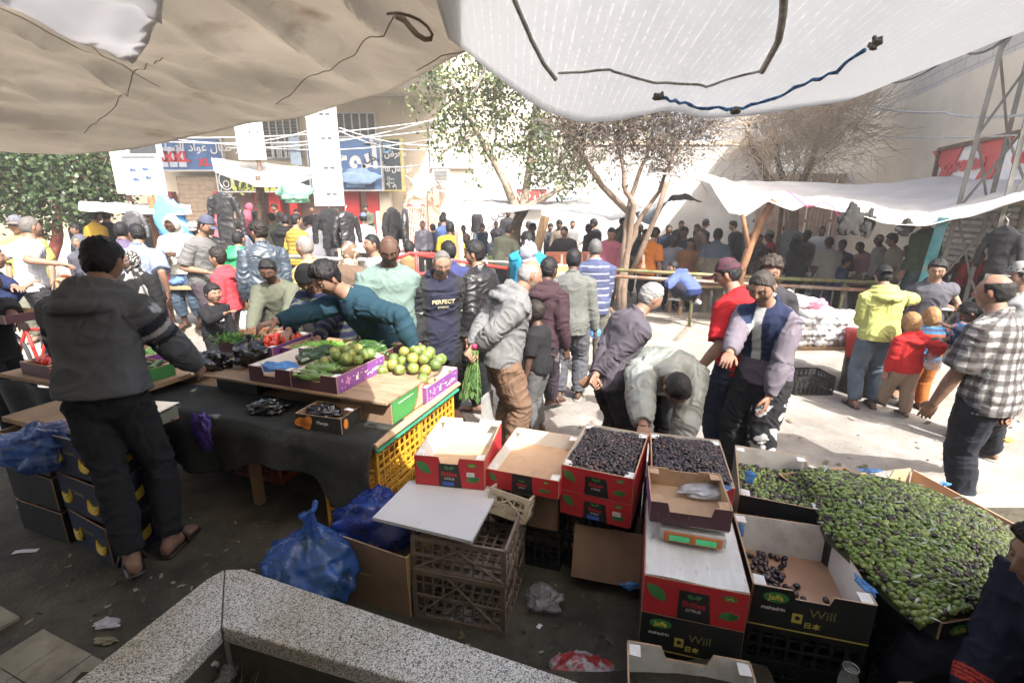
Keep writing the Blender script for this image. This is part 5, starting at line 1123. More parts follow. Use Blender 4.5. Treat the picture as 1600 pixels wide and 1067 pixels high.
def fplane(o, w_, d_, h_, x, z, off=.004):  # matrix of the front face at x,z
    return Matrix.Translation((x, -d_ / 2 - off, z)) @ Matrix.Rotation(R(90), 4, 'X')
def flat(o, nm, poly, m, M, th=.0012): b = MB(); b.prism(poly, 0, th, M=M); return b.obj(nm, m, o)
def leafpoly(L, Wd, n=12): return [(L * (i / n), Wd * math.sin(math.pi * i / n) ** .8) for i in range(n + 1)] + [(L * (i / n), -Wd * math.sin(math.pi * i / n) ** .8 * .8) for i in range(n - 1, 0, -1)]
def ell(a, c, n=20): return [(a * math.cos(q), c * math.sin(q)) for q in np.linspace(0, 2 * math.pi, n, endpoint=False)]
RZ = lambda a: Matrix.Rotation(R(a), 4, 'Z')
def art_red(o, w_, d_, h_):
    F = lambda x, z, off=.004: fplane(o, w_, d_, h_, x, z, off)
    flat(o, 'black_band', [(-.055, 0), (.065, 0), (.05, h_ - .035), (-.055, h_ - .035)] if h_ > .13 else [(-.05, 0), (.06, 0), (.05, h_ - .002), (-.05, h_ - .002)], pr_blk, F(0, .001, .0035))
    s = h_ / .17
    flat(o, 'leaf_print', leafpoly(.10 * s, .028 * s), pr_grn, F(-w_ * .47, h_ * .80) @ RZ(-42)); flat(o, 'leaf_print', leafpoly(.07 * s, .02 * s), pr_grn, F(w_ * .24, h_ * .28) @ RZ(12)); flat(o, 'leaf_print', leafpoly(.05 * s, .014 * s), pr_grn, F(w_ * .33, h_ * .22) @ RZ(38))
    flat(o, 'leaf_print', leafpoly(.03 * s, .010 * s), pr_grn, F(0, h_ * .62) @ RZ(25)); flat(o, 'leaf_print', leafpoly(.03 * s, .010 * s), pr_grn, F(0, h_ * .62) @ RZ(155))
    flat(o, 'oval_logo', ell(.026 * s, .013 * s), pr_grn, F(w_ * .33, h_ * .80)); text_mesh('Jaffa', .018 * s, pr_yel, 'lettering', o, F(w_ * .33, h_ * .80, .0065), ext=.0004)
    text_mesh('Shlilee', .034 * s, pr_red, 'lettering', o, F(0, h_ * .45, .0065), ext=.0005, bold=.0006); text_mesh('CITRUS', .017 * s, pr_wht, 'lettering', o, F(0, h_ * .29, .0065), ext=.0004)
def art_label(o, w_, d_, h_):
    art_red(o, w_, d_, h_); F = lambda x, z, off=.007: fplane(o, w_, d_, h_, x, z, off)
    st_ = flat(o, 'sticker', [(-.02, -.012), (.02, -.012), (.02, .012), (-.02, .012)], pr_wht, F(w_ * .31, h_ * .5)); text_mesh('24.11', .011, pr_blk, 'lettering', st_, F(w_ * .31, h_ * .5, .009), ext=.0003)
    flat(o, 'blue_sticker', [(-.03, -.01), (.03, -.01), (.03, .01), (-.03, .01)], mat('sticker_blue', (.05, .12, .45)), F(-.005, h_ * .12))
def art_black(o, w_, d_, h_):
    F = lambda x, z, off=.004: fplane(o, w_, d_, h_, x, z, off); s = h_ / .18
    flat(o, 'oval_logo', ell(.042 * s, .022 * s), pr_grn, F(-w_ * .30, h_ * .78)); text_mesh('Jaffa', .030 * s, pr_yel, 'lettering', o, F(-w_ * .30, h_ * .78, .006), ext=.0004, bold=.0004)
    text_mesh('mehadrin', .021 * s, pr_wht, 'lettering', o, F(-w_ * .31, h_ * .52, .005), ext=.0004, bold=.0003)
    text_mesh('Will', .050 * s, mat('print_olive', (.22, .22, .07)), 'lettering', o, F(w_ * .10, h_ * .55, .005), ext=.0004); text_mesh('日本', .028 * s, pr_yel, 'lettering', o, F(w_ * .03, h_ * .25, .005), ext=.0004, bold=.0004)
    flat(o, 'yellow_stamp', [(-.017, -.02), (.017, -.02), (.017, .02), (-.017, .02)], pr_yel, F(-w_ * .10, h_ * .38)); flat(o, 'stamp_mark', ell(.009, .009), pr_blk, F(-w_ * .10, h_ * .40, .006))
    flat(o, 'stripe', [(-w_ / 2, -.002), (w_ / 2, -.002), (w_ / 2, .002), (-w_ / 2, .002)], pr_yel, F(0, h_ * .07))
def art_purple(o, w_, d_, h_):
    M0 = Matrix.Translation((w_ / 2 + .004, 0, 0)) @ Matrix.Rotation(R(90), 4, 'Z') @ Matrix.Rotation(R(90), 4, 'X')
    F = lambda x, z, off=0: M0 @ Matrix.Translation((x, z, off))
    r = random.Random(3)
    for k in range(26): flat(o, 'flower_print', ell(r.uniform(.003, .008), r.uniform(.003, .007), 7), (pr_wht, pr_pink, pr_wht)[k % 3], F(r.uniform(-.45, .45) * d_, r.uniform(.1, .8) * h_) @ RZ(r.uniform(0, 90)))
    for a in (20, 100, 200, 280): flat(o, 'butterfly_print', leafpoly(.032, .011, 8), pr_pink, F(-d_ * .30, h_ * .52, .0015) @ RZ(a)); flat(o, 'butterfly_print', leafpoly(.020, .007, 8), pr_wht, F(-d_ * .12, h_ * .45, .0015) @ RZ(a + 25))
    text_mesh('CAMAR', .028, pr_wht, 'lettering', o, F(d_ * .3, h_ * .38, .001), ext=.0004)
m_y = mat('crate_yellow', (.62, .33, .03), rough=.45, var=.2, scale=5, dirt=(.25, .15, .05), dscale=4); m_blkc = mat('crate_black', (.012, .012, .012), rough=.5); m_brc = mat('crate_brown', (.17, .13, .095), rough=.6, var=.35, scale=5, dirt=(.06, .045, .03), dscale=5); m_milk = mat('crate_cream', (.42, .36, .26), rough=.6, var=.3, dirt=(.2, .16, .1), dscale=6); m_grnr = mat('crate_green', (.05, .28, .17), rough=.5)
def crate(name, label, loc, rz, w_, d_, h_, m, nx=10, nyb=7, rows=4, group='plastic crates', diag=False, solid=0.0, tilt=None):
    o = thing(name, label, 'crate', loc, rz, group)
    if tilt: o.rotation_euler = (tilt[0], tilt[1], rz)
    t = .008
    for (nm, L, M, n) in (('side_panel', w_, Matrix.Translation((0, -d_ / 2, 0)), nx), ('side_panel', w_, Matrix.Translation((0, d_ / 2, 0)) @ RZ(180), nx), ('end_panel', d_, Matrix.Translation((w_ / 2, 0, 0)) @ RZ(90), nyb), ('end_panel', d_, Matrix.Translation((-w_ / 2, 0, 0)) @ RZ(-90), nyb)):
        b = MB(); e = t * .6
        for z, hh in ((h_ - .012, .024), (.012, .024)): b.box((0, 0, z), (L - .001, t * 1.5, hh), M=M)
        b.box((0, -.002, h_ * .5), (L, t * 1.1, .012), M=M)
        for i in range(n + 1): x = (-.5 + i / n) * (L - .012); wide = .022 if i in (0, n) else .006 + solid * .01; b.box((x, 0, h_ / 2), (wide, t, h_ - .03), M=M)
        for k in range(rows): b.box((0, .001, h_ * (k + 1) / (rows + 1)), (L - .02, t * .7, .005 + solid * .006), M=M)
        if diag:
            for s in (-1, 1): b.tube([M @ Vector((s * L * .48, -.006, .02)), M @ Vector((-s * L * .48 * .2, -.006, h_ - .02))], .004, 5)
        b.obj(nm, m, o)
    b = MB()
    for i in range(9): b.box((0, (-.5 + (i + .5) / 9) * d_, .008), (w_ - .02, .012, .008))
    for i in range(9): b.box(((-.5 + (i + .5) / 9) * w_, 0, .013), (.012, d_ - .02, .008))
    b.obj('base', m, o); return o
# ---------------- vegetable stall frame
S0 = Vector((-.755, 2.385, 0)); SA = R(-20); eX = Vector((math.cos(SA), math.sin(SA), 0)); eY = Vector((-math.sin(SA), math.cos(SA), 0))
def S(x, y, z=0): return S0 + eX * x + eY * y + Vector((0, 0, z))
tb = thing('stall_table', 'long market table with plank top and splintered wooden edge rail', 'table', S(0, 0), SA)
b = MB(); b.box((-1.05, .5, .625), (2.1, .98, .025)); b.obj('tabletop', m_wood, tb)
b = MB(); b.tube([(.012, -.01, .635), (.016, .5, .642), (.01, 1.02, .638)], [.022, .026, .022], 8, flat=.8); b.obj('edge_rail', mat('rail_wood', (.36, .24, .14), rough=.85, var=.4, scale=5, stretch=(1, 1, 3), bump=.5), tb)
b = MB(); b.box((.018, .5, .602), (.02, 1.0, .014)); b.obj('green_trim', m_grnr, tb)
for x in (-2.0, -1.0):
    for y in (.08, .92): b = MB(); b.box((x, y, .305), (.05, .05, .61)); b.obj('leg', m_wood, tb)
# black cloth draped over the front
def clothfn(u, v):
    x = -2.15 + 2.165 * u; drop = .33 + .10 * math.sin(u * 5.2 + .6) + (.20 * sm(np.array(u), .80, .93)) + .03 * math.sin(u * 17)
    if v < .35: y = .34 - .36 * v / .35; z = .646 + .004 * math.sin(u * 30 + v * 9)
    else: t = (v - .35) / .65; y = -.022 - .045 * math.sin(min(1, t * 3) * 1.57) - .02 * t * math.sin(u * 21) - .02 * math.sin(u * 38) * t; z = .646 - drop * t
    return S(x, y, z)
b = MB(); b.sheet(clothfn, 110, 40, .003); m_bcloth = mat('black_cloth', (.020, .022, .018), rough=.9, var=.4, scale=4, bump=.4, bscale=60, dirt=(.05, .05, .04), dscale=4)
tag(b.obj('black_cloth', m_bcloth, None, True), 'heavy black cloth draped over the front of the vegetable table', 'cloth')
b = MB(); b.sheet(lambda u, v: S(-2.5 + 2.2 * u, 1.02 + .015 * math.sin(u * 40) * v, .62 - .60 * v), 80, 8, .003); tag(b.obj('black_cloth', m_bcloth, None, True), 'black sheet added at the far side of the vegetable table to darken the space beneath', 'cloth')  # added sheet: its black stands in for the shade under the table
# yellow crates under its right end, brown one below
for i, (y, z, lab) in enumerate(((.26, .31, 'yellow crate under the near end of the table rail, upper tier'), (.74, .31, 'yellow crate under the far end of the table rail, upper tier'), (.26, .0, 'yellow crate on the ground under the near upper yellow crate'), (.74, .0, 'yellow crate on the ground under the far upper yellow crate'))):
    crate('plastic_crate', lab, S(-.20, y, z), SA, .38, .46, .285, m_y, 7, 8, 5, 'yellow crates under the table', solid=.6)
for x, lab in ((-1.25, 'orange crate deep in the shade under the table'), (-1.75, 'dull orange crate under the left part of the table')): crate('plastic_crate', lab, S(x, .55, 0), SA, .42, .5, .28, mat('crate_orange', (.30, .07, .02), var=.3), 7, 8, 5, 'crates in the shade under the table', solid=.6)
# raised plywood on cartons
b = MB(); b.box((0, 0, 0), (1.55, .62, .016)); pw = b.obj('plywood_board', mat('plywood', (.27, .185, .115), rough=.8, var=.25, scale=2, stretch=(1, 4, 1), dirt=(.14, .09, .06), dscale=5), None, bevel=.002); pw.location = S(-.80, .49, .80); pw.rotation_euler[2] = SA; tag(pw, 'wide brown plywood sheet carrying the vegetable boxes', 'board')
def art_zed(o, w_, d_, h_):
    M0 = Matrix.Translation((w_ / 2 + .004, 0, 0)) @ Matrix.Rotation(R(90), 4, 'Z') @ Matrix.Rotation(R(90), 4, 'X')
    flat(o, 'green_print', [(-d_ / 2, 0), (-.02, 0), (.03, h_ * .5), (.05, h_), (-d_ / 2, h_)], pr_grn, M0 @ Matrix.Translation((0, .001, 0)), .0008); flat(o, 'red_line', [(-.02, 0), (-.012, 0), (.038, h_ * .5), (.058, h_), (.05, h_), (.03, h_ * .5)], pr_red, M0 @ Matrix.Translation((0, .001, .001)), .0008)
    text_mesh('ZED', .045, pr_red, 'lettering', o, M0 @ Matrix.Translation((.14, h_ * .72, .001)), ext=.0004, bold=.0015); text_mesh('GLOBAL FRUIT LINES & CO', .014, pr_wht, 'lettering', o, M0 @ Matrix.Translation((-.10, h_ * .78, .002)), ext=.0003)
box('carton', 'brown carton with green side panel holding up the plywood at the right', S(-.215, .49, .648), SA, .36, .50, .142, cardd, cardd, notch=None, ends=card, art=art_zed, tabs=False)
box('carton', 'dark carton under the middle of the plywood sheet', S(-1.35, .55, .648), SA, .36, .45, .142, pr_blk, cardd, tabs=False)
def art_mango(o, w_, d_, h_):
    F = lambda x, z, off=.004: fplane(o, w_, d_, h_, x, z, off)
    for x, z, a in ((-.12, .045, 20), (-.09, .035, -30), (-.07, .05, 60)): flat(o, 'mango_print', ell(.042, .026), pr_or, F(x, z) @ RZ(a), .001)
    text_mesh('Mango', .028, pr_wht, 'lettering', o, F(.03, .055, .006), ext=.0004)
    flat(o, 'mango_print', ell(.02, .03), pr_or, Matrix.Translation((w_ / 2 + .005, -.06, .05)) @ Matrix.Rotation(R(90), 4, 'Z') @ Matrix.Rotation(R(90), 4, 'X'))
box('mango_carton', 'black mango carton with orange fruit print on the black cloth', S(-.38, .11, .652), SA + R(4), .30, .19, .095, pr_blk, cardd, art=art_mango, tabs=False, t=.005)
lump('plastic_bag', 'crumpled black plastic bag in the mango carton', 'bag', S(-.42, .12, .72), (.09, .07, .05), m_black, 21, (40, 50), .4, .8, 'black plastic bags on the vegetable stall')
lump('plastic_bag', 'glossy black plastic bag filled and standing beside the tomatoes', 'bag', S(-1.28, .42, .90), (.13, .09, .10), m_black, 23, (44, 56), .35, .85, 'black plastic bags on the vegetable stall', .05)
lump('plastic_bag', 'black plastic bag slumped left of the filled one near the vendor', 'bag', S(-1.52, .30, .86), (.12, .09, .08), m_black, 25, (40, 50), .35, .85, 'black plastic bags on the vegetable stall')
lump('plastic_bag', 'black plastic bag on the cloth left of the mango carton', 'bag', S(-.85, .12, .69), (.12, .07, .05), m_black, 27, (40, 50), .4, .85, 'black plastic bags on the vegetable stall')
lump('plastic_bag', 'shiny violet blue plastic bag hanging over the cloth edge', 'bag', S(-1.20, -.06, .55), (.07, .03, .13), bagmat('violet_bag', (.10, .06, .30), .8), 29, (40, 50), .4, .99)
# produce ------------------------------------------------------------------
SHM = {}
def shape(nm, fn, m, n=(16, 22)):
    if nm in SHM: return SHM[nm]
    th, ph = np.meshgrid(np.linspace(.02, math.pi - .02, n[0]), np.linspace(0, 2 * math.pi, n[1], endpoint=False), indexing='ij')
    d = np.stack([np.sin(th) * np.cos(ph), np.sin(th) * np.sin(ph), np.cos(th)], -1).reshape(-1, 3); b = MB(); b.add(fn(d), [(i * n[1] + j, (i + 1) * n[1] + j, (i + 1) * n[1] + (j + 1) % n[1], i * n[1] + (j + 1) % n[1]) for i in range(n[0] - 1) for j in range(n[1])] + [tuple(range(n[1]))[::-1], tuple((n[0] - 1) * n[1] + k for k in range(n[1]))])
    SHM[nm] = b.mesh(nm, m, True); return SHM[nm]
def item(name, me, label, cat, loc, rot=None, sc=1.0, group=None):
    o = bpy.data.objects.new(name, me); COL.objects.link(o); o.location = loc; o.rotation_euler = rot or (random.uniform(0, 6.28), random.uniform(0, 6.28), random.uniform(0, 6.28)); o.scale = (sc,) * 3 if not hasattr(sc, '__len__') else sc; return tag(o, label, cat, group)
m_cit = [mat('citrus_green', (.105, .155, .035), rough=.4, var=.35, scale=18, bump=.2, bscale=300, dirt=(.28, .27, .06), dscale=9, dth=(.5, .7)), mat('citrus_yellow', (.21, .205, .05), rough=.4, var=.2, scale=12, bump=.2, bscale=300, dirt=(.20, .26, .05), dscale=9, dth=(.5, .7)), mat('citrus_dark', (.09, .14, .035), rough=.4, var=.3, scale=14, bump=.2, bscale=300)]
cit = [shape('citrus%d' % i, lambda d: d * (.039 * (1 + .03 * nz(d, 2, i)))[:, None] * np.array([1, 1, .94]), m_cit[i]) for i in range(3)]
def pile(n, x0, x1, y0, y1, z0, r, hfn, mk, org=S, dmin=1.75):
    pts = []; tries = 0
    while len(pts) < n and tries < n * 300:
        tries += 1; x, y = random.uniform(x0 + r, x1 - r), random.uniform(y0 + r, y1 - r); z = z0 + r + max(0, hfn((x - x0) / (x1 - x0), (y - y0) / (y1 - y0))) * random.uniform(.5, 1.0) ** .4
        if all((x - a) ** 2 + (y - b_) ** 2 + (z - c) ** 2 > (dmin * r) ** 2 for a, b_, c in pts): pts.append((x, y, z))
    for p in pts: mk(org(*p))
LG = 'green and yellow citrus fruit heaped in cartons'
def mk_cit(lab):
    def f(p): item('citrus_fruit', random.choice(cit[:1] * 3 + cit[1:2] * 2 + cit[2:]), lab, 'fruit', p, sc=random.uniform(.9, 1.08), group=LG)
    return f
bump_ = lambda u, v: math.sin(math.pi * min(max(u, 0), 1)) ** .5 * math.sin(math.pi * min(max(v, 0), 1)) ** .5
bh = .105
box('fruit_carton', 'purple flowered carton of cucumbers and citrus at the right end of the plywood', S(-.545, .44, .81), SA, .335, .48, bh, pr_mar, cardw, ends=pr_pur, notch=((.09, .045, .01), None), art=art_purple)
box('vegetable_carton', 'maroon carton with a blue bag in front of the green peppers', S(-.895, .44, .81), SA, .335, .48, bh, pr_mar, cardw, ends=pr_pur, notch=((.09, .055, .01), None))
box('vegetable_carton', 'purple carton of green peppers behind the maroon carton', S(-1.02, .80, .80), SA, .40, .34, .10, pr_pur, card, ends=pr_pur)
box('vegetable_carton', 'purple carton of red tomatoes near the reaching hand', S(-1.42, .78, .80), SA + R(5), .30, .44, .11, pr_pur, cardw, ends=pr_pur)
box('vegetable_carton', 'open carton of cucumbers at the far side of the stall', S(-.62, .84, .80), SA, .38, .34, .11, pr_mar, card)
box('vegetable_carton', 'brown carton of sweet potatoes and herbs behind the vendor', S(-1.72, .86, .80), SA + R(8), .34, .40, .10, pr_mar, card)
box('fruit_carton', 'purple flowered carton heaped with green citrus on the table rail', S(-.165, .81, .648), SA, .33, .44, .11, pr_pur, cardw, ends=pr_pur, art=art_purple)
pile(34, -.70, -.385, .36, .68, .83, .039, lambda u, v: .10 * bump_(u, v) + .02, mk_cit('green citrus fruit in the flowered carton at the right end of the plywood'))
pile(62, -.42, .0, .58, 1.03, .68, .039, lambda u, v: .20 * bump_(u, v) + .03, mk_cit('yellow green citrus fruit heaped in the lower carton by the table rail'))
def bent(L, r, bend, ribs=0, taper=.0):
    def f(d):
        z = d[:, 2] * L / 2; rr = r * (1 - np.abs(d[:, 2]) ** 4) ** .5 / np.maximum(np.sqrt(1 - d[:, 2] ** 2), .03) * (1 - taper * d[:, 2]) * (1 + (.06 * np.sin(ribs * np.arctan2(d[:, 1], d[:, 0])) if ribs else 0)); rr = np.minimum(rr, 3 * r)
        x = d[:, 0] * rr + bend * (1 - (d[:, 2]) ** 2); return np.stack([x, d[:, 1] * rr, z], 1)
    return f
cuc = [shape('cuc%d' % i, bent((.15, .17, .13)[i], .020, (.01, .018, .004)[i], 0, .05), mat('cucumber%d' % i, ((.045, .10, .025), (.11, .19, .05), (.03, .07, .02))[i], rough=.35, var=.3, scale=12, stretch=(1, 1, .2))) for i in range(3)]
pep = [shape('pep%d' % i, bent((.08, .10)[i], .012, .012, 5, .5), mat('pepper%d' % i, ((.10, .25, .03), (.16, .33, .05))[i], rough=.25, var=.2)) for i in range(2)]
zuc = shape('zuc', bent(.12, .026, .006, 6, .1), mat('zucchini', (.025, .05, .02), rough=.3, var=.5, scale=20, stretch=(1, 1, .1)))
tom = shape('tom', lambda d: d * (.034 * (1 + .05 * np.abs(np.sin(2.5 * np.arctan2(d[:, 1], d[:, 0])))))[:, None] * np.array([1, 1, .78]), mat('tomato', (.55, .035, .012), rough=.2, var=.3, scale=9, spec=.6)); 
pot = shape('pot', bent(.13, .032, .012, 0, .25), mat('sweet_potato', (.34, .16, .08), rough=.8, var=.3, scale=14, dirt=(.25, .15, .09), dscale=12))
hz = lambda: (R(90) + random.uniform(-.25, .25), random.uniform(-.3, .3), random.uniform(0, 6.28))
pile(26, -.71, -.50, .20, .52, .83, .022, lambda u, v: .06 * bump_(u, v) + .01, lambda p: item('cucumber', cuc[1], 'pale green cucumber in the flowered carton beside the citrus', 'vegetable', p, hz(), 1, 'cucumbers on the vegetable stall'))
pile(34, -.82, -.44, .68, 1.0, .82, .022, lambda u, v: .08 * bump_(u, v) + .01, lambda p: item('cucumber', random.choice(cuc), 'dark green cucumber in the open carton at the far side of the stall', 'vegetable', p, hz(), 1, 'cucumbers on the vegetable stall'))
pile(22, -.90, -.72, .40, .72, .84, .026, lambda u, v: .07 * bump_(u, v) + .01, lambda p: item('courgette', zuc, 'short dark courgette piled between cucumbers and peppers', 'vegetable', p, hz(), 1, 'courgettes on the vegetable stall'))
pile(120, -1.20, -.83, .62, .96, .83, .012, lambda u, v: .05 * bump_(u, v) + .01, lambda p: item('green_pepper', random.choice(pep), 'bright green pepper heaped in the purple carton', 'vegetable', p, hz(), 1, 'green peppers in the carton'), dmin=1.3)
pile(34, -1.57, -1.28, .57, 1.0, .82, .034, lambda u, v: .05 * bump_(u, v) + .01, lambda p: item('tomato', tom, 'red tomato in the purple carton near the reaching hand', 'vegetable', p, None, 1, 'tomatoes on the stall'))
pile(26, -1.88, -1.57, .68, 1.05, .82, .032, lambda u, v: .06 * bump_(u, v) + .01, lambda p: item('sweet_potato', pot, 'brown sweet potato in the carton behind the vendor', 'vegetable', p, hz(), 1, 'sweet potatoes on the stall'))
b = MB()
for k in range(700):
    c = S(-1.70 + random.gauss(0, .09), .70 + random.gauss(0, .06), .90 + random.uniform(0, .03)); d = Vector(rng.normal(0, 1, 3)).normalized(); s = Vector(rng.normal(0, 1, 3)).cross(d).normalized(); b.add([c, c + d * .015 + s * .007, c + d * .03, c + d * .015 - s * .007], [(0, 1, 2, 3)])
tag(b.obj('herb_leaves', mat('herb', (.06, .16, .03), var=.4)), 'bunched green herbs beside the sweet potatoes', kind='stuff')
lump('plastic_bag', 'folded light blue plastic bag inside the maroon carton', 'bag', S(-.90, .27, .90), (.13, .05, .03), m_lblue, 33, (30, 40), .4, .8)
# grey sheet metal / white board under the citrus carton, right end
b = MB(); b.box((0, 0, .12), (.02, .2, .26)); o = b.obj('white_board', mat('board_grey', (.3, .3, .29))); o.location = S(.10, 1.35, .2); o.rotation_euler[2] = SA; tag(o, 'white board leaning at the far right end of the vegetable table', 'board')
# ---------------- left neighbour stall, scale, banana boxes
b = MB(); b.box((0, 0, 0), (.95, .40, .03)); o = b.obj('plank_shelf', m_wood); o.location = (-2.55, 2.70, .66); o.rotation_euler[2] = SA; tag(o, 'rough plank shelf at the left edge carrying the scale', 'shelf')
for k, (x, y, z, lab) in enumerate(((-2.72, 2.62, 0, 'lowest carton'), (-2.72, 2.62, .22, 'middle carton'), (-2.72, 2.62, .44, 'top carton'))): box('carton', '%s of the dark stack supporting the plank shelf' % lab, (x, y, z), SA, .42, .32, .2, pr_blk, cardd, tabs=False)
m_st = mat('steel_tray', (.45, .45, .44), rough=.3, var=.15, metal=.6)
def scale_(label, loc, rz, body, w_, d_, disp=True, hh=.075):
    o = thing('weighing_scale', label, 'scale', loc, rz); b = MB(); b.prism([(-w_ / 2, -d_ / 2), (w_ / 2, -d_ / 2), (w_ * .46, d_ / 2), (-w_ * .46, d_ / 2)], .012, hh); b.obj('body', body, o, bevel=.006)
    b = MB(); b.box((0, .01, hh + .02), (w_ * 1.05, d_ * .95, .008)); b.obj('tray', m_st, o, bevel=.003); b = MB(); b.tube([(0, 0, hh - .005), (0, 0, hh + .02)], .03, 10); b.obj('neck', m_st, o)
    for sx in (-1, 1):
        for sy in (-1, 1): b = MB(); b.tube([(sx * w_ * .38, sy * d_ * .36, 0), (sx * w_ * .38, sy * d_ * .36, .014)], .012, 8); b.obj('foot', m_blkc, o)
    if disp:
        b = MB(); b.box((0, -d_ / 2 - .003, hh * .55), (w_ * .86, .012, hh * .62)); p_ = b.obj('panel', mat('panel_orange', (.5, .16, .05)), o)
        for x in (-.2, .2): b = MB(); b.box((x * w_, -d_ / 2 - .010, hh * .55), (w_ * .30, .006, hh * .38)); b.obj('display', mat('lcd_green', (.03, .22, .09), rough=.2, emit=.25), p_)
    return o
scale_('flat weighing scale with a steel tray at the left behind the vendor', (-2.12, 2.56, .675), R(-8), mat('scale_grey', (.16, .17, .13), rough=.6), .26, .24, False)
def art_banana(o, w_, d_, h_):
    def ban(M):
        for k, dz in enumerate((0, .016, .032)):
            P = [M @ Vector((.05 * math.cos(a), .045 * math.sin(a) + .03 - dz, .002 + .001 * k)) for a in np.linspace(math.pi * 1.1, math.pi * 1.95, 10)]; b = MB(); b.tube(P, [.003, .008, .011, .012, .012, .012, .011, .010, .007, .003], 6, flat=.9); b.obj('banana_print', mat('banana_yellow', (.50, .36, .03), var=.2), o)
    ban(fplane(o, w_, d_, h_, -.12, h_ * .5) @ RZ(20)); ban(fplane(o, w_, d_, h_, .13, h_ * .45) @ RZ(-10)); ban(Matrix.Translation((w_ / 2 + .006, 0, h_ * .5)) @ Matrix.Rotation(R(90), 4, 'Z') @ Matrix.Rotation(R(90), 4, 'X'))
    text_mesh('Banana', .035, mat('print_olive', (.2, .2, .06)), 'lettering', o, fplane(o, w_, d_, h_, 0, h_ * .62), ext=.0004)
for k, (z, lab) in enumerate(((0, 'banana carton on the ground, lowest of its stack'), (.235, 'banana carton in the middle of the stack behind the vendor'), (.47, 'banana carton topmost of the stack behind the vendor'))):
    box('banana_carton', lab, (-2.29 - .02 * k, 2.45 + .02 * k, z), R(-24) + R(3) * (k - 1), .40, .30, .225, pr_navy, cardd, group='banana cartons stacked behind the vendor', art=art_banana, tabs=False)
lp = box('produce_carton', 'flat brown carton held by the man at the left edge', at(20, 492, y=3.9) - Vector((0, 0, .04)), SA, .34, .26, .07, pr_mar, card, tabs=False)
tb2 = thing('side_table', 'cluttered side table with planks at the far left edge', 'table', (-2.95, 3.45, 0), SA); b = MB(); b.box((0, 0, .72), (1.3, .8, .03)); b.obj('tabletop', m_wood, tb2)
for sx in (-1, 1):
    for sy in (-1, 1): b = MB(); b.box((sx * .58, sy * .34, .35), (.05, .05, .705)); b.obj('leg', m_wood, tb2)
b = MB(); b.sheet(lambda u, v: (-2.95 + (u - .5) * 1.35 * math.cos(SA) - (v * .3 - .5 + .06) * -.8 * math.sin(SA) * -1, 3.45 + (u - .5) * 1.35 * math.sin(SA) - .42 - .02 * math.sin(u * 20), .72 - .45 * v), 40, 8, .004); tag(b.obj('black_cloth', m_bcloth, None, True), 'black cloth hanging before the cluttered side table', 'cloth')
for i_, (dx, dy, me_, n_, nm_, kind_) in enumerate(((-.30, -.18, tom, 22, 'tomato', 'red tomato'), (.08, -.20, pot, 18, 'potato', 'brown potato'), (.42, -.16, cuc[0], 16, 'cucumber', 'small green cucumber'), (.10, .20, pep[1], 40, 'green_pepper', 'pale green pepper'))):
    c_ = Vector((-2.95, 3.45, 0)) + eX * dx + eY * dy; box('vegetable_carton', '%s of the four flat cartons on the cluttered side table, holding %s' % (('first', 'second', 'third', 'rearmost')[i_], nm_.replace('_', ' ') + 's'), (c_.x, c_.y, .738), SA, .33, .34, .09, (pr_mar, pr_red, pr_grn, pr_pur)[i_], card, group='cartons on the side table')
    pile(n_, -.15, .15, -.15, .15, .755, .03 if i_ != 3 else .014, lambda u, v: .04, lambda p: item(nm_, me_, kind_ + ' in a flat carton on the cluttered side table', 'vegetable', p, hz() if i_ else None, 1, 'vegetables on the side table'), org=lambda x, y, z: c_ + eX * x + eY * y + Vector((0, 0, z)), dmin=1.5)
# ---------------- middle: white board on old milk crates, cartons
zb0 = .50; c4 = [at(582, 808, z=zb0), at(737, 845, z=zb0), at(780, 765, z=zb0), at(640, 750, z=zb0)]
b = MB(); b.prism([(p.x, p.y) for p in c4], zb0 - .016, zb0, 0); b.prism([(p.x * 1.0, p.y) for p in c4], zb0 - .0165, zb0 - .0162, 1); o = b.obj('laminate_board', [mat('laminate', (.50, .50, .50), rough=.45, var=.06, scale=3, dirt=(.30, .24, .17), dscale=7, dth=(.62, .72)), pr_navy], None); tag(o, 'stained white laminate board resting on the old crates', 'board')
CR = R(-14); cc = Vector((-.20, 2.02, 0))
crate('milk_crate', 'old brown wire-ribbed milk crate standing on the ground', cc, CR, .44, .40, .275, m_brc, 9, 8, 3, 'old milk crates under the laminate board', True)
crate('milk_crate', 'second old milk crate nested on the lower one, under the laminate board', cc + Vector((.005, .005, .262)), CR, .44, .40, .19, m_brc, 9, 8, 2, 'old milk crates under the laminate board', True)
crate('milk_crate', 'small cream crate lying tilted in the upper milk crate', (-.015, 2.12, .40), R(-20), .20, .15, .12, m_milk, 6, 5, 3, 'old milk crates under the laminate board', True, tilt=(R(-18), R(8)))
pre = [(at(650, 755, z=.505) + at(757, 765, z=.505)) * .5]
def at_box(bl_, br_, z, d_): # box from its front bottom corners
    a, b2 = at(*bl_, z=z), at(*br_, z=z); dirv = (b2 - a); rz = math.atan2(dirv.y, dirv.x); n = Vector((-dirv.y, dirv.x, 0)).normalized(); return (a + b2) / 2 + n * d_ / 2, rz, dirv.length
c, rz, w_ = at_box((650, 755), (757, 765), .503, .46); box('fruit_carton', 'empty red citrus carton with green leaf print standing on the laminate board', c, rz, w_, .46, .165, pr_red, cardw, notch=((.09, .035, .01), (.10, .022, .004)), art=art_label, group='red citrus cartons')
c, rz, w_ = at_box((762, 757), (873, 778), .50, .48); box('fruit_carton', 'shallow empty red carton right of the tall red one', c, rz, w_, .50, .10, pr_red, cardw, art=art_red, group='red citrus cartons'); sup = c
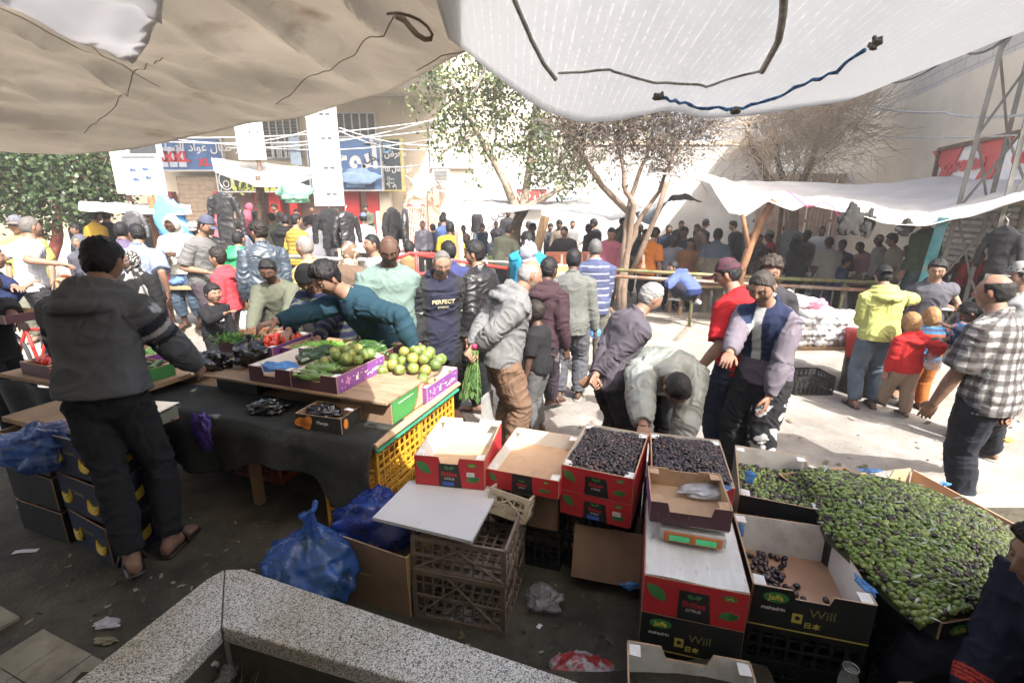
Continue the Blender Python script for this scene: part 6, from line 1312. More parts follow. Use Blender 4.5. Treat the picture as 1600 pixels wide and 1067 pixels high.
box('carton', 'carton under the shallow red carton', (c.x, c.y + .05, .25), rz, .36, .42, .245, cardd, cardd, tabs=False); crate('plastic_crate', 'dark crate below the shallow red carton', (c.x + .02, c.y + .05, 0), rz, .36, .42, .24, m_blkc, 8, 8, 4, 'black crates under the olive cartons', solid=.5)
zt4 = .66; BH = .135
def olbox(fl, frr, lab, art, outer, d_, z=.66, hh=BH, **k):
    c, rz, w_ = at_box(fl, frr, z, d_); return (box('olive_carton', lab, (c.x, c.y, z - hh), rz, w_, d_, hh, outer, cardw, art=art, group='cartons of olives', **k), c, rz, w_)
o3 = olbox((878, 725), (990, 748), 'red carton heaped with black olives, left of the reaching arm', art_red, pr_red, .50)
o4 = olbox((1019, 746), (1148, 763), 'red carton heaped with black olives, right of the reaching arm', art_red, pr_red, .48)
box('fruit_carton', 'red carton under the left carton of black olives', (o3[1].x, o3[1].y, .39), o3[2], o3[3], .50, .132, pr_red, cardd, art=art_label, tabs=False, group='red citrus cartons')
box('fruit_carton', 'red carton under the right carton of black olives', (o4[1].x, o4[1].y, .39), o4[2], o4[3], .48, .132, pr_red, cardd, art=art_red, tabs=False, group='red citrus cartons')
for (q, la) in ((o3, 'left'), (o4, 'right')):
    crate('plastic_crate', 'black crate under the %s stack of red cartons' % la, (q[1].x, q[1].y + .04, .0), q[2], .36, .40, .385, m_blkc, 8, 8, 6, 'black crates under the olive cartons', solid=.7)
o5 = olbox((1156, 772), (1290, 798), 'white lined carton half full of green and dark olives', None, pr_blk, .52, .575, .16)
c6, rz6, w6 = at_box((1177, 908), (1369, 942), .54, .48); e6y0 = Vector((-math.sin(rz6), math.cos(rz6), 0))
o6 = box('olive_carton', 'black printed carton with only a few black olives left on its bottom', (c6.x - e6y0.x * .03, c6.y - e6y0.y * .03, .355), rz6, w6, .44, .185, pr_blk, cardw, floor=mat('cardboard_tan', (.42, .24, .14), var=.15), notch=((.11, .035, .012), None), art=art_black, group='cartons of olives')
c7, rz7, w7 = at_box((1008, 894), (1172, 925), .54, .50)
o7 = box('fruit_carton', 'upside down red carton with worn white lid carrying the scale', (c7.x, c7.y, .365), rz7, w7, .50, .165, pr_red, cardw, art=art_red, group='red citrus cartons', tabs=False)
b = MB(); b.sheet(lambda u, v: ((u - .5) * (w7 - .004), (v - .5) * .498, .170 + .003 * math.sin(u * 7 + v * 3) + .002 * math.sin(v * 23)), 16, 16, .004); b.obj('lid', mat('worn_lid', (.60, .59, .56), rough=.8, var=.15, scale=4, stretch=(4, 1, 1), dirt=(.16, .13, .10), dscale=9, dth=(.60, .75)), o7)
box('fruit_carton', 'black printed carton under the upside down red carton', (c7.x, c7.y, .185), rz7, w7, .50, .176, pr_blk, cardd, art=art_black, tabs=False, group='black printed cartons')
crate('plastic_crate', 'black crate at the bottom of the scale stack', (c7.x, c7.y, 0), rz7, w7 - .02, .46, .18, m_blkc, 8, 8, 3, 'black crates under the olive cartons', solid=.7)
for z, lab in ((.18, 'upper black crate beneath the nearly empty olive carton'), (0, 'lower black crate beneath the nearly empty olive carton')): crate('plastic_crate', lab, (c6.x, c6.y, z), rz6, w6, .48, .174, m_blkc, 8, 8, 3, 'black crates under the olive cartons', solid=.7)
crate('plastic_crate', 'black crate under the white lined olive carton', (o5[1].x, o5[1].y, 0), o5[2], .36, .44, .205, m_blkc, 8, 8, 4, 'black crates under the olive cartons', solid=.7); crate('plastic_crate', 'second black crate under the white lined olive carton', (o5[1].x, o5[1].y, .21), o5[2], .36, .44, .20, m_blkc, 8, 8, 4, 'black crates under the olive cartons', solid=.7)
sc7 = (Vector((c7.x, c7.y, .54)) + Vector((.0, .08, 0))); scale_('digital scale with two green displays under the small tray', (sc7.x + .015, sc7.y - .02, .541), rz7, mat('scale_white', (.5, .5, .48), rough=.4), .26, .22, True, .062)
def art_tray(o, w_, d_, h_):
    for k in range(7): flat(o, 'arrow_print', [(0, 0), (.012, .012), (0, .024), (.004, .012)], pr_mar if k % 2 else mat('print_rose', (.2, .08, .09)), fplane(o, w_, d_, h_, -.13 + k * .02, h_ * .3), .0008)
box('tray_carton', 'small purple brown open carton standing on the digital scale', (sc7.x + .0, sc7.y + .02, .632), rz7 + R(3), .31, .28, .095, pr_mar, card, notch=((.16, .04, .01), (.12, .01, .01)), ends=pr_pur, art=art_tray, group='cartons on the stalls')
lump('plastic_bag', 'clear white plastic bag lying behind the small tray carton', 'bag', at(1098, 765, z=.66), (.10, .06, .02), m_wbag, 41, (34, 44), .35, .9)
c8 = at(1070, 1014, z=.33); o8 = box('olive_carton', 'white lined carton with a hand hole at the bottom edge of the stall', (c8.x - .04, c8.y - .22, .16), R(-12), .42, .42, .175, pr_blk, cardw, notch=((.1, .03, .01), (.14, .05, .02)), group='cartons of olives')
crate('plastic_crate', 'black crate under the hand hole carton', (c8.x - .04, c8.y - .22, 0), R(-12), .40, .40, .155, m_blkc, 8, 8, 3, 'black crates under the olive cartons', solid=.7)
# brown cartons by the blue bags
box('carton', 'lower brown carton beside the blue bags', (-.60, 2.08, 0), R(-20), .36, .30, .17, cardd, cardd, tabs=False); box('carton', 'upper yellow brown carton beside the blue bags', (-.60, 2.09, .175), R(-24), .40, .32, .17, cardd, card, tabs=False, ends=mat('card_yellow', (.22, .15, .05), var=.3))
for (px, py, lab) in ((950, 870, 'tilted grey lined carton in the gap under the olive cartons'), (875, 820, 'dark slatted carton deep under the shallow red carton')):
    p = at(px, py, z=.12); box('carton', lab, (p.x, p.y, .03), R(-15), .34, .30, .26, cardd, cardd, tabs=False, tilt=(R(-20), 0))
# red and white plastic tub edge, jar
jr = thing('glass_jar', 'small glass jar with a steel clasp among the black crates', 'jar', at(1328, 1050, z=.30)); b = MB(); b.tube([(0, 0, -.10), (0, 0, -.02), (0, 0, 0), (0, 0, .02)], [.03, .03, .022, .024], 16, cap=True); b.obj('body', bagmat('jar_glass', (.5, .5, .45), .45, .1), jr, True); b = MB(); b.tube([(.024 * math.cos(a), .024 * math.sin(a), .022) for a in np.linspace(0, 6.283, 20)], .002, 6); b.obj('clasp', m_st, jr)
lump('plastic_bag', 'red and grey plastic sack on the ground at the bottom edge', 'bag', at(905, 1050, z=.05), (.13, .09, .06), mat('sack_red', (.30, .03, .03), rough=.4, var=.2, dirt=(.35, .35, .34), dscale=5, dth=(.45, .5)), 43, (30, 40), .3, .9)
# ---------------- olives
m_og = [mat('olive_green%d' % i, c, rough=.22, var=.25, scale=30, spec=.6, coord='Object') for i, c in enumerate(((.135, .20, .035), (.20, .26, .06), (.085, .12, .025)))]
m_od = [mat('olive_dark%d' % i, c, rough=.25, var=.4, scale=30, spec=.6) for i, c in enumerate(((.030, .018, .022), (.06, .035, .03), (.014, .010, .012), (.10, .06, .05)))]
def ovm(m, lo): return shape('ol_%s_%d' % (m.name, lo), lambda d: d * np.array([.0106, .0106, .0136]), m, (9, 12) if not lo else (5, 6))
def olive_fill(name, label_one, label_rest, pts, nrm_h, mats, n_one, group, cat='olive', key=None):
    """pts sorted so that the ones showing largest come first: those are olives of their own, the rest one mass"""
    pts = sorted(pts, key=key); big, rest = pts[:n_one], pts[n_one:]
    for p, k in big: item(name, ovm(mats[k], 0), label_one, cat, p, sc=random.uniform(.88, 1.12), group=group)
    if not rest: return
    base = ovm(mats[0], 1); BV = vco(base); BF = [tuple(q.vertices) for q in base.polygons]; V, F, Mi = [], [], []; o = 0
    for p, k in rest:
        Rm = np.array(Matrix.Rotation(random.uniform(0, 6.28), 3, 'Z') @ Matrix.Rotation(R(90) + random.uniform(-.6, .6), 3, 'X')); V.append(BV * random.uniform(.80, 1.2) @ Rm.T + np.array(p)); F += [tuple(i + o for i in f) for f in BF]; Mi += [k] * len(BF); o += len(BV)
    b = MB(); b.v = [tuple(v) for v in np.concatenate(V)]; b.f = F; b.m = Mi; tag(b.obj(name + '_heap', mats, None, True), label_rest, kind='stuff')
def bedpts(fn, n_u, n_v, kfun, jit=.35, layers=2):
    out = []
    for L_ in range(layers):
        for i in range(n_u):
            for j in range(n_v):
                u, v = (i + .5 + random.uniform(-jit, jit)) / n_u, (j + .5 + random.uniform(-jit, jit)) / n_v; p = fn(u, v)
                if p is None: continue
                out.append((Vector(p) + Vector((0, 0, -.011 * L_ + random.uniform(-.003, .004))), kfun(u, v)))
    return out
camkey = lambda pk: (pk[0] - Vector((0, 0, CAMH))).length
def inbox(c, rz, w_, d_, z, hfn):
    ex_, ey_ = Vector((math.cos(rz), math.sin(rz), 0)), Vector((-math.sin(rz), math.cos(rz), 0))
    return lambda u, v: c + ex_ * ((u - .5) * (w_ - .03)) + ey_ * ((v - .5) * (d_ - .03)) + Vector((0, 0, z - c.z + hfn(u, v)))
bed = mat('olive_bed', (.02, .015, .015), rough=.8)
P_ = []
for q, d_ in ((o3, .50), (o4, .48)):
    hf = lambda u, v: .045 * math.sin(math.pi * u) ** .6 * math.sin(math.pi * v) ** .5 - .022 + (.03 * (1 - v) if q is o4 else 0) + .006 * math.sin(u * 9 + v * 7)
    f = inbox(Vector((q[1].x, q[1].y, .66)), q[2], q[3], d_, .66, hf); b = MB(); b.sheet(lambda u, v: f(u, v) - Vector((0, 0, .014)), 14, 16, .002); tag(b.obj('olive_bed', bed), 'black olives below the surface', kind='stuff'); P_ += bedpts(f, 19, 26, lambda u, v: random.choices([0, 1, 2, 3], [5, 2, 4, 1.2])[0])
olive_fill('black_olive', 'shiny black olive near the front of the heaped red cartons', 'black olives filling the two red cartons', P_, 0, m_od, 240, 'black olives in the red cartons', key=camkey)
f5 = inbox(Vector((o5[1].x, o5[1].y, .575)), o5[2], o5[3], .52, .575, lambda u, v: -.115 + .055 * (1 - v) + .035 * u + .01 * math.sin(u * 8))
b = MB(); b.sheet(lambda u, v: f5(u, v) - Vector((0, 0, .014)), 12, 14, .002); tag(b.obj('olive_bed', bed), 'olives below the surface of the lined carton', kind='stuff')
mixm = m_og + m_od[:2]
Q_ = bedpts(f5, 17, 23, lambda u, v: random.choices([0, 1, 2, 3, 4], [4, 3, 3, 3, 2])[0])
# the big heap over four cartons
HA = [at(1252, 732, z=.58), at(1545, 803, z=.58), at(1640, 940, z=.55), at(1445, 985, z=.52), at(1300, 850, z=.56)]
hA, hB, hC, hD = HA[0], HA[1], at(1668, 930, z=.54), at(1440, 990, z=.50)
hD = at(1440, 975, z=.52)
def heap(u, v):
    L0 = hA.lerp(at(1292, 838, z=.56), v * 2) if v < .5 else at(1292, 838, z=.56).lerp(hD, (v - .5) * 2)
    p = L0.lerp(hB.lerp(hC, v), u); e = math.sin(math.pi * u) ** .55 * math.sin(math.pi * (v * .92 + .04)) ** .55
    return p + Vector((0, 0, .135 * e - .01 + .03 * e * (1 - u) + .008 * math.sin(u * 11 + 2) * math.sin(v * 13)))
b = MB(); b.sheet(lambda u, v: heap(u, v) - Vector((0, 0, .018)), 30, 30, .002); tag(b.obj('olive_bed', mat('olive_bed_green', (.03, .035, .012), rough=.8)), 'green olives below the surface of the big heap', kind='stuff')
G_ = bedpts(heap, 46, 58, lambda u, v: random.choices([0, 1, 2, 3, 4], [6, 4, 3, 1.2 + 1.5 * (math.sin(u * 7 + v * 5) > .2), 1.2])[0])
olive_fill('green_olive', 'plump green olive at the near side of the big heap', 'big heap of green and purple olives', G_, 0, mixm, 260, 'green olives in the big heap', key=camkey)
olive_fill('mixed_olive', 'green olive', 'green and dark olives in the white lined carton', Q_, 0, mixm, 0, 'x', key=camkey)
# few black olives in the nearly empty carton
cnt = 0; few = []
e6x, e6y = Vector((math.cos(rz6), math.sin(rz6), 0)), Vector((-math.sin(rz6), math.cos(rz6), 0))
while cnt < 95:
    u, v = random.uniform(-.46, .46), random.uniform(-.47, .45)
    if random.random() < math.exp(-((u + .22 - .10 * (v < 0)) / .13) ** 2) * (1.0 if v < .3 else .4) or random.random() < .006:
        p = Vector((c6.x, c6.y, 0)) + e6x * u * w6 + e6y * (v * .42 - .03) + Vector((0, 0, .375 + random.uniform(0, .012) * (u < -.15)))
        if all((p - q).length > .0165 for q in few): few.append(p); cnt += 1
for p in few: item('black_olive', ovm(m_od[random.choice([0, 1, 1, 2])], 0), 'loose black olive on the bottom of the nearly empty carton', 'olive', p, sc=1.15, group='loose olives in the nearly empty carton')
# olive leaves scattered on the heap
b = MB()
for k in range(230):
    u, v = random.random(), random.random(); p = heap(u, v) + Vector((0, 0, .012)); a = random.uniform(0, 6.3); d = Vector((math.cos(a), math.sin(a), random.uniform(-.3, .4))).normalized(); s = d.cross(Vector((0, 0, 1))).normalized(); l = random.uniform(.025, .05)
    b.add([p, p + d * l * .5 + s * l * .12, p + d * l, p + d * l * .5 - s * l * .12], [(0, 1, 2, 3)], random.choice([0, 0, 1]))
tag(b.obj('olive_leaves', [mat('olive_leaf_pale', (.30, .33, .26), rough=.5, var=.2), mat('olive_leaf_dark', (.10, .12, .05), rough=.5)]), 'narrow grey green leaves scattered among the olives', kind='stuff')
# cartons round the heap (four of them, walls seen at the rim)
hr = math.atan2((hC - hD).y, (hC - hD).x)
def hbox(lab, u, v, rz, w_, d_, art=None, z=.53, hh=.18):
    p = heap(u, v); box('olive_carton', lab, (p.x, p.y, z - hh), rz, w_, d_, hh, pr_blk, card, art=art, group='cartons of olives', tabs=False)
hA2 = math.atan2((hB - hA).y, (hB - hA).x)
e_ = (hC - hD).normalized(); n_ = Vector((-e_.y, e_.x, 0)); wq = .40
for lab, k, j, art in (('black printed carton at the near left corner under the big olive heap', 0, 0, art_black), ('black printed carton at the near right under the big olive heap', 1, 0, art_black), ('open carton at the far left under the big olive heap', 0, 1, None), ('open brown lined carton at the far right under the big olive heap', 1, 1, None)):
    p = hD + e_ * (wq * (k + .5) + .004 * k) + n_ * (.02 + .25 + (.43 if k else .47) * j); off = Vector((.13, .0, 0)) * j + Vector((.075, -.01, 0))
    z = .52 - (.005 + .03 * k) * j; box('olive_carton', lab, (p.x + off.x, p.y + off.y, z - .18), hr, wq, .51, .18, pr_blk, card, art=art, group='cartons of olives', tabs=False, notch=(None, (.14, .04, .02)))
    crate('plastic_crate', 'black crate on the ground %s' % ('under the near left corner of the olive heap', 'under the near right of the olive heap', 'under the far left of the olive heap', 'under the far right of the olive heap')[k + 2 * j], (p.x + off.x, p.y + off.y, 0), hr, wq - .02, .47, z - .182, m_blkc, 8, 8, 4, 'black crates under the olive cartons', solid=.7)
# blue plastic scraps on the cartons
for i, (px, py, z, r, lab) in enumerate(((1172, 745, .58, (.02, .02, .03), 'small blue knotted bag on the green olives in the lined carton'), (1205, 838, .40, (.035, .025, .015), 'dark blue plastic scrap in the nearly empty carton'), (1252, 850, .40, (.04, .03, .015), 'blue plastic scrap right of the dark one in the nearly empty carton'),
     (1157, 828, .47, (.014, .015, .03), 'blue plastic tie on the left wall of the nearly empty carton'), (1352, 915, .54, (.016, .045, .012), 'long blue plastic strip on the carton edge beside the olive heap'), (1360, 735, .60, (.045, .018, .01), 'blue plastic scrap on the far edge of the olive heap'),
     (1028, 742, .665, (.022, .014, .008), 'blue plastic tie at the corner of the right black olive carton'), (1136, 762, .66, (.02, .014, .008), 'pale blue plastic tie between the black and the green olives'), (1073, 1002, .20, (.028, .015, .02), 'blue plastic bag snagged on the front of the scale stack'),
     (1266, 985, .36, (.02, .01, .012), 'blue plastic scrap stuck under the nearly empty carton'), (985, 915, .25, (.035, .012, .02), 'blue plastic bag hanging left of the scale stack'), (1478, 756, .57, (.02, .012, .01), 'small blue scrap on the brown lined carton rim'), (673, 716, .52, (.02, .014, .008), 'blue plastic scrap in the empty red carton'))):
    lump('plastic_scrap', lab, 'plastic', at(px, py, z=z), r, m_lblue if i not in (1, 8, 9) else m_dblue, 50 + i, (22, 28), .5, .95)
# ---------------- goods across the street: wrapped cups on a cart
cup = MB(); cup.tube([(0, 0, 0), (0, .30, 0)], [.036, .036], 14); cupm = cup.mesh('cup_sleeve', mat('foam_white', (.70, .69, .68), rough=.35, var=.05), True)
cb_ = at(1215, 545, y=5.5); ct = thing('cup_table', 'low table loaded with wrapped foam cups', 'table', (at(1285, 540, y=5.6).x, 5.6, GZ)); b = MB(); b.box((0, 0, .47), (1.05, .55, .03)); b.obj('tabletop', m_wood, ct)
for sx in (-.48, .48):
    for sy in (-.22, .22): b = MB(); b.box((sx, sy, .23), (.04, .04, .46)); b.obj('leg', m_wood, ct)
ci = 0
for r_ in range(6):
    for k in range(14 - r_):
        item('cup_stack', cupm, 'wrapped sleeve of white foam cups in the pile on the low table', 'cups', (ct.location.x - .50 + k * .074 + r_ * .037, 5.36 + random.uniform(-.02, .04), GZ + .52 + r_ * .064), (0, 0, R(random.uniform(-3, 3))), 1, 'sleeves of foam cups on the low table')
for i in range(6): lump('plastic_bag', ('crumpled clear white plastic bag %s the foam cups' % ('at the left top of', 'behind the left of', 'on the middle of', 'on the right top of', 'at the far right of', 'with pink print above')[i]), 'bag', (ct.location.x - .4 + .17 * i, 5.75 + .05 * (i % 2), GZ + .86 - .04 * i + (.1 if i < 3 else 0)), (.15, .12, .10), m_wbag if i != 2 else bagmat('pink_bag', (.65, .3, .4), .7), 70 + i, (26, 34), .35, .9)
crate('plastic_crate', 'black crate on the street under the cup table', (at(1262, 560, y=5.3).x, 5.25, GZ), 0, .42, .32, .22, m_blkc, 8, 6, 4, 'crates in the street', solid=1)
tbk = thing('plastic_tub', 'round red plastic tub with dark foot beside the foam cups', 'tub', (at(1352, 555, y=5.2).x, 5.2, GZ)); b = MB(); b.tube([(0, 0, .42), (0, 0, .70), (0, 0, .72)], [.19, .22, .23], 20); b.obj('tub', m_red, tbk, True); b = MB(); b.tube([(0, 0, 0), (0, 0, .42)], [.2, .17], 16); b.obj('stand', m_blkc, tbk, True)
crate('plastic_crate', 'tall black crate of the stall before the man in the lime hoodie', (at(1400, 600, y=5.3).x, 5.3, GZ), 0, .45, .35, .55, m_blkc, 8, 6, 7, 'crates in the street', solid=1)
# ============================================================ people
def gz(y): return GZ if 2.9 < y < 7.6 else 0.0 if y <= 2.9 or y < 8.9 else GZ if y < 16.4 else .035
GR = (.14, .14, .14); WHT = (.62, .62, .62); NV = (.013, .017, .034); JN = (.05, .075, .13); JL = (.12, .16, .22); BK = (.012, .012, .013); BRN = (.16, .10, .06); KH = (.15, .16, .11)
hB_ = ('full', .012, BLK, .002); hC_ = ('full', .022, DBR, .008); hG_ = ('full', .008, (.20, .195, .185), .001); hS_ = ('full', .005, BLK, 0); hBald = ('bald', .003, (.03, .025, .02), 0); hRec = ('recede', .006, (.22, .21, .20), .001); hK_ = ('kid', .014, BLK, .003)
def PP(label, px, py, y, face, **k): return person(label, face=face, place=(px, py, y, k.pop('gz', gz(y))), **k)
def T(c, **k): return dict(c=c, **k)
tee = lambda c, **k: dict(c=c, sleeve=.42, g=.013, hem=-.04, **k); hood = lambda c, **k: dict(c=c, g=.020, hood=1, hem=-.035, amp=.006, **k); jk = lambda c, **k: dict(c=c, g=.019, collar=1.1, hem=-.04, amp=.006, **k); shirt = lambda c, **k: dict(c=c, g=.014, collar=.8, hem=-.06, **k)
# ---------- the near figures
def plaid(V, bi, bt, J):
    c = np.tile(np.array([.44, .43, .42]), (len(V), 1)); a = np.arctan2(V[:, 0], V[:, 1] + .02) * .16; z = np.where(bi == 0, V[:, 2], V[:, 2] * 1.0)
    h1 = ((a / .066) % 1) < .5; v1 = ((z / .066) % 1) < .5; c[h1] *= .34; c[v1] *= .34; c[((a / .026) % 1) < .10] *= .6; c[((z / .026) % 1) < .10] *= .6; c[h1 & v1] *= (1.0, .88, .9); return c
def hoodieV(V, bi, bt, J):
    c = np.tile(np.array([.082, .085, .093]), (len(V), 1)); up = (bi == 1) | (bi == 3); c[up & (bt > .24) & (bt < .42)] = (.022, .023, .03); c[up & (bt >= .42) & (bt < .52)] = (.42, .42, .43); c[up & (bt >= .52) & (bt < .62)] = (.09, .095, .11); c[up & (bt >= .62) & (bt < .70)] = (.018, .019, .023); return c
person('vendor in a dark grey hoodie with white sleeve bands, his back to the camera', face=8, place=(152, 374, 2.58, .0), build=1.04, lean=11, bend=9, head=(2, 22, 0), lvl=2, skin='t',
       hr=(.15, .20, .53), hl=(-.13, .20, .53), pr=(.75, -.5, -.6), pl=(-.75, -.5, -.6), flw=(-1.98, 2.13, .0), frw=(-1.93, 2.34, .0), toes=(38, -8),
       top=dict(c=GR, g=.019, hood=1, hem=.005, flare=.05, amp=.005, pat=hoodieV), bot=dict(c=(.016, .017, .019), g=.009, amp=.006, waist=.075), hair=('full', .016, (.006, .006, .008), .003), foot=('sandal', (.02, .014, .01)))
person('young man in a dark teal sweater leaning over the vegetables with one arm stretched out', face=128, place=(508, 412, 3.42, GZ), build=1.0, lean=30, bend=10, head=(18, 34, 0), lvl=2, skin='t', hrw=at(352, 526, y=3.02), hlw=at(648, 548, y=3.30), hand=('point', 'relax'), pr=(.2, -.4, -1), pl=(-1, -.5, 0), palm=((0, 0, -1), None),
       top=dict(c=(.014, .038, .055), g=.016, hem=-.03, collar=.5), bot=dict(c=JN, k='denim'), hair=('full', .022, (.008, .007, .008), .004), beard=.25)
person('man in a navy and grey striped sweater and black cap looking down into the stall', face=165, place=(476, 416, 3.95, GZ), lean=22, bend=14, head=(30, 38, 0), lvl=1, skin='t', hrw=at(440, 538, y=3.5), hlw=at(488, 545, y=3.5), hand=('point', 'point'),
       top=dict(c=NV, g=.017, pat=P_stripes((.012, .014, .035), [(.10, .11, .085), (.06, .07, .06)], .075, 2, .35)), bot=dict(c=BK), hair=hS_, extra=cap((.010, .010, .011), back=True), beard=.6)
person('young man in an olive grey sweater looking down behind the stall', face=185, place=(417, 406, 4.7, GZ), lean=12, bend=10, head=(5, 25, 0), lvl=1, skin='d', top=T((.13, .14, .105), g=.016), bot=dict(c=BK), hair=('full', .016, BLK, .003), hrw=at(388, 535, y=4.4), hlw=at(445, 520, y=4.3))
person('bald man in a pale green polo shirt looking down at the citrus fruit', face=-158, place=(607, 369, 4.15, GZ), build=1.12, belly=.7, lean=6, bend=8, head=(-12, 30, 0), lvl=2, skin='d', hair=hBald, top=dict(c=(.18, .26, .235), sleeve=.46, g=.018, hem=-.05, collar=.8), bot=dict(c=NV), hl=(.04, .16, .62), hr=(.14, .10, .45))
def perfect(o, J, lvl):
    h = J['h']; c, X, F, d = J['fr_at'](.20); M = Matrix.Translation((c + F * .083 + X * .0) * h) @ Matrix((X, d, F)).transposed().to_4x4() @ Matrix.Rotation(R(180), 4, 'Y') @ Matrix.Translation((0, 0, 0))
    M = Matrix.Translation((c + F * .088) * h) @ Matrix((-X, d, F)).transposed().to_4x4()
    text_mesh('PERFECT', .055, mat('print_gold', (.45, .40, .26)), 'lettering', o, M, ext=.003, bold=.001); text_mesh('project', .035, mat('print_gold2', (.3, .28, .2)), 'lettering', o, M @ Matrix.Translation((0, -.05, 0)), ext=.003)
person('bearded older man in an open black hooded jacket over a dark lettered T-shirt', face=-158, place=(690, 392, 4.35, GZ), lean=8, bend=12, head=(-8, 26, 0), lvl=2, skin='t', hair=('recede', .005, (.10, .095, .09), 0), beard=.75, gbeard=(.30, .29, .28), old=1, top=dict(c=GR, g=.026, hood=1, hem=-.16, flare=.08, amp=.008, pat=lambda V, bi, bt, J: np.where(((np.abs(V[:, 0]) < .085 * J['h'] / 1.0 * .9) & (V[:, 1] > .02) & (bi == 0))[:, None], np.array([.016, .017, .032]), np.where((((bi == 1) | (bi == 3)) & (bt > .75) & (bt < .80))[:, None], np.array([.4, .4, .4]), np.array([.018, .019, .021])))), bot=dict(c=BK), extra=perfect)
person('man in a purple blue jacket mostly hidden behind the bearded man', face=30, place=(700, 376, 5.3, GZ), lvl=1, skin='t', top=jk((.05, .06, .17)), bot=dict(c=BK), hair=hB_)
person('young man in a black leather jacket in profile facing left', face=62, place=(741, 377, 4.75, GZ), lean=3, head=(20, 6, 0), lvl=2, skin='t', top=dict(c=(.012, .012, .014), k='leather', g=.022, collar=1.3, hem=-.02, amp=.007), bot=dict(c=BK), hair=('full', .020, BLK, .002), beard=.3)
person('balding grey man in a grey hoodie with his hands clasped behind his back', face=-72, place=(829, 406, 3.75, GZ), lean=14, bend=14, head=(-6, 20, 0), lvl=2, skin='t', build=1.08, belly=.4, hrw=at(742, 548, y=3.62), hlw=at(738, 545, y=3.55), hand=('grip', 'grip'), pr=(.9, -.7, 0), pl=(-.9, -.7, 0), hair=('bald', .006, (.20, .20, .195), .001), beard=.6, gbeard=(.4, .39, .38), old=1,
       top=hood((.20, .205, .21), high=False), bot=dict(c=(.20, .125, .085), g=.020, amp=.008))
person('boy in a black T-shirt half hidden behind the man in the grey hoodie', face=60, place=(836, 470, 4.15, GZ), lvl=1, skin='d', children=.45, hair=('kid', .016, DBR, .004), top=tee((.014, .014, .016)), bot=dict(c=GR), hr=(.10, .10, .45))
def dstripe(V, bi, bt, J):
    c = np.tile(np.array([.045, .035, .045]), (len(V), 1)); side = np.abs(V[:, 0]) > .085 * J['h']; c[side & (bi > 0) & ((V[:, 1] * 60 % 1) < .5)] = (.4, .4, .4); return c
person('young man in a maroon black hooded jacket walking away', face=-35, place=(858, 402, 4.45, GZ), lean=8, head=(0, 8, 0), lvl=2, skin='d', top=hood((.035, .02, .025)), bot=dict(c=GR, g=.018, pat=dstripe), hair=hB_, flw=at(828, 668, z=GZ), frw=at(862, 646, z=GZ) + Vector((0, .12, 0)), toes=(0, -20), hlw=at(862, 560, y=4.2), foot=('sandal', (.05, .03, .02)))
person('man in a grey shirt and trousers walking away holding a white bag', face=-12, place=(897, 389, 5.05, GZ), lean=4, head=(0, 10, 0), lvl=2, skin='d', top=dict(c=(.155, .165, .155), g=.018, hem=-.07, collar=.9), bot=dict(c=(.10, .105, .12), g=.020, amp=.008), hair=hB_, hlw=at(862, 552, y=4.95), hrw=at(933, 540, y=5.0), foot=('sandal', (.3, .28, .25)))
person('man in a navy shirt with thin white stripes walking away beside the grey shirted man', face=-5, place=(931, 373, 5.9, GZ), lean=3, lvl=1, skin='t', build=1.1, top=dict(c=NV, g=.018, hem=-.07, collar=.8, pat=P_stripes((.075, .09, .17), [(.45, .47, .52)], .085, 2, .13)), bot=dict(c=(.16, .16, .14), g=.018), hair=('full', .008, (.08, .08, .08), .001), hrw=at(938, 520, y=5.9), foot=('sandal', (.05, .04, .03)))
person('grey haired man in a dusky mauve shirt standing with hands behind his back', face=-72, place=(1018, 444, 3.45, GZ), lean=20, bend=12, head=(-4, 28, 0), lvl=2, skin='t', hrw=at(918, 594, y=3.30), hlw=at(925, 600, y=3.2), hand=('grip', 'grip'), pr=(.9, -.8, 0), pl=(-.9, -.8, 0), hair=('full', .011, (.17, .17, .165), .005), beard=.5, gbeard=(.25, .2, .17), old=1, top=dict(c=(.105, .095, .115), g=.016, hem=-.05, collar=1.0), bot=dict(c=(.022, .023, .026), g=.024, amp=.009))
person('man in a pale grey quilted jacket bending deep over the olive cartons', face=176, place=(1060, 590, 2.78, GZ), fixh=True, h=1.72, lean=72, bend=22, pz=.53, head=(0, 74, 0), lvl=2, skin='t', hrw=at(1010, 742, y=2.22), hlw=at(1062, 706, y=2.72), hand=('relax', 'relax'), pr=(.5, .2, .8), pl=(-.4, .2, .8), build=1.12,
       top=dict(c=(.26, .28, .255), k='puffy', g=.026, hem=-.02, collar=1.8, quilt=.006, amp=.007), bot=dict(c=(.018, .019, .022), k='denim'), hair=('full', .005, (.012, .010, .009), 0))
person('man in a red polo shirt and dark cap turned away beside the olive cartons', face=35, place=(1140, 406, 3.7, GZ), lean=8, bend=10, head=(25, 22, 0), lvl=2, skin='t', build=1.08, top=dict(c=(.50, .022, .028), sleeve=.45, g=.016, hem=-.05, collar=.9), bot=dict(c=NV, k='denim', g=.016), hair=hB_, extra=cap((.06, .025, .035)), hl=(-.20, .05, .50))
person('man with curly dark hair mostly hidden behind the man in the dark vest', face=150, place=(1206, 402, 4.0, GZ), lean=6, head=(10, 20, 0), lvl=1, skin='t', top=T((.03, .03, .035)), bot=dict(c=BK), hair=('full', .026, (.03, .022, .016), .010))
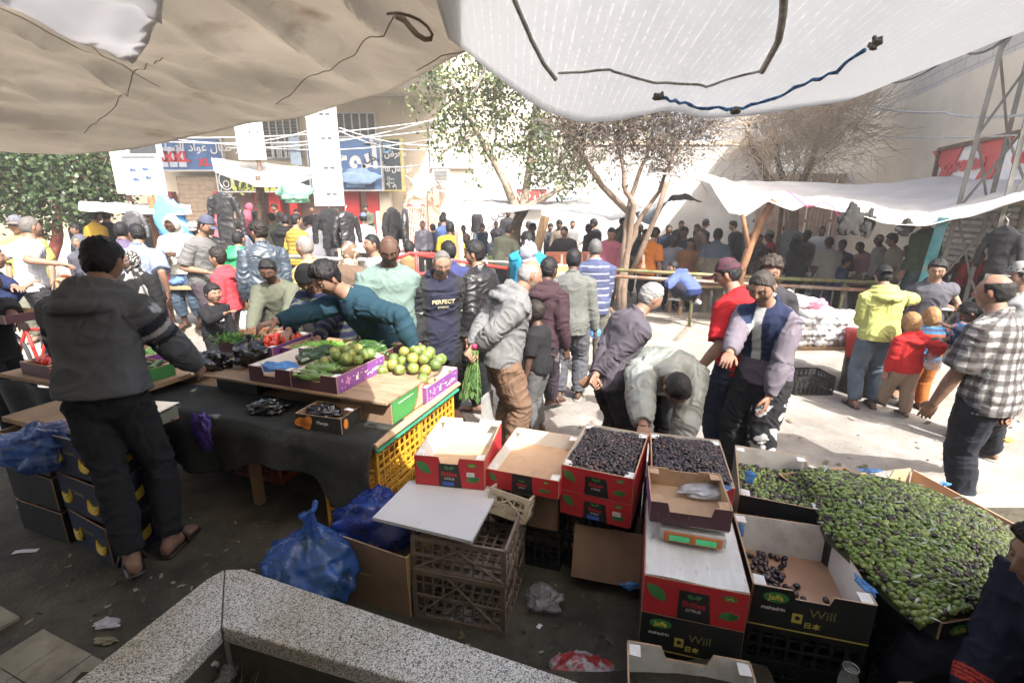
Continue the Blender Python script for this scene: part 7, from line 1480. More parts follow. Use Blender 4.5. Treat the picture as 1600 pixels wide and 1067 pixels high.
def vest(V, bi, bt, J):
    c = np.tile(np.array([.175, .155, .185]), (len(V), 1)); fr_ = (bi == 0) & (V[:, 2] > .60 * J['h']) & (V[:, 1] > -.01); c[fr_ & (np.abs(V[:, 0]) > .032)] = (.016, .022, .05); c[(bi == 0) & (np.abs(V[:, 0]) <= .032) & (V[:, 1] > 0)] = (.55, .55, .53); c[(bi == 0) & (V[:, 2] < .60 * J['h'])] = (.16, .13, .18); return c
def trackw(V, bi, bt, J):
    c = np.tile(np.array([.014, .014, .016]), (len(V), 1)); n = nz(V, 22, 3); c[(bi >= 1) & (V[:, 2] < .42 * J['h']) & (V[:, 0] < -.02) & (n > .05)] = (.55, .55, .55); return c
person('man in a mauve jacket with dark navy chest panels gesturing over the bending man', face=124, place=(1194, 424, 3.22, GZ), build=.93, lean=8, bend=10, head=(8, 30, 0), lvl=2, skin='t', hrw=at(1138, 556, y=2.98), hlw=at(1196, 640, y=3.05), hand=('flat', 'relax'), palm=((0, 0, -1), None), pr=(.6, -.4, -1), pl=(-1, -.3, -.2), beard=.4, top=dict(c=GR, g=.017, hem=-.04, collar=1.2, pat=vest, amp=.005), bot=dict(c=GR, g=.024, pat=trackw, amp=.008), hair=('full', .006, (.03, .025, .022), 0))
person('man in a black and white plaid short sleeved shirt walking away at the right', face=22, place=(1560, 427, 3.0, GZ), lean=6, bend=6, head=(12, 8, 0), lvl=2, skin='t', build=1.06, hlw=at(1446, 648, y=3.0), hrw=at(1570, 668, y=2.8), hand=('grip', 'relax'), hair=('bald', .012, (.012, .011, .011), .002), top=dict(c=GR, sleeve=.46, g=.018, hem=-.06, collar=1.0, pat=plaid), bot=dict(c=(.016, .018, .025), g=.018, k='denim'), flw=at(1498, 796, z=GZ), frw=at(1535, 740, z=GZ), toes=(22, 10), foot=('sandal', (.35, .32, .28)))
person('man in a grey T-shirt and light cap cut off by the right edge', face=35, place=(1600, 410, 3.9, GZ), lean=6, head=(30, 10, 0), lvl=1, skin='t', top=dict(c=(.30, .31, .31), g=.018, collar=.8), bot=dict(c=KH), hair=hB_, extra=cap((.28, .28, .27)))
person('person in navy bending between the children and the plaid shirt', face=60, place=(1520, 476, 4.1, GZ), lean=40, bend=20, head=(0, 40, 0), lvl=1, skin='d', top=T((.014, .02, .045), g=.018), bot=dict(c=BK), hair=hB_, hlw=at(1488, 512, y=4.0), hrw=at(1480, 530, y=4.1))
person('youth in a lime yellow hoodie and backward black cap, seen from behind', face=-12, place=(1384, 416, 4.85, GZ), lean=8, head=(-10, 20, 0), lvl=2, skin='t', top=dict(c=(.50, .52, .17), g=.020, hood=1, hem=-.03, amp=.006), bot=dict(c=(.13, .17, .22), g=.014, k='denim'), hair=hB_, extra=cap((.012, .012, .013), back=True), hlw=at(1345, 490, y=5.0), hrw=at(1452, 470, y=5.3))
person('boy in a dark grey polo shirt facing the camera behind the right stall', face=150, place=(1468, 406, 5.0, GZ), lean=6, head=(-10, 12, 0), lvl=2, skin='t', top=dict(c=(.07, .07, .085), sleeve=.46, g=.016, collar=1.0), bot=dict(c=BK), hair=('full', .020, BLK, .004), hrw=at(1495, 485, y=4.9), hlw=at(1500, 480, y=5.0))
BL = (.22, .12, .05)
person('small child with light brown hair in a red hoodie and beige trousers, seen from behind', face=6, place=(1427, 488, 4.45, GZ), children=.75, lvl=2, fem=1, skin='l', top=dict(c=(.55, .03, .03), g=.022, hood=1, hem=-.05, amp=.006), bot=dict(c=(.40, .29, .22), g=.020), hair=('kid', .011, BL, .002, dict(long=.03)), hrw=at(1448, 560, y=4.35), flw=at(1372, 640, z=GZ), frw=at(1412, 652, z=GZ), foot=('shoe', (.1, .07, .05)))
person('small child in a blue and orange striped jumper and orange trousers beside the red hoodie', face=-15, place=(1459, 480, 4.75, GZ), children=.75, lvl=2, fem=1, skin='l', top=dict(c=GR, g=.020, hem=-.03, pat=P_stripes((.05, .17, .32), [(.45, .08, .03), (.03, .04, .08)], .05, 2, .5)), bot=dict(c=(.42, .15, .04), g=.020), hair=('kid', .012, BL, .002, dict(long=.03)), hrw=at(1500, 490, y=4.7))
# seated vendor at the lower right edge
hx = at(1626, 812, y=1.12)
person('seated man in a navy tracksuit with orange stripes at the lower right edge', face=82, place=(1662, 822, 1.16, 0), fixh=True, h=1.64, pz=.26, lean=22, bend=10, head=(0, 12, 0), lvl=2, skin='t', build=1.1, fl=(-.10, .26, 0), fr=(.10, .24, 0), hlw=at(1500, 1110, y=.95), hrw=Vector((1.35, 1.1, .3)), knee=(0, .3, 1),
       top=dict(c=GR, g=.024, collar=1.2, hem=-.04, pat=lambda V, bi, bt, J: np.where((((bi == 4) | (bi == 2)) & (bt > .35) & (bt < .55) & ((bt * 40 % 2) < 1.1))[:, None], np.array([.60, .06, .03]), np.array([.010, .011, .020]))), bot=dict(c=(.012, .012, .016), g=.02), hair=('full', .018, BLK, .003), beard=.35)
st = thing('wooden_stool', 'low wooden stool under the seated man', 'stool', (hx.x + .06, 1.14, 0)); b = MB(); b.box((0, 0, .30), (.3, .3, .03)); b.obj('seat', m_wood, st)
for sx in (-.12, .12):
    for sy in (-.12, .12): b = MB(); b.box((sx, sy, .142), (.03, .03, .285)); b.obj('leg', m_wood, st)
# ---------- left group behind the vendor
def hpat(V):
    n = fbm(V, 130, 4, 2); c = np.tile(np.array([.018, .018, .020]), (len(V), 1)); c[n > .22] = (.40, .39, .36); return c
PP('girl in a black headscarf with white specks looking at the camera', 200, 392, 5.6, 176, lvl=2, fem=1, skin='d', children=.2, top=dict(c=BK, g=.022, hem=-.06, flare=.2), bot=dict(c=BK, g=.04), hair=None, extra=hijab((.02, .02, .02), hpat, .13))
PP('man in a blue checked shirt with his back turned, one arm hanging', 212, 350, 6.3, 18, lvl=2, head=(35, 15, 0), skin='t', top=dict(c=(.24, .29, .42), sleeve=.48, g=.018, hem=-.07, collar=.8), bot=dict(c=(.10, .05, .05)), hair=hB_, hrw=at(262, 455, y=6.2))
PP('man in a white hoodie with the hood up looking down at his phone', 266, 339, 7.6, 185, lvl=2, skin='d', head=(0, 32, 0), top=dict(c=(.58, .56, .50), g=.024, hem=-.04), bot=dict(c=(.08, .12, .17), k='denim', g=.018, cut=.84), hair=hS_, extra=hood_up((.58, .56, .50)), hr=(.02, .17, .66), hl=(-.04, .17, .67), pr=(.8, -.5, -.5), pl=(-.8, -.5, -.5))
PP('man in a white T-shirt and dark trousers seen from behind at the far left', 44, 338, 6.6, -28, lvl=2, skin='t', top=tee((.60, .62, .66)), bot=dict(c=(.03, .03, .035)), hair=('full', .008, (.09, .085, .08), .001), hlw=at(2, 388, y=6.6), hrw=at(90, 412, y=6.3), lean=8)
PP('man in a yellow green T-shirt and cap at the left edge', 22, 337, 7.4, 200, lvl=1, skin='t', top=tee((.52, .60, .16)), bot=dict(c=(.2, .2, .16)), hair=hB_, extra=cap((.16, .17, .2)))
PP('cyclist in a navy tracksuit with blue stripes cut off by the left edge', -14, 385, 5.2, -60, lvl=1, skin='t', top=dict(c=NV, g=.02, pat=lambda V, bi, bt, J: np.where(((bi > 0) & (V[:, 0] > 0) & (np.abs(V[:, 1]) < .03))[:, None], np.array([.05, .22, .60]), np.array([.012, .018, .05]))), bot=dict(c=NV), lean=25, hrw=at(38, 450, y=5.2), hlw=at(30, 450, y=5.0))
PP('man in a black T-shirt at the left edge holding a flat carton', -25, 420, 3.95, -90, lvl=1, skin='d', top=tee((.014, .014, .015)), bot=dict(c=BK), hrw=at(30, 498, y=4.05), hlw=at(32, 505, y=3.8), lean=10)
PP('woman in a slate grey headscarf and dark coat beyond the vendor', 122, 366, 7.4, 178, lvl=1, fem=1, skin='t', top=dict(c=(.07, .07, .09), g=.03, hem=-.2, flare=.1), bot=dict(c=BK, g=.04), hair=None, extra=hijab((.12, .12, .145)))
PP('man in a mauve shirt turned away beside the checked shirt', 187, 347, 7.3, 20, lvl=1, top=shirt((.13, .11, .19)), bot=dict(c=BK), hair=hB_)
PP('bald capped man in a grey T-shirt looking down to the right', 320, 338, 6.9, -100, lvl=2, head=(0, 25, 0), lean=8, skin='t', top=tee((.19, .19, .19)), bot=dict(c=(.05, .04, .05)), hair=hS_, beard=.5, extra=cap((.055, .06, .09)), hrw=at(322, 425, y=6.7))
PP('boy in a coral red hoodie facing left', 337, 388, 6.1, 95, lvl=1, children=.3, skin='t', top=hood((.60, .07, .09)), bot=dict(c=(.18, .15, .15)), hair=hC_)
def jtext(o, J, lvl):
    h = J['h']; c, X, F, d = J['fr_at'](.17); M = Matrix.Translation((c + F * .088) * h) @ Matrix((-X, d, F)).transposed().to_4x4(); text_mesh('FRI', .06, mat('print_white', (.6, .6, .6)), 'lettering', o, M, ext=.003, bold=.003)
PP('small boy in a black long sleeved top with white lettering', 330, 443, 5.3, -118, lvl=2, children=.8, skin='t', top=dict(c=(.014, .014, .016), g=.016), bot=dict(c=BK), hair=hK_, extra=jtext, hrw=at(352, 490, y=5.1))
PP('youth in a bright green quilted jacket seen from behind', 371, 360, 7.1, -8, lvl=1, skin='t', top=dict(c=(.03, .36, .14), k='puffy', g=.03, hood=1, hem=-.03, quilt=.006), bot=dict(c=(.6, .6, .58)), hair=hS_)
PP('man with curly hair in a dark blue leather jacket turned left', 402, 346, 6.2, 35, lvl=2, head=(30, 10, 0), skin='t', top=dict(c=(.035, .048, .065), k='leather', g=.022, collar=1.3, amp=.007), bot=dict(c=BK), hair=hC_)
PP('grey haired man in a pale yellow shirt looking left behind the striped sweater', 474, 369, 5.4, 70, lvl=1, skin='t', top=shirt((.62, .50, .20)), bot=dict(c=BK), hair=('full', .010, (.16, .15, .14), .002), head=(0, 5, 0))
PP('woman in a brown blotched headscarf with her back to the camera', 545, 378, 5.6, -20, lvl=1, fem=1, skin='t', top=dict(c=(.16, .11, .08), g=.03), bot=dict(c=BRN, g=.04), hair=None, extra=hijab((.2, .14, .10), lambda V: np.where((fbm(V, 24, 2, 2) > .1)[:, None], np.array([.42, .34, .27]), np.array([.13, .085, .06]))))
PP('young man in a white shirt facing left between the headscarf and the bald man', 579, 365, 5.7, 130, lvl=1, skin='t', top=T(WHT), bot=dict(c=BK), hair=hS_, beard=.4)
PP('man in a mustard yellow shirt turned away near the dark tree', 147, 327, 11.0, -15, lvl=0, top=shirt((.52, .33, .04)), bot=dict(c=BK), hair=hB_)
PP('man in black with a dark cap beside the mustard shirt', 163, 326, 11.2, 30, lvl=0, top=T(BK), bot=dict(c=BK), hair=hB_, extra=cap(NV)); PP('small dark haired boy in black sitting low under the tree', 116, 350, 9.6, 160, lvl=0, children=.6, top=T(BK), bot=dict(c=BK), hair=hK_, gz=.25)
PP('person in a blue grey shirt resting by the red tree trunk', 114, 331, 12.4, 90, lvl=0, top=T((.22, .28, .38)), bot=dict(c=BK), hair=hB_); PP('person in dark clothes under the edge of the dense tree', 130, 326, 12.8, 180, lvl=0, top=T(BK), bot=dict(c=BK), hair=hB_)
# ---------- far crowd: (px, py, y, face, top, bottom, label, extra)
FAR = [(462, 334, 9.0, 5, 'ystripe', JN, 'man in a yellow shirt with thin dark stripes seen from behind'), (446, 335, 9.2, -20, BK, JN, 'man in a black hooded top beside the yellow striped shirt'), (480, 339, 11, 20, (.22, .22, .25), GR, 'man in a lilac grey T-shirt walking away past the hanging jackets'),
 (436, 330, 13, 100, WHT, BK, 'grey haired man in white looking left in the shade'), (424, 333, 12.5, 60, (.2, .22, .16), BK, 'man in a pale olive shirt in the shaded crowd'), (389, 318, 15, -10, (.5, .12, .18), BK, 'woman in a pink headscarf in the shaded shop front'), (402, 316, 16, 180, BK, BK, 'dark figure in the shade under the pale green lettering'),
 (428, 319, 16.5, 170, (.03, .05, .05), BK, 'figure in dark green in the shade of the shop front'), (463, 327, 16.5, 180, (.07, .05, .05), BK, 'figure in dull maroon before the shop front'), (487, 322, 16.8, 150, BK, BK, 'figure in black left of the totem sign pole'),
 (567, 333, 11.5, 20, (.60, .62, .66), GR, 'man in a white shirt and blue cap walking past the red pillars'), (571, 321, 18.2, 175, (.12, .13, .10), BK, 'man in olive standing in front of the red pillar'), (617, 327, 17.6, 165, (.06, .07, .14), JN, 'man in a navy jacket standing by the cream metal door'),
 (622, 350, 11.0, -10, (.45, .40, .42), JL, 'woman in a dusty pink headscarf seen from behind'), (639, 378, 8.4, 0, (.3, .2, .1), BK, 'toddler in a brown top behind the handcart'), (676, 350, 15.2, 20, NV, BK, 'small boy in navy near the cream door'),
 (691, 336, 13.5, 5, (.08, .13, .30), GR, 'man in a blue shirt seen from behind near the grey wall'), (693, 331, 15.0, 170, (.1, .08, .08), BK, 'youth in dark brown just beyond the blue shirt'), (703, 347, 11.0, -20, (.60, .40, .04), BK, 'boy in a bright yellow T-shirt beside the wooden post'),
 (742, 322, 18.0, 175, (.035, .035, .04), JL, 'youth in a black hoodie and pale jeans leaning on the graffiti wall'), (754, 350, 16.0, 170, (.04, .06, .11), BK, 'boy in navy crouching by the graffiti wall'), (775, 345, 15.8, 190, (.10, .10, .12), JL, 'man in a grey jacket sitting with folded arms by the wall'),
 (794, 328, 17.5, 180, (.03, .03, .035), BK, 'youth in a black top with a red mark standing by the wall'), (796, 352, 10.5, -70, (.08, .085, .06), BK, 'man in an olive jacket in profile near the pale tree trunk'), (826, 345, 14.0, 90, BK, BK, 'grey haired man in black seen past the pale trunk'),
 (833, 348, 12.0, -60, (.10, .10, .11), BK, 'older man in charcoal turned right past the pale trunk'), (824, 362, 6.9, 40, (.03, .30, .46), GR, 'youth in a bright cyan jacket facing left'), (823, 377, 5.9, 60, (.36, .38, .46), GR, 'person with a pale lilac hood pulled up, facing left'),
 (882, 354, 10.8, 175, (.025, .025, .03), BK, 'young man in black with white piping behind the egg cartons'), (874, 344, 14.5, 170, (.3, .25, .2), BK, 'bare armed boy far behind the dark canopy posts'), (920, 350, 13.5, 100, BK, BK, 'boy in black under the dark canopy'),
 (928, 342, 13.8, 60, (.03, .03, .04), BK, 'taller boy in dark grey under the dark canopy'), (956, 356, 9.6, 180, (.42, .13, .19), BK, 'man in a dusky pink shirt facing the camera under the canopy'), (975, 337, 11.0, -90, (.12, .12, .09), BK, 'man in an olive shirt looking right under the canopy'),
 (1000, 350, 11.5, 170, (.04, .05, .05), BK, 'bearded man in dark green under the canopy edge'), (1024, 357, 9.3, -18, (.55, .17, .03), BK, 'man in an orange T-shirt reaching left by the railing'), (1010, 358, 10.2, 30, (.05, .045, .04), BK, 'man in dark brown just left of the orange T-shirt'),
 (1046, 351, 12.0, 160, NV, BK, 'man in navy looking left beyond the orange T-shirt'), (1054, 369, 9.9, 180, (.5, .5, .6), BK, 'bald older man in a pale shirt bowed over the stall'), (1070, 355, 10.6, 140, (.05, .045, .08), BK, 'man in dark purple looking down beyond the railing'),
 (1080, 372, 9.6, 200, (.45, .2, .1), BK, 'person with brown hair bowed behind the railing'), (1103, 343, 13.5, -80, BK, BK, 'man in black with a cap beyond the white tarpaulin'), (1123, 357, 8.9, -12, 'twotone', (.25, .22, .17), 'broad man in a blue grey and khaki shirt with his back turned'),
 (1146, 346, 12.5, 60, BK, BK, 'dark figure by the leaning wooden post'), (1186, 364, 9.4, 100, (.06, .045, .04), BK, 'bald man in a dark brown coat beside the leaning post'), (1203, 360, 9.8, 80, (.62, .10, .14), BK, 'man in a pink red T-shirt and grey cap'), (1190, 390, 8.9, 180, (.13, .1, .08), BK, 'child in dull brown below the dark coat'),
 (1241, 345, 12.5, 30, (.14, .15, .15), (.45, .42, .36), 'man in a camouflage grey jacket turned left by the tan gate'), (1245, 367, 7.9, 60, (.012, .012, .013), BK, 'man in a black hoodie and cap with a hand to his ear'), (1286, 353, 12.0, 175, (.5, .5, .5), (.3, .3, .28), 'man in a white top and open grey jacket walking by the gate'),
 (1297, 371, 8.6, -30, (.34, .34, .33), JN, 'man in a pale grey T-shirt with his back turned beyond the rails'), (1324, 402, 8.3, 200, (.03, .06, .16), BK, 'boy in a dark blue shirt behind the rails'), (1318, 375, 9.5, 160, (.04, .05, .10), BK, 'man in navy with a dark cap before the gate'),
 (1345, 378, 9.4, 80, (.50, .25, .28), (.3, .28, .25), 'man in a pale pink shirt bending by the rails'), (1375, 366, 8.8, 110, (.35, .36, .36), (.2, .2, .18), 'grey haired man in a light shirt with a shoulder strap'), (1395, 366, 8.2, 60, (.33, .32, .28), (.15, .15, .14), 'bearded man in a stone coloured T-shirt looking left'),
 (1228, 352, 14.0, 0, (.3, .3, .32), BK, 'figure in grey far off by the tan gate'), (1533, 392, 7.6, 120, (.6, .05, .06), BK, 'youth in a bright red shirt behind the pylon'), (1509, 398, 8.0, 100, (.2, .04, .05), BK, 'person in dark red behind the pylon braces'), (1560, 400, 7.2, 0, BK, BK, 'dark clothed figure behind the hanging black jacket'),
 (228, 333, 12.2, 175, (.1, .1, .12), BK, 'figure in charcoal beyond the white hoodie'), (196, 345, 11.0, 180, (.4, .15, .06), BK, 'person with an orange top behind the mauve shirt'), (300, 346, 9.2, 180, (.2, .25, .3), BK, 'man in a pale cap and grey blue top left of the grey T-shirt'),
 (366, 343, 10.2, 100, (.3, .32, .4), BK, 'man in a light grey cap beyond the green jacket'), (335, 322, 15.0, 170, (.5, .2, .25), BK, 'woman in a red pink scarf near the black bag'), (356, 330, 14.2, -60, (.1, .1, .1), (.3, .3, .3), 'youth in black with grey trousers under the hanging black bag'),
 (507, 352, 13.0, 10, (.05, .05, .06), BK, 'figure behind the jackets hanging on the totem pole'), (521, 345, 14.0, 170, (.25, .15, .1), BK, 'person in brown between the hanging jackets'), (540, 340, 16.5, 160, (.15, .15, .15), BK, 'figure in grey in front of the shop entrance'),
 (660, 345, 14.5, 180, (.2, .2, .25), BK, 'man in grey near the cream door'), (724, 352, 14.8, 180, (.15, .1, .1), BK, 'youth in brown seated low by the graffiti wall'), (860, 350, 15.0, 180, (.06, .06, .08), BK, 'dark figure far behind the wooden post'), (895, 345, 15.5, 170, (.3, .3, .3), BK, 'grey figure at the back under the dark canopy'),
 (1165, 350, 13.0, 180, (.1, .12, .14), BK, 'figure in blue grey behind the leaning post'), (1262, 360, 10.5, 170, (.25, .2, .2), BK, 'person in dull mauve between the rails and the gate'), (1420, 385, 8.4, 90, (.18, .2, .22), BK, 'man in steel grey left of the teal post'), (1065, 345, 14.5, 180, BK, BK, 'dark figure at the back below the white tarpaulin'),
 (1090, 350, 13.0, 120, (.12, .08, .06), BK, 'man in brown at the back below the white tarpaulin')]
hr_pool = [hB_, hS_, hB_, hC_]
for i, (px, py, y, fc, tp, bt_, lab) in enumerate(FAR):
    kw = dict(lvl=0 if y > 9.3 else 1, skin='tmdt'[i % 4], hair=hr_pool[i % 4], head=((-20, 0, 15, 5)[i % 4], (5, 14, 22)[i % 3], 0), lean=(3, 6, 10)[i % 3])
    t_ = dict(c=tp if not isinstance(tp, str) else GR, g=.017)
    if tp == 'ystripe': t_['pat'] = P_stripes((.55, .36, .06), [(.08, .06, .04)], .07, 2, .2); t_['sleeve'] = .45
    if tp == 'twotone': t_['pat'] = lambda V, bi, bt, J: np.where((V[:, 2] > .68 * J['h'])[:, None], np.array([.10, .13, .17]), np.array([.22, .19, .14])); t_['g'] = .024; t_['collar'] = 1
    if 'T-shirt' in lab: t_['sleeve'] = .45
    if 'jacket' in lab or 'coat' in lab: t_['collar'] = 1.2; t_['g'] = .024
    if 'headscarf' in lab or 'scarf' in lab: kw['hair'] = None; kw['extra'] = hijab((.42, .22, .21) if 'dusty' in lab else (.5, .12, .18)); kw['fem'] = 1
    elif 'cap' in lab and 'camouf' not in lab: kw['extra'] = cap({'blue cap': (.15, .2, .45), 'pale cap': (.5, .5, .5)}.get(lab[lab.find('cap') - 5:lab.find('cap') + 3].strip(), (.05, .05, .06) if 'light' not in lab and 'grey cap' not in lab else (.35, .36, .38)))
    if 'hood pulled' in lab: kw['extra'] = hood_up(tp); t_['g'] = .024
    if 'hoodie' in lab or 'hooded' in lab: t_['hood'] = 1; t_['g'] = .022
    if 'grey haired' in lab: kw['hair'] = hG_
    if 'bald' in lab: kw['hair'] = hBald
    if 'child' in lab or 'toddler' in lab: kw['children'] = .8; kw['hair'] = hK_
    elif 'boy' in lab: kw['children'] = .35; kw['hair'] = hK_
    fc += (-22, 14, 30, -8, 0, -35, 9)[i % 7]; kw['side'] = (-3, 2, 0, 4)[i % 4]; kw['twist'] = (-14, 8, 0, 16, -6)[i % 5]; kw['build'] = (.95, 1.1, 1.0, 1.18, .92)[i % 5]
    if i % 5 == 1: kw.update(hr=(.02, .20, .62), hl=(-.04, .19, .60))
    elif i % 5 == 3: kw.update(hr=(.14, .12, .55), pr=(.6, -.6, -.2))
    g_ = gz(y); zt = at(px, py, y=y).z
    if 'crouch' in lab or 'sitting' in lab or 'seated' in lab:
        kw.update(fixh=True, h=1.6, pz=.30 if 'crouch' not in lab else .2, fl=(-.09, .22, 0), fr=(.09, .24, 0), knee=(0, .3, 1), hr=(-.05, .12, .48), hl=(.05, .12, .48))
    elif zt - g_ > 1.86: g_ = zt - random.uniform(1.68, 1.8)
    elif zt - g_ < 1.3 and not kw.get('children'): kw['lean'] = 40
    if 'hand to his ear' in lab: kw.update(hl=(-.06, .05, .92), pl=(-1, 0, -.6))
    if 'reaching left' in lab: kw.update(hlw=at(1002, 470, y=8.0))
    if 'folded arms' in lab: kw.update(hr=(-.05, .10, .50), hl=(.05, .10, .52))
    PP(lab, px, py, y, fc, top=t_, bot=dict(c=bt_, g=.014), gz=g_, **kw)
PP('child in a royal blue hooded jacket climbing over the railing', 1052, 408, 7.9, 40, fixh=True, h=1.35, children=.5, pz=.56, lean=55, bend=6, head=(60, 0, 0), lvl=1, skin='t', top=dict(c=NV, g=.028, hood=1, pat=lambda V, bi, bt, J: np.where((V[:, 2] > .60 * J['h'])[:, None], np.array([.10, .14, .34]), np.array([.012, .02, .07]))), bot=dict(c=(.02, .02, .03), g=.02), hair=hK_, hlw=at(1046, 435, y=7.75), flw=at(1058, 470, y=7.8), frw=at(1090, 475, y=7.7), foot=('shoe', (.6, .6, .6)))
p_ = PP('man in dark jeans standing high on a timber platform under the tarpaulin', 1450, 330, 7.3, 15, fixh=True, h=1.70, lvl=1, skin='t', top=T((.03, .05, .03), g=.018), bot=dict(c=(.03, .045, .06), k='denim'), hair=hB_)
bmz = p_.location.z; b = MB(); b.box((0, 0, -.02), (1.2, .9, .04)); stg = thing('timber_platform', 'timber platform carrying the man beside the teal post', 'platform', (p_.location.x, p_.location.y, bmz)); b.obj('deck', m_wood, stg)
for sx in (-.5, .5):
    for sy in (-.35, .35): b = MB(); b.tube([(sx, sy, -.03), (sx, sy, GZ - bmz)], .03, 6); b.obj('leg', m_wood, stg)
# ============================================================ things of the far market
def rail(name, label, pts, r, m, grp, posts=()):
    t = thing(name, label, 'railing', tuple(at(*pts[0][:2], y=pts[0][2])), 0, grp); o = t.location.copy(); b = MB(); b.tube([at(a, c, y=y) - o for a, c, y in pts], r, 8); b.obj('rail', m, t, True)
    for px, py, y in posts: p = at(px, py, y=y) - o; b = MB(); b.tube([p, (p.x, p.y, -o.z + (0 if y > 7.6 else GZ))], r * .9, 8); b.obj('post', m, t, True)
    return t
m_rg = mat('rail_green', (.16, .17, .08), rough=.5, var=.6, scale=7, metal=.3, dirt=(.25, .14, .06), dscale=4); m_rr = mat('rail_rust', (.22, .11, .07), rough=.6, var=.5, scale=5, metal=.2, dirt=(.32, .33, .30), dscale=2); m_rs = mat('rail_steel', (.40, .40, .37), rough=.4, var=.4, scale=6, metal=.5)
rail('pipe_railing', 'upper greenish pipe of the street railing right of the trees', [(950, 421, 7.8), (1150, 432, 7.7), (1400, 443, 7.4)], .030, m_rg, 'pipe railings along the median', [(1085, 428, 7.75), (1320, 440, 7.5)])
rail('pipe_railing', 'lower rusty orange pipe of the street railing', [(950, 431, 7.72), (1120, 441, 7.65), (1400, 456, 7.3)], .028, m_rr, 'pipe railings along the median', [(1240, 448, 7.5)])
rail('pipe_railing', 'grey steel pipe railing in front of the clothes stall at the left', [(430, 400, 6.6), (520, 405, 6.5), (625, 408, 6.4)], .028, m_rs, 'pipe railings along the median', [(443, 401, 6.6), (572, 406, 6.45)])
rail('pipe_railing', 'thin steel railing behind the old men in the middle', [(700, 405, 7.8), (830, 412, 7.7), (960, 420, 7.6)], .02, m_rs, 'pipe railings along the median', [(760, 408, 7.75), (890, 416, 7.65)])
# white market tarpaulin on poles at the right
wfp = [(1012, 268, 8.6), (1060, 272, 8.3), (1110, 285, 8.0), (1140, 332, 7.6), (1165, 338, 7.4), (1200, 312, 7.2), (1240, 330, 6.9), (1262, 318, 6.8), (1300, 325, 6.7), (1380, 347, 6.5), (1450, 350, 6.2), (1520, 336, 5.9), (1570, 318, 5.6), (1640, 300, 5.2)]
def bkw(u): a = np.array([np.interp(u, [0, .3, .6, 1], [c[k] for c in (tuple(at(1014, 262, y=9.6)), tuple(at(1150, 283, y=10)), tuple(at(1340, 290, y=10)), tuple(at(1640, 262, y=8.5)))]) for k in range(3)]); return a
awning('market_tarpaulin', 'long white tarpaulin roof sagging over the far right stalls', wfp, bkw, mat('tarp_far', (.62, .60, .57), rough=.7, var=.08, scale=2, trans=.35, bump=.3, bscale=12), 130, 40, .04, .05, 3.3, .004, 'tarpaulins over the far stalls', 6)
b = MB(); f_ = curve3([(1230, 298, 7.0), (1262, 324, 6.78), (1290, 316, 6.76), (1300, 322, 6.7), (1312, 340, 6.7)]); b.tube([f_(t) for t in np.linspace(0, 1, 16)], .008, 6); tag(b.obj('pink_ribbon', mat('pink', (.6, .08, .25))), 'pink ribbon along the edge of the white tarpaulin', 'ribbon')
def pole(name, label, pts, r, m, cat='post', grp='posts of the far stalls'):
    b = MB(); b.tube([at(a, c, y=y) for a, c, y in pts[:-1]] + [Vector(pts[-1]) if len(pts[-1]) == 3 and pts[-1][2] < .5 and abs(pts[-1][0]) < 30 else at(pts[-1][0], pts[-1][1], y=pts[-1][2])], r, 8); return tag(b.obj(name, m, None, True), label, cat, grp)
tealp = mat('teal_paint', (.04, .17, .19), rough=.5, var=.4, scale=6, dirt=(.2, .15, .1), dscale=6); brp = mat('pole_brown', (.20, .10, .05), rough=.9, var=.4, scale=6, bump=.5)
pole('wooden_post', 'crooked brown tree branch post leaning under the white tarpaulin', [(1210, 312, 7.3), (1192, 340, 7.35), (1172, 385, 7.4), (1160, 420, 7.4), (1150, 470, 7.45)], [.05, .05, .06, .055, .06], brp)
pole('wooden_post', 'short side branch of the crooked post', [(1160, 335, 7.4), (1165, 360, 7.4), (1170, 392, 7.4)], [.03, .035, .045], brp)
pole('wooden_post', 'dark thin post at the left end of the white tarpaulin', [(1042, 285, 8.3), (1028, 330, 8.4), (1005, 385, 8.5), (985, 430, 8.6)], [.045, .045, .05, .05], bare)
b = MB(); p0, p1 = at(1475, 340, y=6.2), at(1437, 462, y=6.3); b.tube([p0, p1, (p1.x - .05, p1.y, GZ)], .075, 4); tag(b.obj('teal_post', tealp), 'square teal painted post left of the pylon', 'post')
pole('wooden_post', 'dark steel post with a rusty top behind the camouflage jacket', [(1222, 320, 9.5), (1215, 385, 9.5), (1212, 430, 9.5)], .04, m_iron)
# dark canopy in the middle distance
dcf = [(712, 332, 11), (760, 333, 11), (845, 326, 11), (930, 334, 10.6), (955, 344, 10.4), (1000, 330, 10.2)]
awning('mesh_canopy', 'dark grey mesh canopy over the stalls in the middle distance', dcf, lambda u: np.array(tuple(at(725 + 280 * u, 312 + 6 * u, y=13))), mat('mesh_dark', (.26, .26, .26), rough=.8, trans=.25, var=.2), 60, 20, .03, .04, 5.1, .004, 'tarpaulins over the far stalls', 5)
awning('mesh_canopy', 'grey tarpaulin flap between the bare tree and the white tarpaulin', [(1000, 345, 9.4), (1020, 350, 9.3), (1048, 305, 9.1), (1070, 300, 9.0), (1098, 315, 9.0)], lambda u: np.array(tuple(at(990 + 90 * u, 328 - 20 * u, y=11))), mat('mesh_dark2', (.24, .25, .25), rough=.8, trans=.25, var=.2), 40, 16, .03, .04, 6.1, .004, 'tarpaulins over the far stalls', 5)
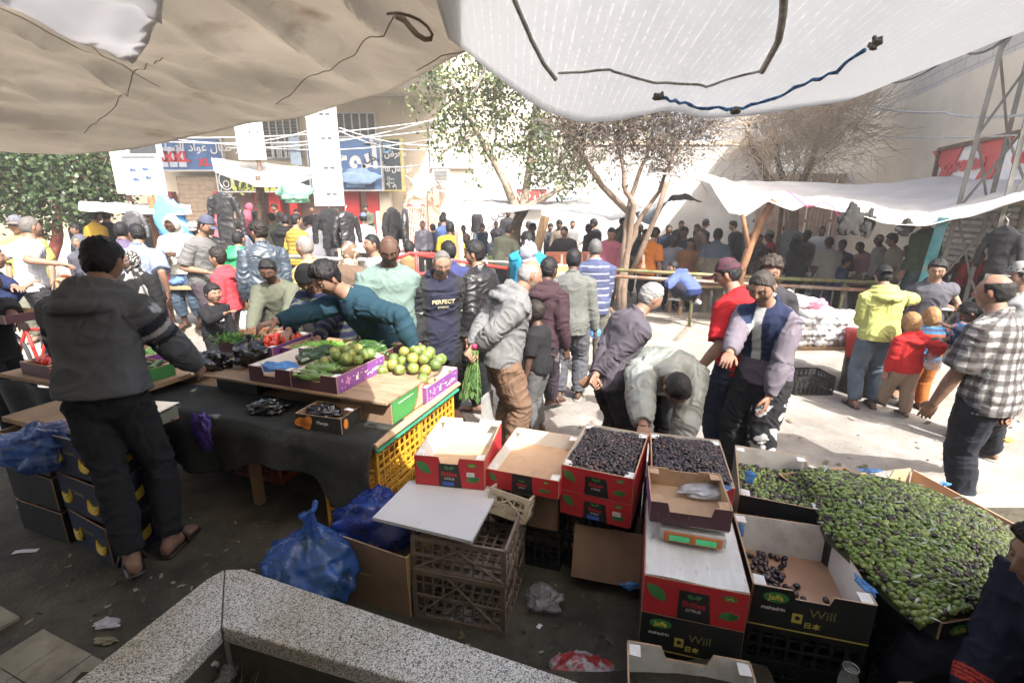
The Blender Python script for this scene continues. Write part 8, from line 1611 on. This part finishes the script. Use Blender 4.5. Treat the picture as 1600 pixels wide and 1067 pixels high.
for (px, y0_, y1_, y, lab, m_, r) in ((852, 338, 395, 10.9, 'pale timber post holding the dark canopy', m_wood, .10), (716, 362, 425, 9.0, 'flat pale timber plank standing beside the yellow T-shirt', mat('plank_pale', (.50, .38, .24), var=.2), .07), (236, 308, 360, 9.8, 'rough brown timber post beside the white hoodie', brp, .06), (403, 275, 395, 11.5, 'dark iron post carrying the striped awning', m_iron, .06), (590, 330, 410, 7.0, 'thin pale pole in front of the jackets', mat('pole_pale', (.4, .36, .3)), .03)):
    p = at(px, y0_, y=y); q = at(px + (6 if px != 852 else -14), y1_, y=y); b = MB(); b.tube([p, q, (q.x, q.y, GZ)], r, 4 if r > .06 else 8); tag(b.obj('timber_post', m_), lab, 'post', 'posts of the far stalls')
awning('shop_awning', 'torn white and grey awning stretched under the pale green lettered sign', [(335, 268, 11.0), (400, 290, 10.8), (440, 292, 10.6), (487, 278, 10.6)], lambda u: np.array(tuple(at(330 + 155 * u, 248 + 14 * u, y=13.5))), mat('awn_grey', (.5, .48, .45), trans=.3, rough=.8), 40, 16, .05, .03, 2.1, .004, 'tarpaulins over the far stalls', 3)
lump('green_net', 'pale green netting hanging from the torn awning', 'net', at(462, 302, y=10.5), (.34, .1, .22), mat('net_green', (.28, .55, .42), rough=.8, trans=.3, var=.2), 61, (24, 30), .4, .9)
lump('blue_cover', 'light blue cloth thrown over the blue shop sign', 'cloth', at(560, 278, y=18.8), (.75, .08, .26), mat('cloth_lblue', (.30, .45, .68), rough=.8, var=.15), 62, (24, 30), .3, .9)
awning('stall_cover', 'white plastic stall cover behind the woman in the slate headscarf', [(122, 328, 9.6), (200, 332, 9.2), (300, 334, 9.0)], lambda u: np.array(tuple(at(122 + 175 * u, 316 + 4 * u, y=11))), mat('tarp_far', (.6, .6, .58)), 40, 10, .03, .03, 4.4, .004, 'tarpaulins over the far stalls', 4)
lump('blue_tarpaulin', 'bright sky blue plastic sheet hanging behind the white hoodie', 'sheet', at(272, 352, y=9.2), (.30, .12, .42), mat('sheet_sky', (.15, .45, .80), rough=.35, trans=.3, var=.2), 63, (26, 32), .35, .9)
# hanging black garments and bags
def garmenth(px, py, y, w_, h_, label, col=(.02, .02, .022), k='leather', name='hanging_jacket', seed=1, face=0):
    p = at(px, py, y=y); t = thing(name, label, 'clothing', p, R(face), 'garments hung up for sale'); b = MB()
    S_ = [(Vector((0, 0, .0)), .03, .03), (Vector((0, 0, -.04)), w_ * .30, .05), (Vector((0, 0, -.10)), w_ * .40, .06), (Vector((0, 0, -.25)), w_ * .34, .07), (Vector((0, 0, -h_ * .6)), w_ * .32, .06), (Vector((0, 0, -h_)), w_ * .36, .07)]
    loft(b, [(c, Vector((1, 0, 0)), Vector((0, 1, 0)), a, d, d) for c, a, d in S_], 20)
    for s in (-1, 1): limb(b, [(s * w_ * .40, 0, -.10), (s * w_ * .56, .02, -h_ * .5), (s * w_ * .60, .0, -h_ * .88)], [w_ * .13, w_ * .12, w_ * .09])
    me = remesh(b, .016, 2, .5, 'body'); folds(me, [(Vector((0, 0, 0)), Vector((0, 0, -h_)), .1)], .012, seed); me.materials.append(cloth(col, k)); o = bpy.data.objects.new('body', me); COL.objects.link(o); o.parent = t
    b = MB(); b.tube([(0, 0, -.02), (0, 0, .05), (.03, 0, .09), (0, 0, .13)], .006, 6); b.obj('hanger', m_st, t); return t
for a in ((514, 326, 9.6, .5, .75, 'black leather jacket hung left of the thin pole', 1), (540, 330, 9.5, .46, .7, 'second black jacket hung close to the thin pole', 2), (612, 324, 9.6, .5, .7, 'black jacket hanging right of the thin pole', 3), (632, 326, 9.4, .46, .72, 'black jacket at the right end of the clothes line', 4), (1574, 352, 5.6, .30, .55, 'black padded jacket with pale lining hanging by the pylon', 5), (1604, 354, 5.7, .30, .55, 'black jacket at the right edge beside the padded one', 6)):
    garmenth(*a[:5], a[5], seed=a[6], face=a[6] * 25, k='cotton' if a[6] % 2 else 'leather')
garmenth(346, 300, 9.5, .52, .9, 'big glossy black bag hanging from the awning post', name='hanging_bag', seed=8)
garmenth(205, 328, 9.0, .36, .55, 'crumpled silver black bag hanging under the white board', (.06, .06, .065), name='hanging_bag', seed=9)
for i, (px, py, y, r, lab) in enumerate(((1330, 345, 6.6, (.16, .04, .20), 'black rag hanging from the white tarpaulin edge'), (1355, 352, 6.6, (.08, .03, .18), 'narrow black rag hanging beside the wider one'), (1415, 358, 6.4, (.10, .04, .10), 'crumpled dark cloth tied under the tarpaulin'))):
    lump('hanging_rag', lab, 'cloth', at(px, py, y=y), r, cloth((.03, .03, .03)), 80 + i, (22, 28), .5, .95)
# red handcart with a spoked wheel
hc = thing('handcart', 'red tubular cargo tricycle frame standing behind the bearded man', 'cart', (at(660, 430, y=6.4).x, 6.4, GZ)); o = hc.location
b = MB(); L_ = lambda *p: [at(a, c, y=y) - o for a, c, y in p]
for pts in (((620, 404, 6.2), (640, 396, 6.3), (700, 398, 6.5)), ((620, 404, 6.2), (622, 462, 6.2)), ((650, 398, 6.3), (652, 452, 6.3)), ((680, 398, 6.4), (682, 448, 6.4)), ((620, 430, 6.2), (730, 425, 6.6)), ((620, 456, 6.2), (760, 446, 6.7)), ((820, 424, 6.9), (640, 396, 6.3))): b.tube(L_(*pts), .022, 7)
b.obj('frame', m_red, hc, True)
for x, y in ((.55, -.1), (.55, .9)):
    c = Vector((at(712, 520, y=5.9).x - o.x, y - .3, .29)); b = MB(); b.tube([c + Vector((.27 * math.cos(a), 0, .27 * math.sin(a))) for a in np.linspace(0, 6.2832, 33)], .045, 8, cap=False); w_ = b.obj('wheel', mat('rubber', (.03, .03, .03), rough=.8), hc, True)
    b = MB(); b.tube([c + Vector((0, -.02, 0)), c + Vector((0, .02, 0))], .19, 24); b.tube([c + Vector((0, -.04, 0)), c + Vector((0, .04, 0))], .05, 12); [b.box(tuple(c + Vector((.12 * math.cos(a), -.025, .12 * math.sin(a)))), (.16, .012, .03), ry=-a) for a in np.linspace(0, 6.28, 6)[:-1]]; b.obj('rim', m_st, w_)
# bicycle at the left
bk = thing('bicycle', 'red bicycle leaning at the left edge under the cyclist', 'bicycle', (at(38, 480, y=5.2).x, 5.2, GZ), R(-25))
for x in (-.5, .5):
    b = MB(); b.tube([(x + .31 * math.cos(a), 0, .33 + .31 * math.sin(a)) for a in np.linspace(0, 6.2832, 37)], .02, 8, cap=False); w_ = b.obj('wheel', mat('rubber', (.03, .03, .03)), bk, True); b = MB(); [b.tube([(x, 0, .33), (x + .3 * math.cos(a), 0, .33 + .3 * math.sin(a))], .002, 3) for a in np.linspace(0, 6.28, 19)[:-1]]; b.obj('spokes', m_st, w_)
b = MB(); [b.tube(q, .018, 8) for q in ([(-.5, 0, .33), (0, 0, .30), (.38, 0, .75)], [(0, 0, .30), (-.12, 0, .80)], [(-.12, 0, .72), (.36, 0, .78)], [(-.5, 0, .33), (-.12, 0, .72)], [(.5, 0, .33), (.36, 0, .85)])]; b.obj('frame', m_red, bk, True)
b = MB(); b.tube([(.30, -.28, .98), (.40, -.15, .96), (.36, 0, .92), (.40, .15, .96), (.30, .28, .98)], .013, 8); b.tube([(.36, 0, .8), (.36, 0, .92)], .015, 8); b.obj('handlebar', m_blkc, bk, True); b = MB(); b.ball((-.14, 0, .86), (.13, .07, .035), 14, 8); b.obj('saddle', m_blkc, bk, True)
# egg and tin cartons, brown sofa, far stall tables with cloths
eg = thing('stall_table', 'far stall table stacked with yellow printed cartons', 'table', (at(880, 420, y=7.3).x, 7.3, GZ)); b = MB(); b.box((0, 0, .80), (1.3, .6, .04)); b.obj('tabletop', m_wood, eg)
for sx in (-.6, .6):
    for sy in (-.25, .25): b = MB(); b.box((sx, sy, .39), (.05, .05, .78)); b.obj('leg', m_wood, eg)
m_egg = mat('carton_yellow', (.50, .38, .09), var=.4, scale=14)
for r_ in range(2):
    for k in range(5):
        b = MB(); b.box((0, 0, .09), (.20, .25, .175)); o = b.obj('tin_carton', m_egg, bevel=.003); b = MB(); b.box((0, -.128, .09), (.14, .004, .08)); b.obj('label_print', r_t if k % 2 else w_t, o); o.location = (eg.location.x - .45 + k * .215, 7.2, GZ + .82 + r_ * .18); tag(o, 'yellow printed carton stacked on the far stall table', 'carton', 'yellow cartons on the far stall table')
sf = thing('sofa', 'brown patterned sofa with cream stripes under the dark canopy', 'sofa', (at(905, 385, y=9.8).x, 10.0, GZ)); m_sf = mat('sofa_brown', (.32, .10, .05), var=.2)
b = MB(); b.box((0, 0, .45), (1.3, .6, .3)); b.obj('seat', m_sf, sf, bevel=.04); b = MB(); b.box((0, .28, .85), (1.3, .16, .6)); bb_ = b.obj('backrest', m_sf, sf, bevel=.05); b = MB(); [b.box((x, .19, .85), (.05, .02, .5)) for x in (-.3, -.15, .1, .25)]; b.obj('stripes', mat('cream_stripe', (.55, .5, .42)), bb_)
for s in (-1, 1): b = MB(); b.box((s * .7, 0, .55), (.14, .7, .6)); b.obj('arm', m_sf, sf, bevel=.04)
for i, (px, py, y, w_, cols, lab) in enumerate(((470, 425, 7.0, 1.7, ((.5, .5, .48), (.05, .3, .15), (.5, .3, .05), (.5, .05, .05)), 'low stall table piled with folded colourful clothes behind the steel railing'), (300, 440, 7.8, 1.4, ((.6, .6, .6), (.5, .06, .06), (.08, .15, .4)), 'stall table with white and red bundles beyond the white hoodie'), (770, 395, 12.5, 1.8, ((.3, .45, .1), (.05, .2, .4), (.5, .5, .5)), 'stall table with green and blue goods before the graffiti wall'), (1140, 470, 8.9, 2.2, ((.35, .3, .22), (.5, .45, .35), (.3, .1, .1)), 'stall table of sacks behind the rusty railing'), (1290, 470, 9.2, 2.0, ((.5, .5, .5), (.3, .25, .2)), 'stall table with pale goods right of the crooked post'), (160, 372, 9.8, 1.8, ((.55, .2, .15), (.5, .5, .45), (.2, .1, .3)), 'stall table of mixed goods under the dense tree'))):
    x = at(px, py, y=y).x; t_ = thing('market_table', lab, 'table', (x, y, gz(y)), 0, 'far stall tables'); b = MB(); b.box((0, 0, .68), (w_, .7, .04)); b.obj('tabletop', m_wood, t_)
    for sx in (-w_ * .46, w_ * .46):
        for sy in (-.3, .3): b = MB(); b.box((sx, sy, .33), (.05, .05, .66)); b.obj('leg', m_wood, t_)
    nb_ = int(w_ / .24)
    for k in range(nb_):
        lump('goods_bundle', '%s bundle on the %s' % (('soft', 'small', 'folded', 'loose', 'crumpled', 'round', 'long', 'flat', 'tied')[k % 9], lab.split(' with ')[0].split(' piled')[0] + (' by the railing', ' beyond the white hoodie', ' near the graffiti wall', ' of sacks', ' right of the crooked post', ' under the tree')[i]), 'bundle', (x - w_ * .42 + k * .25, y - .1 + .15 * (k % 2), gz(y) + .78), (.14, .18, .09), mat('bundle_%d_%d' % (i, k % len(cols)), cols[k % len(cols)], rough=.85, var=.3, scale=6), 90 + i * 9 + k, (18, 24), .35, .8, 'goods on the far stall tables')
# things carried
lump('plastic_bag', 'white plastic carrier bag of bread in the hand of the grey shirted man', 'bag', at(862, 572, y=4.93), (.10, .08, .13), m_wbag, 101, (36, 46), .25, .95, None, .07)
lump('plastic_bag', 'small blue bag in the right hand of the striped shirt man', 'bag', at(930, 520, y=5.75), (.07, .05, .08), m_lblue, 102, (30, 38), .3, .95)
lump('plastic_bag', 'clear bag of green herbs hanging beside the striped jumper child', 'bag', at(1457, 563, y=4.3), (.07, .05, .10), m_clear, 103, (30, 38), .3, .95, None, .04)
lump('cooked_corn', 'yellow snack held low by the man in the plaid shirt', 'food', at(1576, 688, y=2.8), (.035, .012, .015), mat('corn', (.65, .45, .05)), 104, (14, 18), .3, .9)
lump('foam_tray', 'flat white foam tray held by the boy in the grey polo', 'tray', at(1488, 483, y=4.95), (.13, .05, .012), mat('foam_white', (.7, .7, .7)), 105, (14, 18), .1, .9)
lump('plastic_bag', 'thin white bag hanging from the olive sweater man beside the small boy', 'bag', at(385, 510, y=4.9), (.07, .05, .16), m_wbag, 106, (30, 38), .25, .95)
b = MB(); c0 = at(742, 548, y=3.52)
for k in range(90):
    a = rng.normal(0, .35); d = Vector((rng.normal(-.12, .12), rng.normal(0, .1), -1)).normalized(); s0 = c0 + Vector((rng.normal(0, .012), rng.normal(0, .012), 0)); l = rng.uniform(.12, .38); e = s0 + d * l; b.tube([s0, s0.lerp(e, .5) + Vector((rng.normal(0, .01), 0, 0)), e], [.003, .0025, .0015], 4, 0)
    sd = d.cross(Vector(rng.normal(0, 1, 3))).normalized(); lw = .02
    for t in (.45, .7, .95): q = s0.lerp(e, t); b.add([q, q + d * .03 + sd * lw, q + d * .07, q + d * .03 - sd * lw], [(0, 1, 2, 3)], 1 + k % 2)
b.ball(c0 + Vector((.0, -.0, .035)), .022, 10, 8, 3)
tag(b.obj('radish_bunch', [mat('stem_green', (.14, .22, .07)), mat('leaf_rocket', (.05, .11, .03), rough=.5, trans=.2), mat('leaf_rocket2', (.09, .17, .05), rough=.5, trans=.2), mat('radish', (.45, .03, .10), rough=.4)]), 'bunch of radish with long green leaves held behind the grey hoodie', 'vegetable')

# dusty air over the market
b = MB(); b.box((0, 192, 5.9), (640, 436, 14.3)); hz_ = b.obj('haze', None); tag(hz_, kind='stuff')
hm = bpy.data.materials.new('dusty_air'); hm.use_nodes = True; nt = hm.node_tree; nt.nodes.remove(nt.nodes['Principled BSDF']); pv = N(nt, 'ShaderNodeVolumePrincipled'); pv.inputs['Color'].default_value = (.95, .95, .95, 1); pv.inputs['Density'].default_value = .0042; pv.inputs['Anisotropy'].default_value = .2
nt.links.new(pv.outputs[0], nt.nodes['Material Output'].inputs['Volume']); hz_.data.materials.clear(); hz_.data.materials.append(hm)
bpy.data.scenes.remove(_S2)
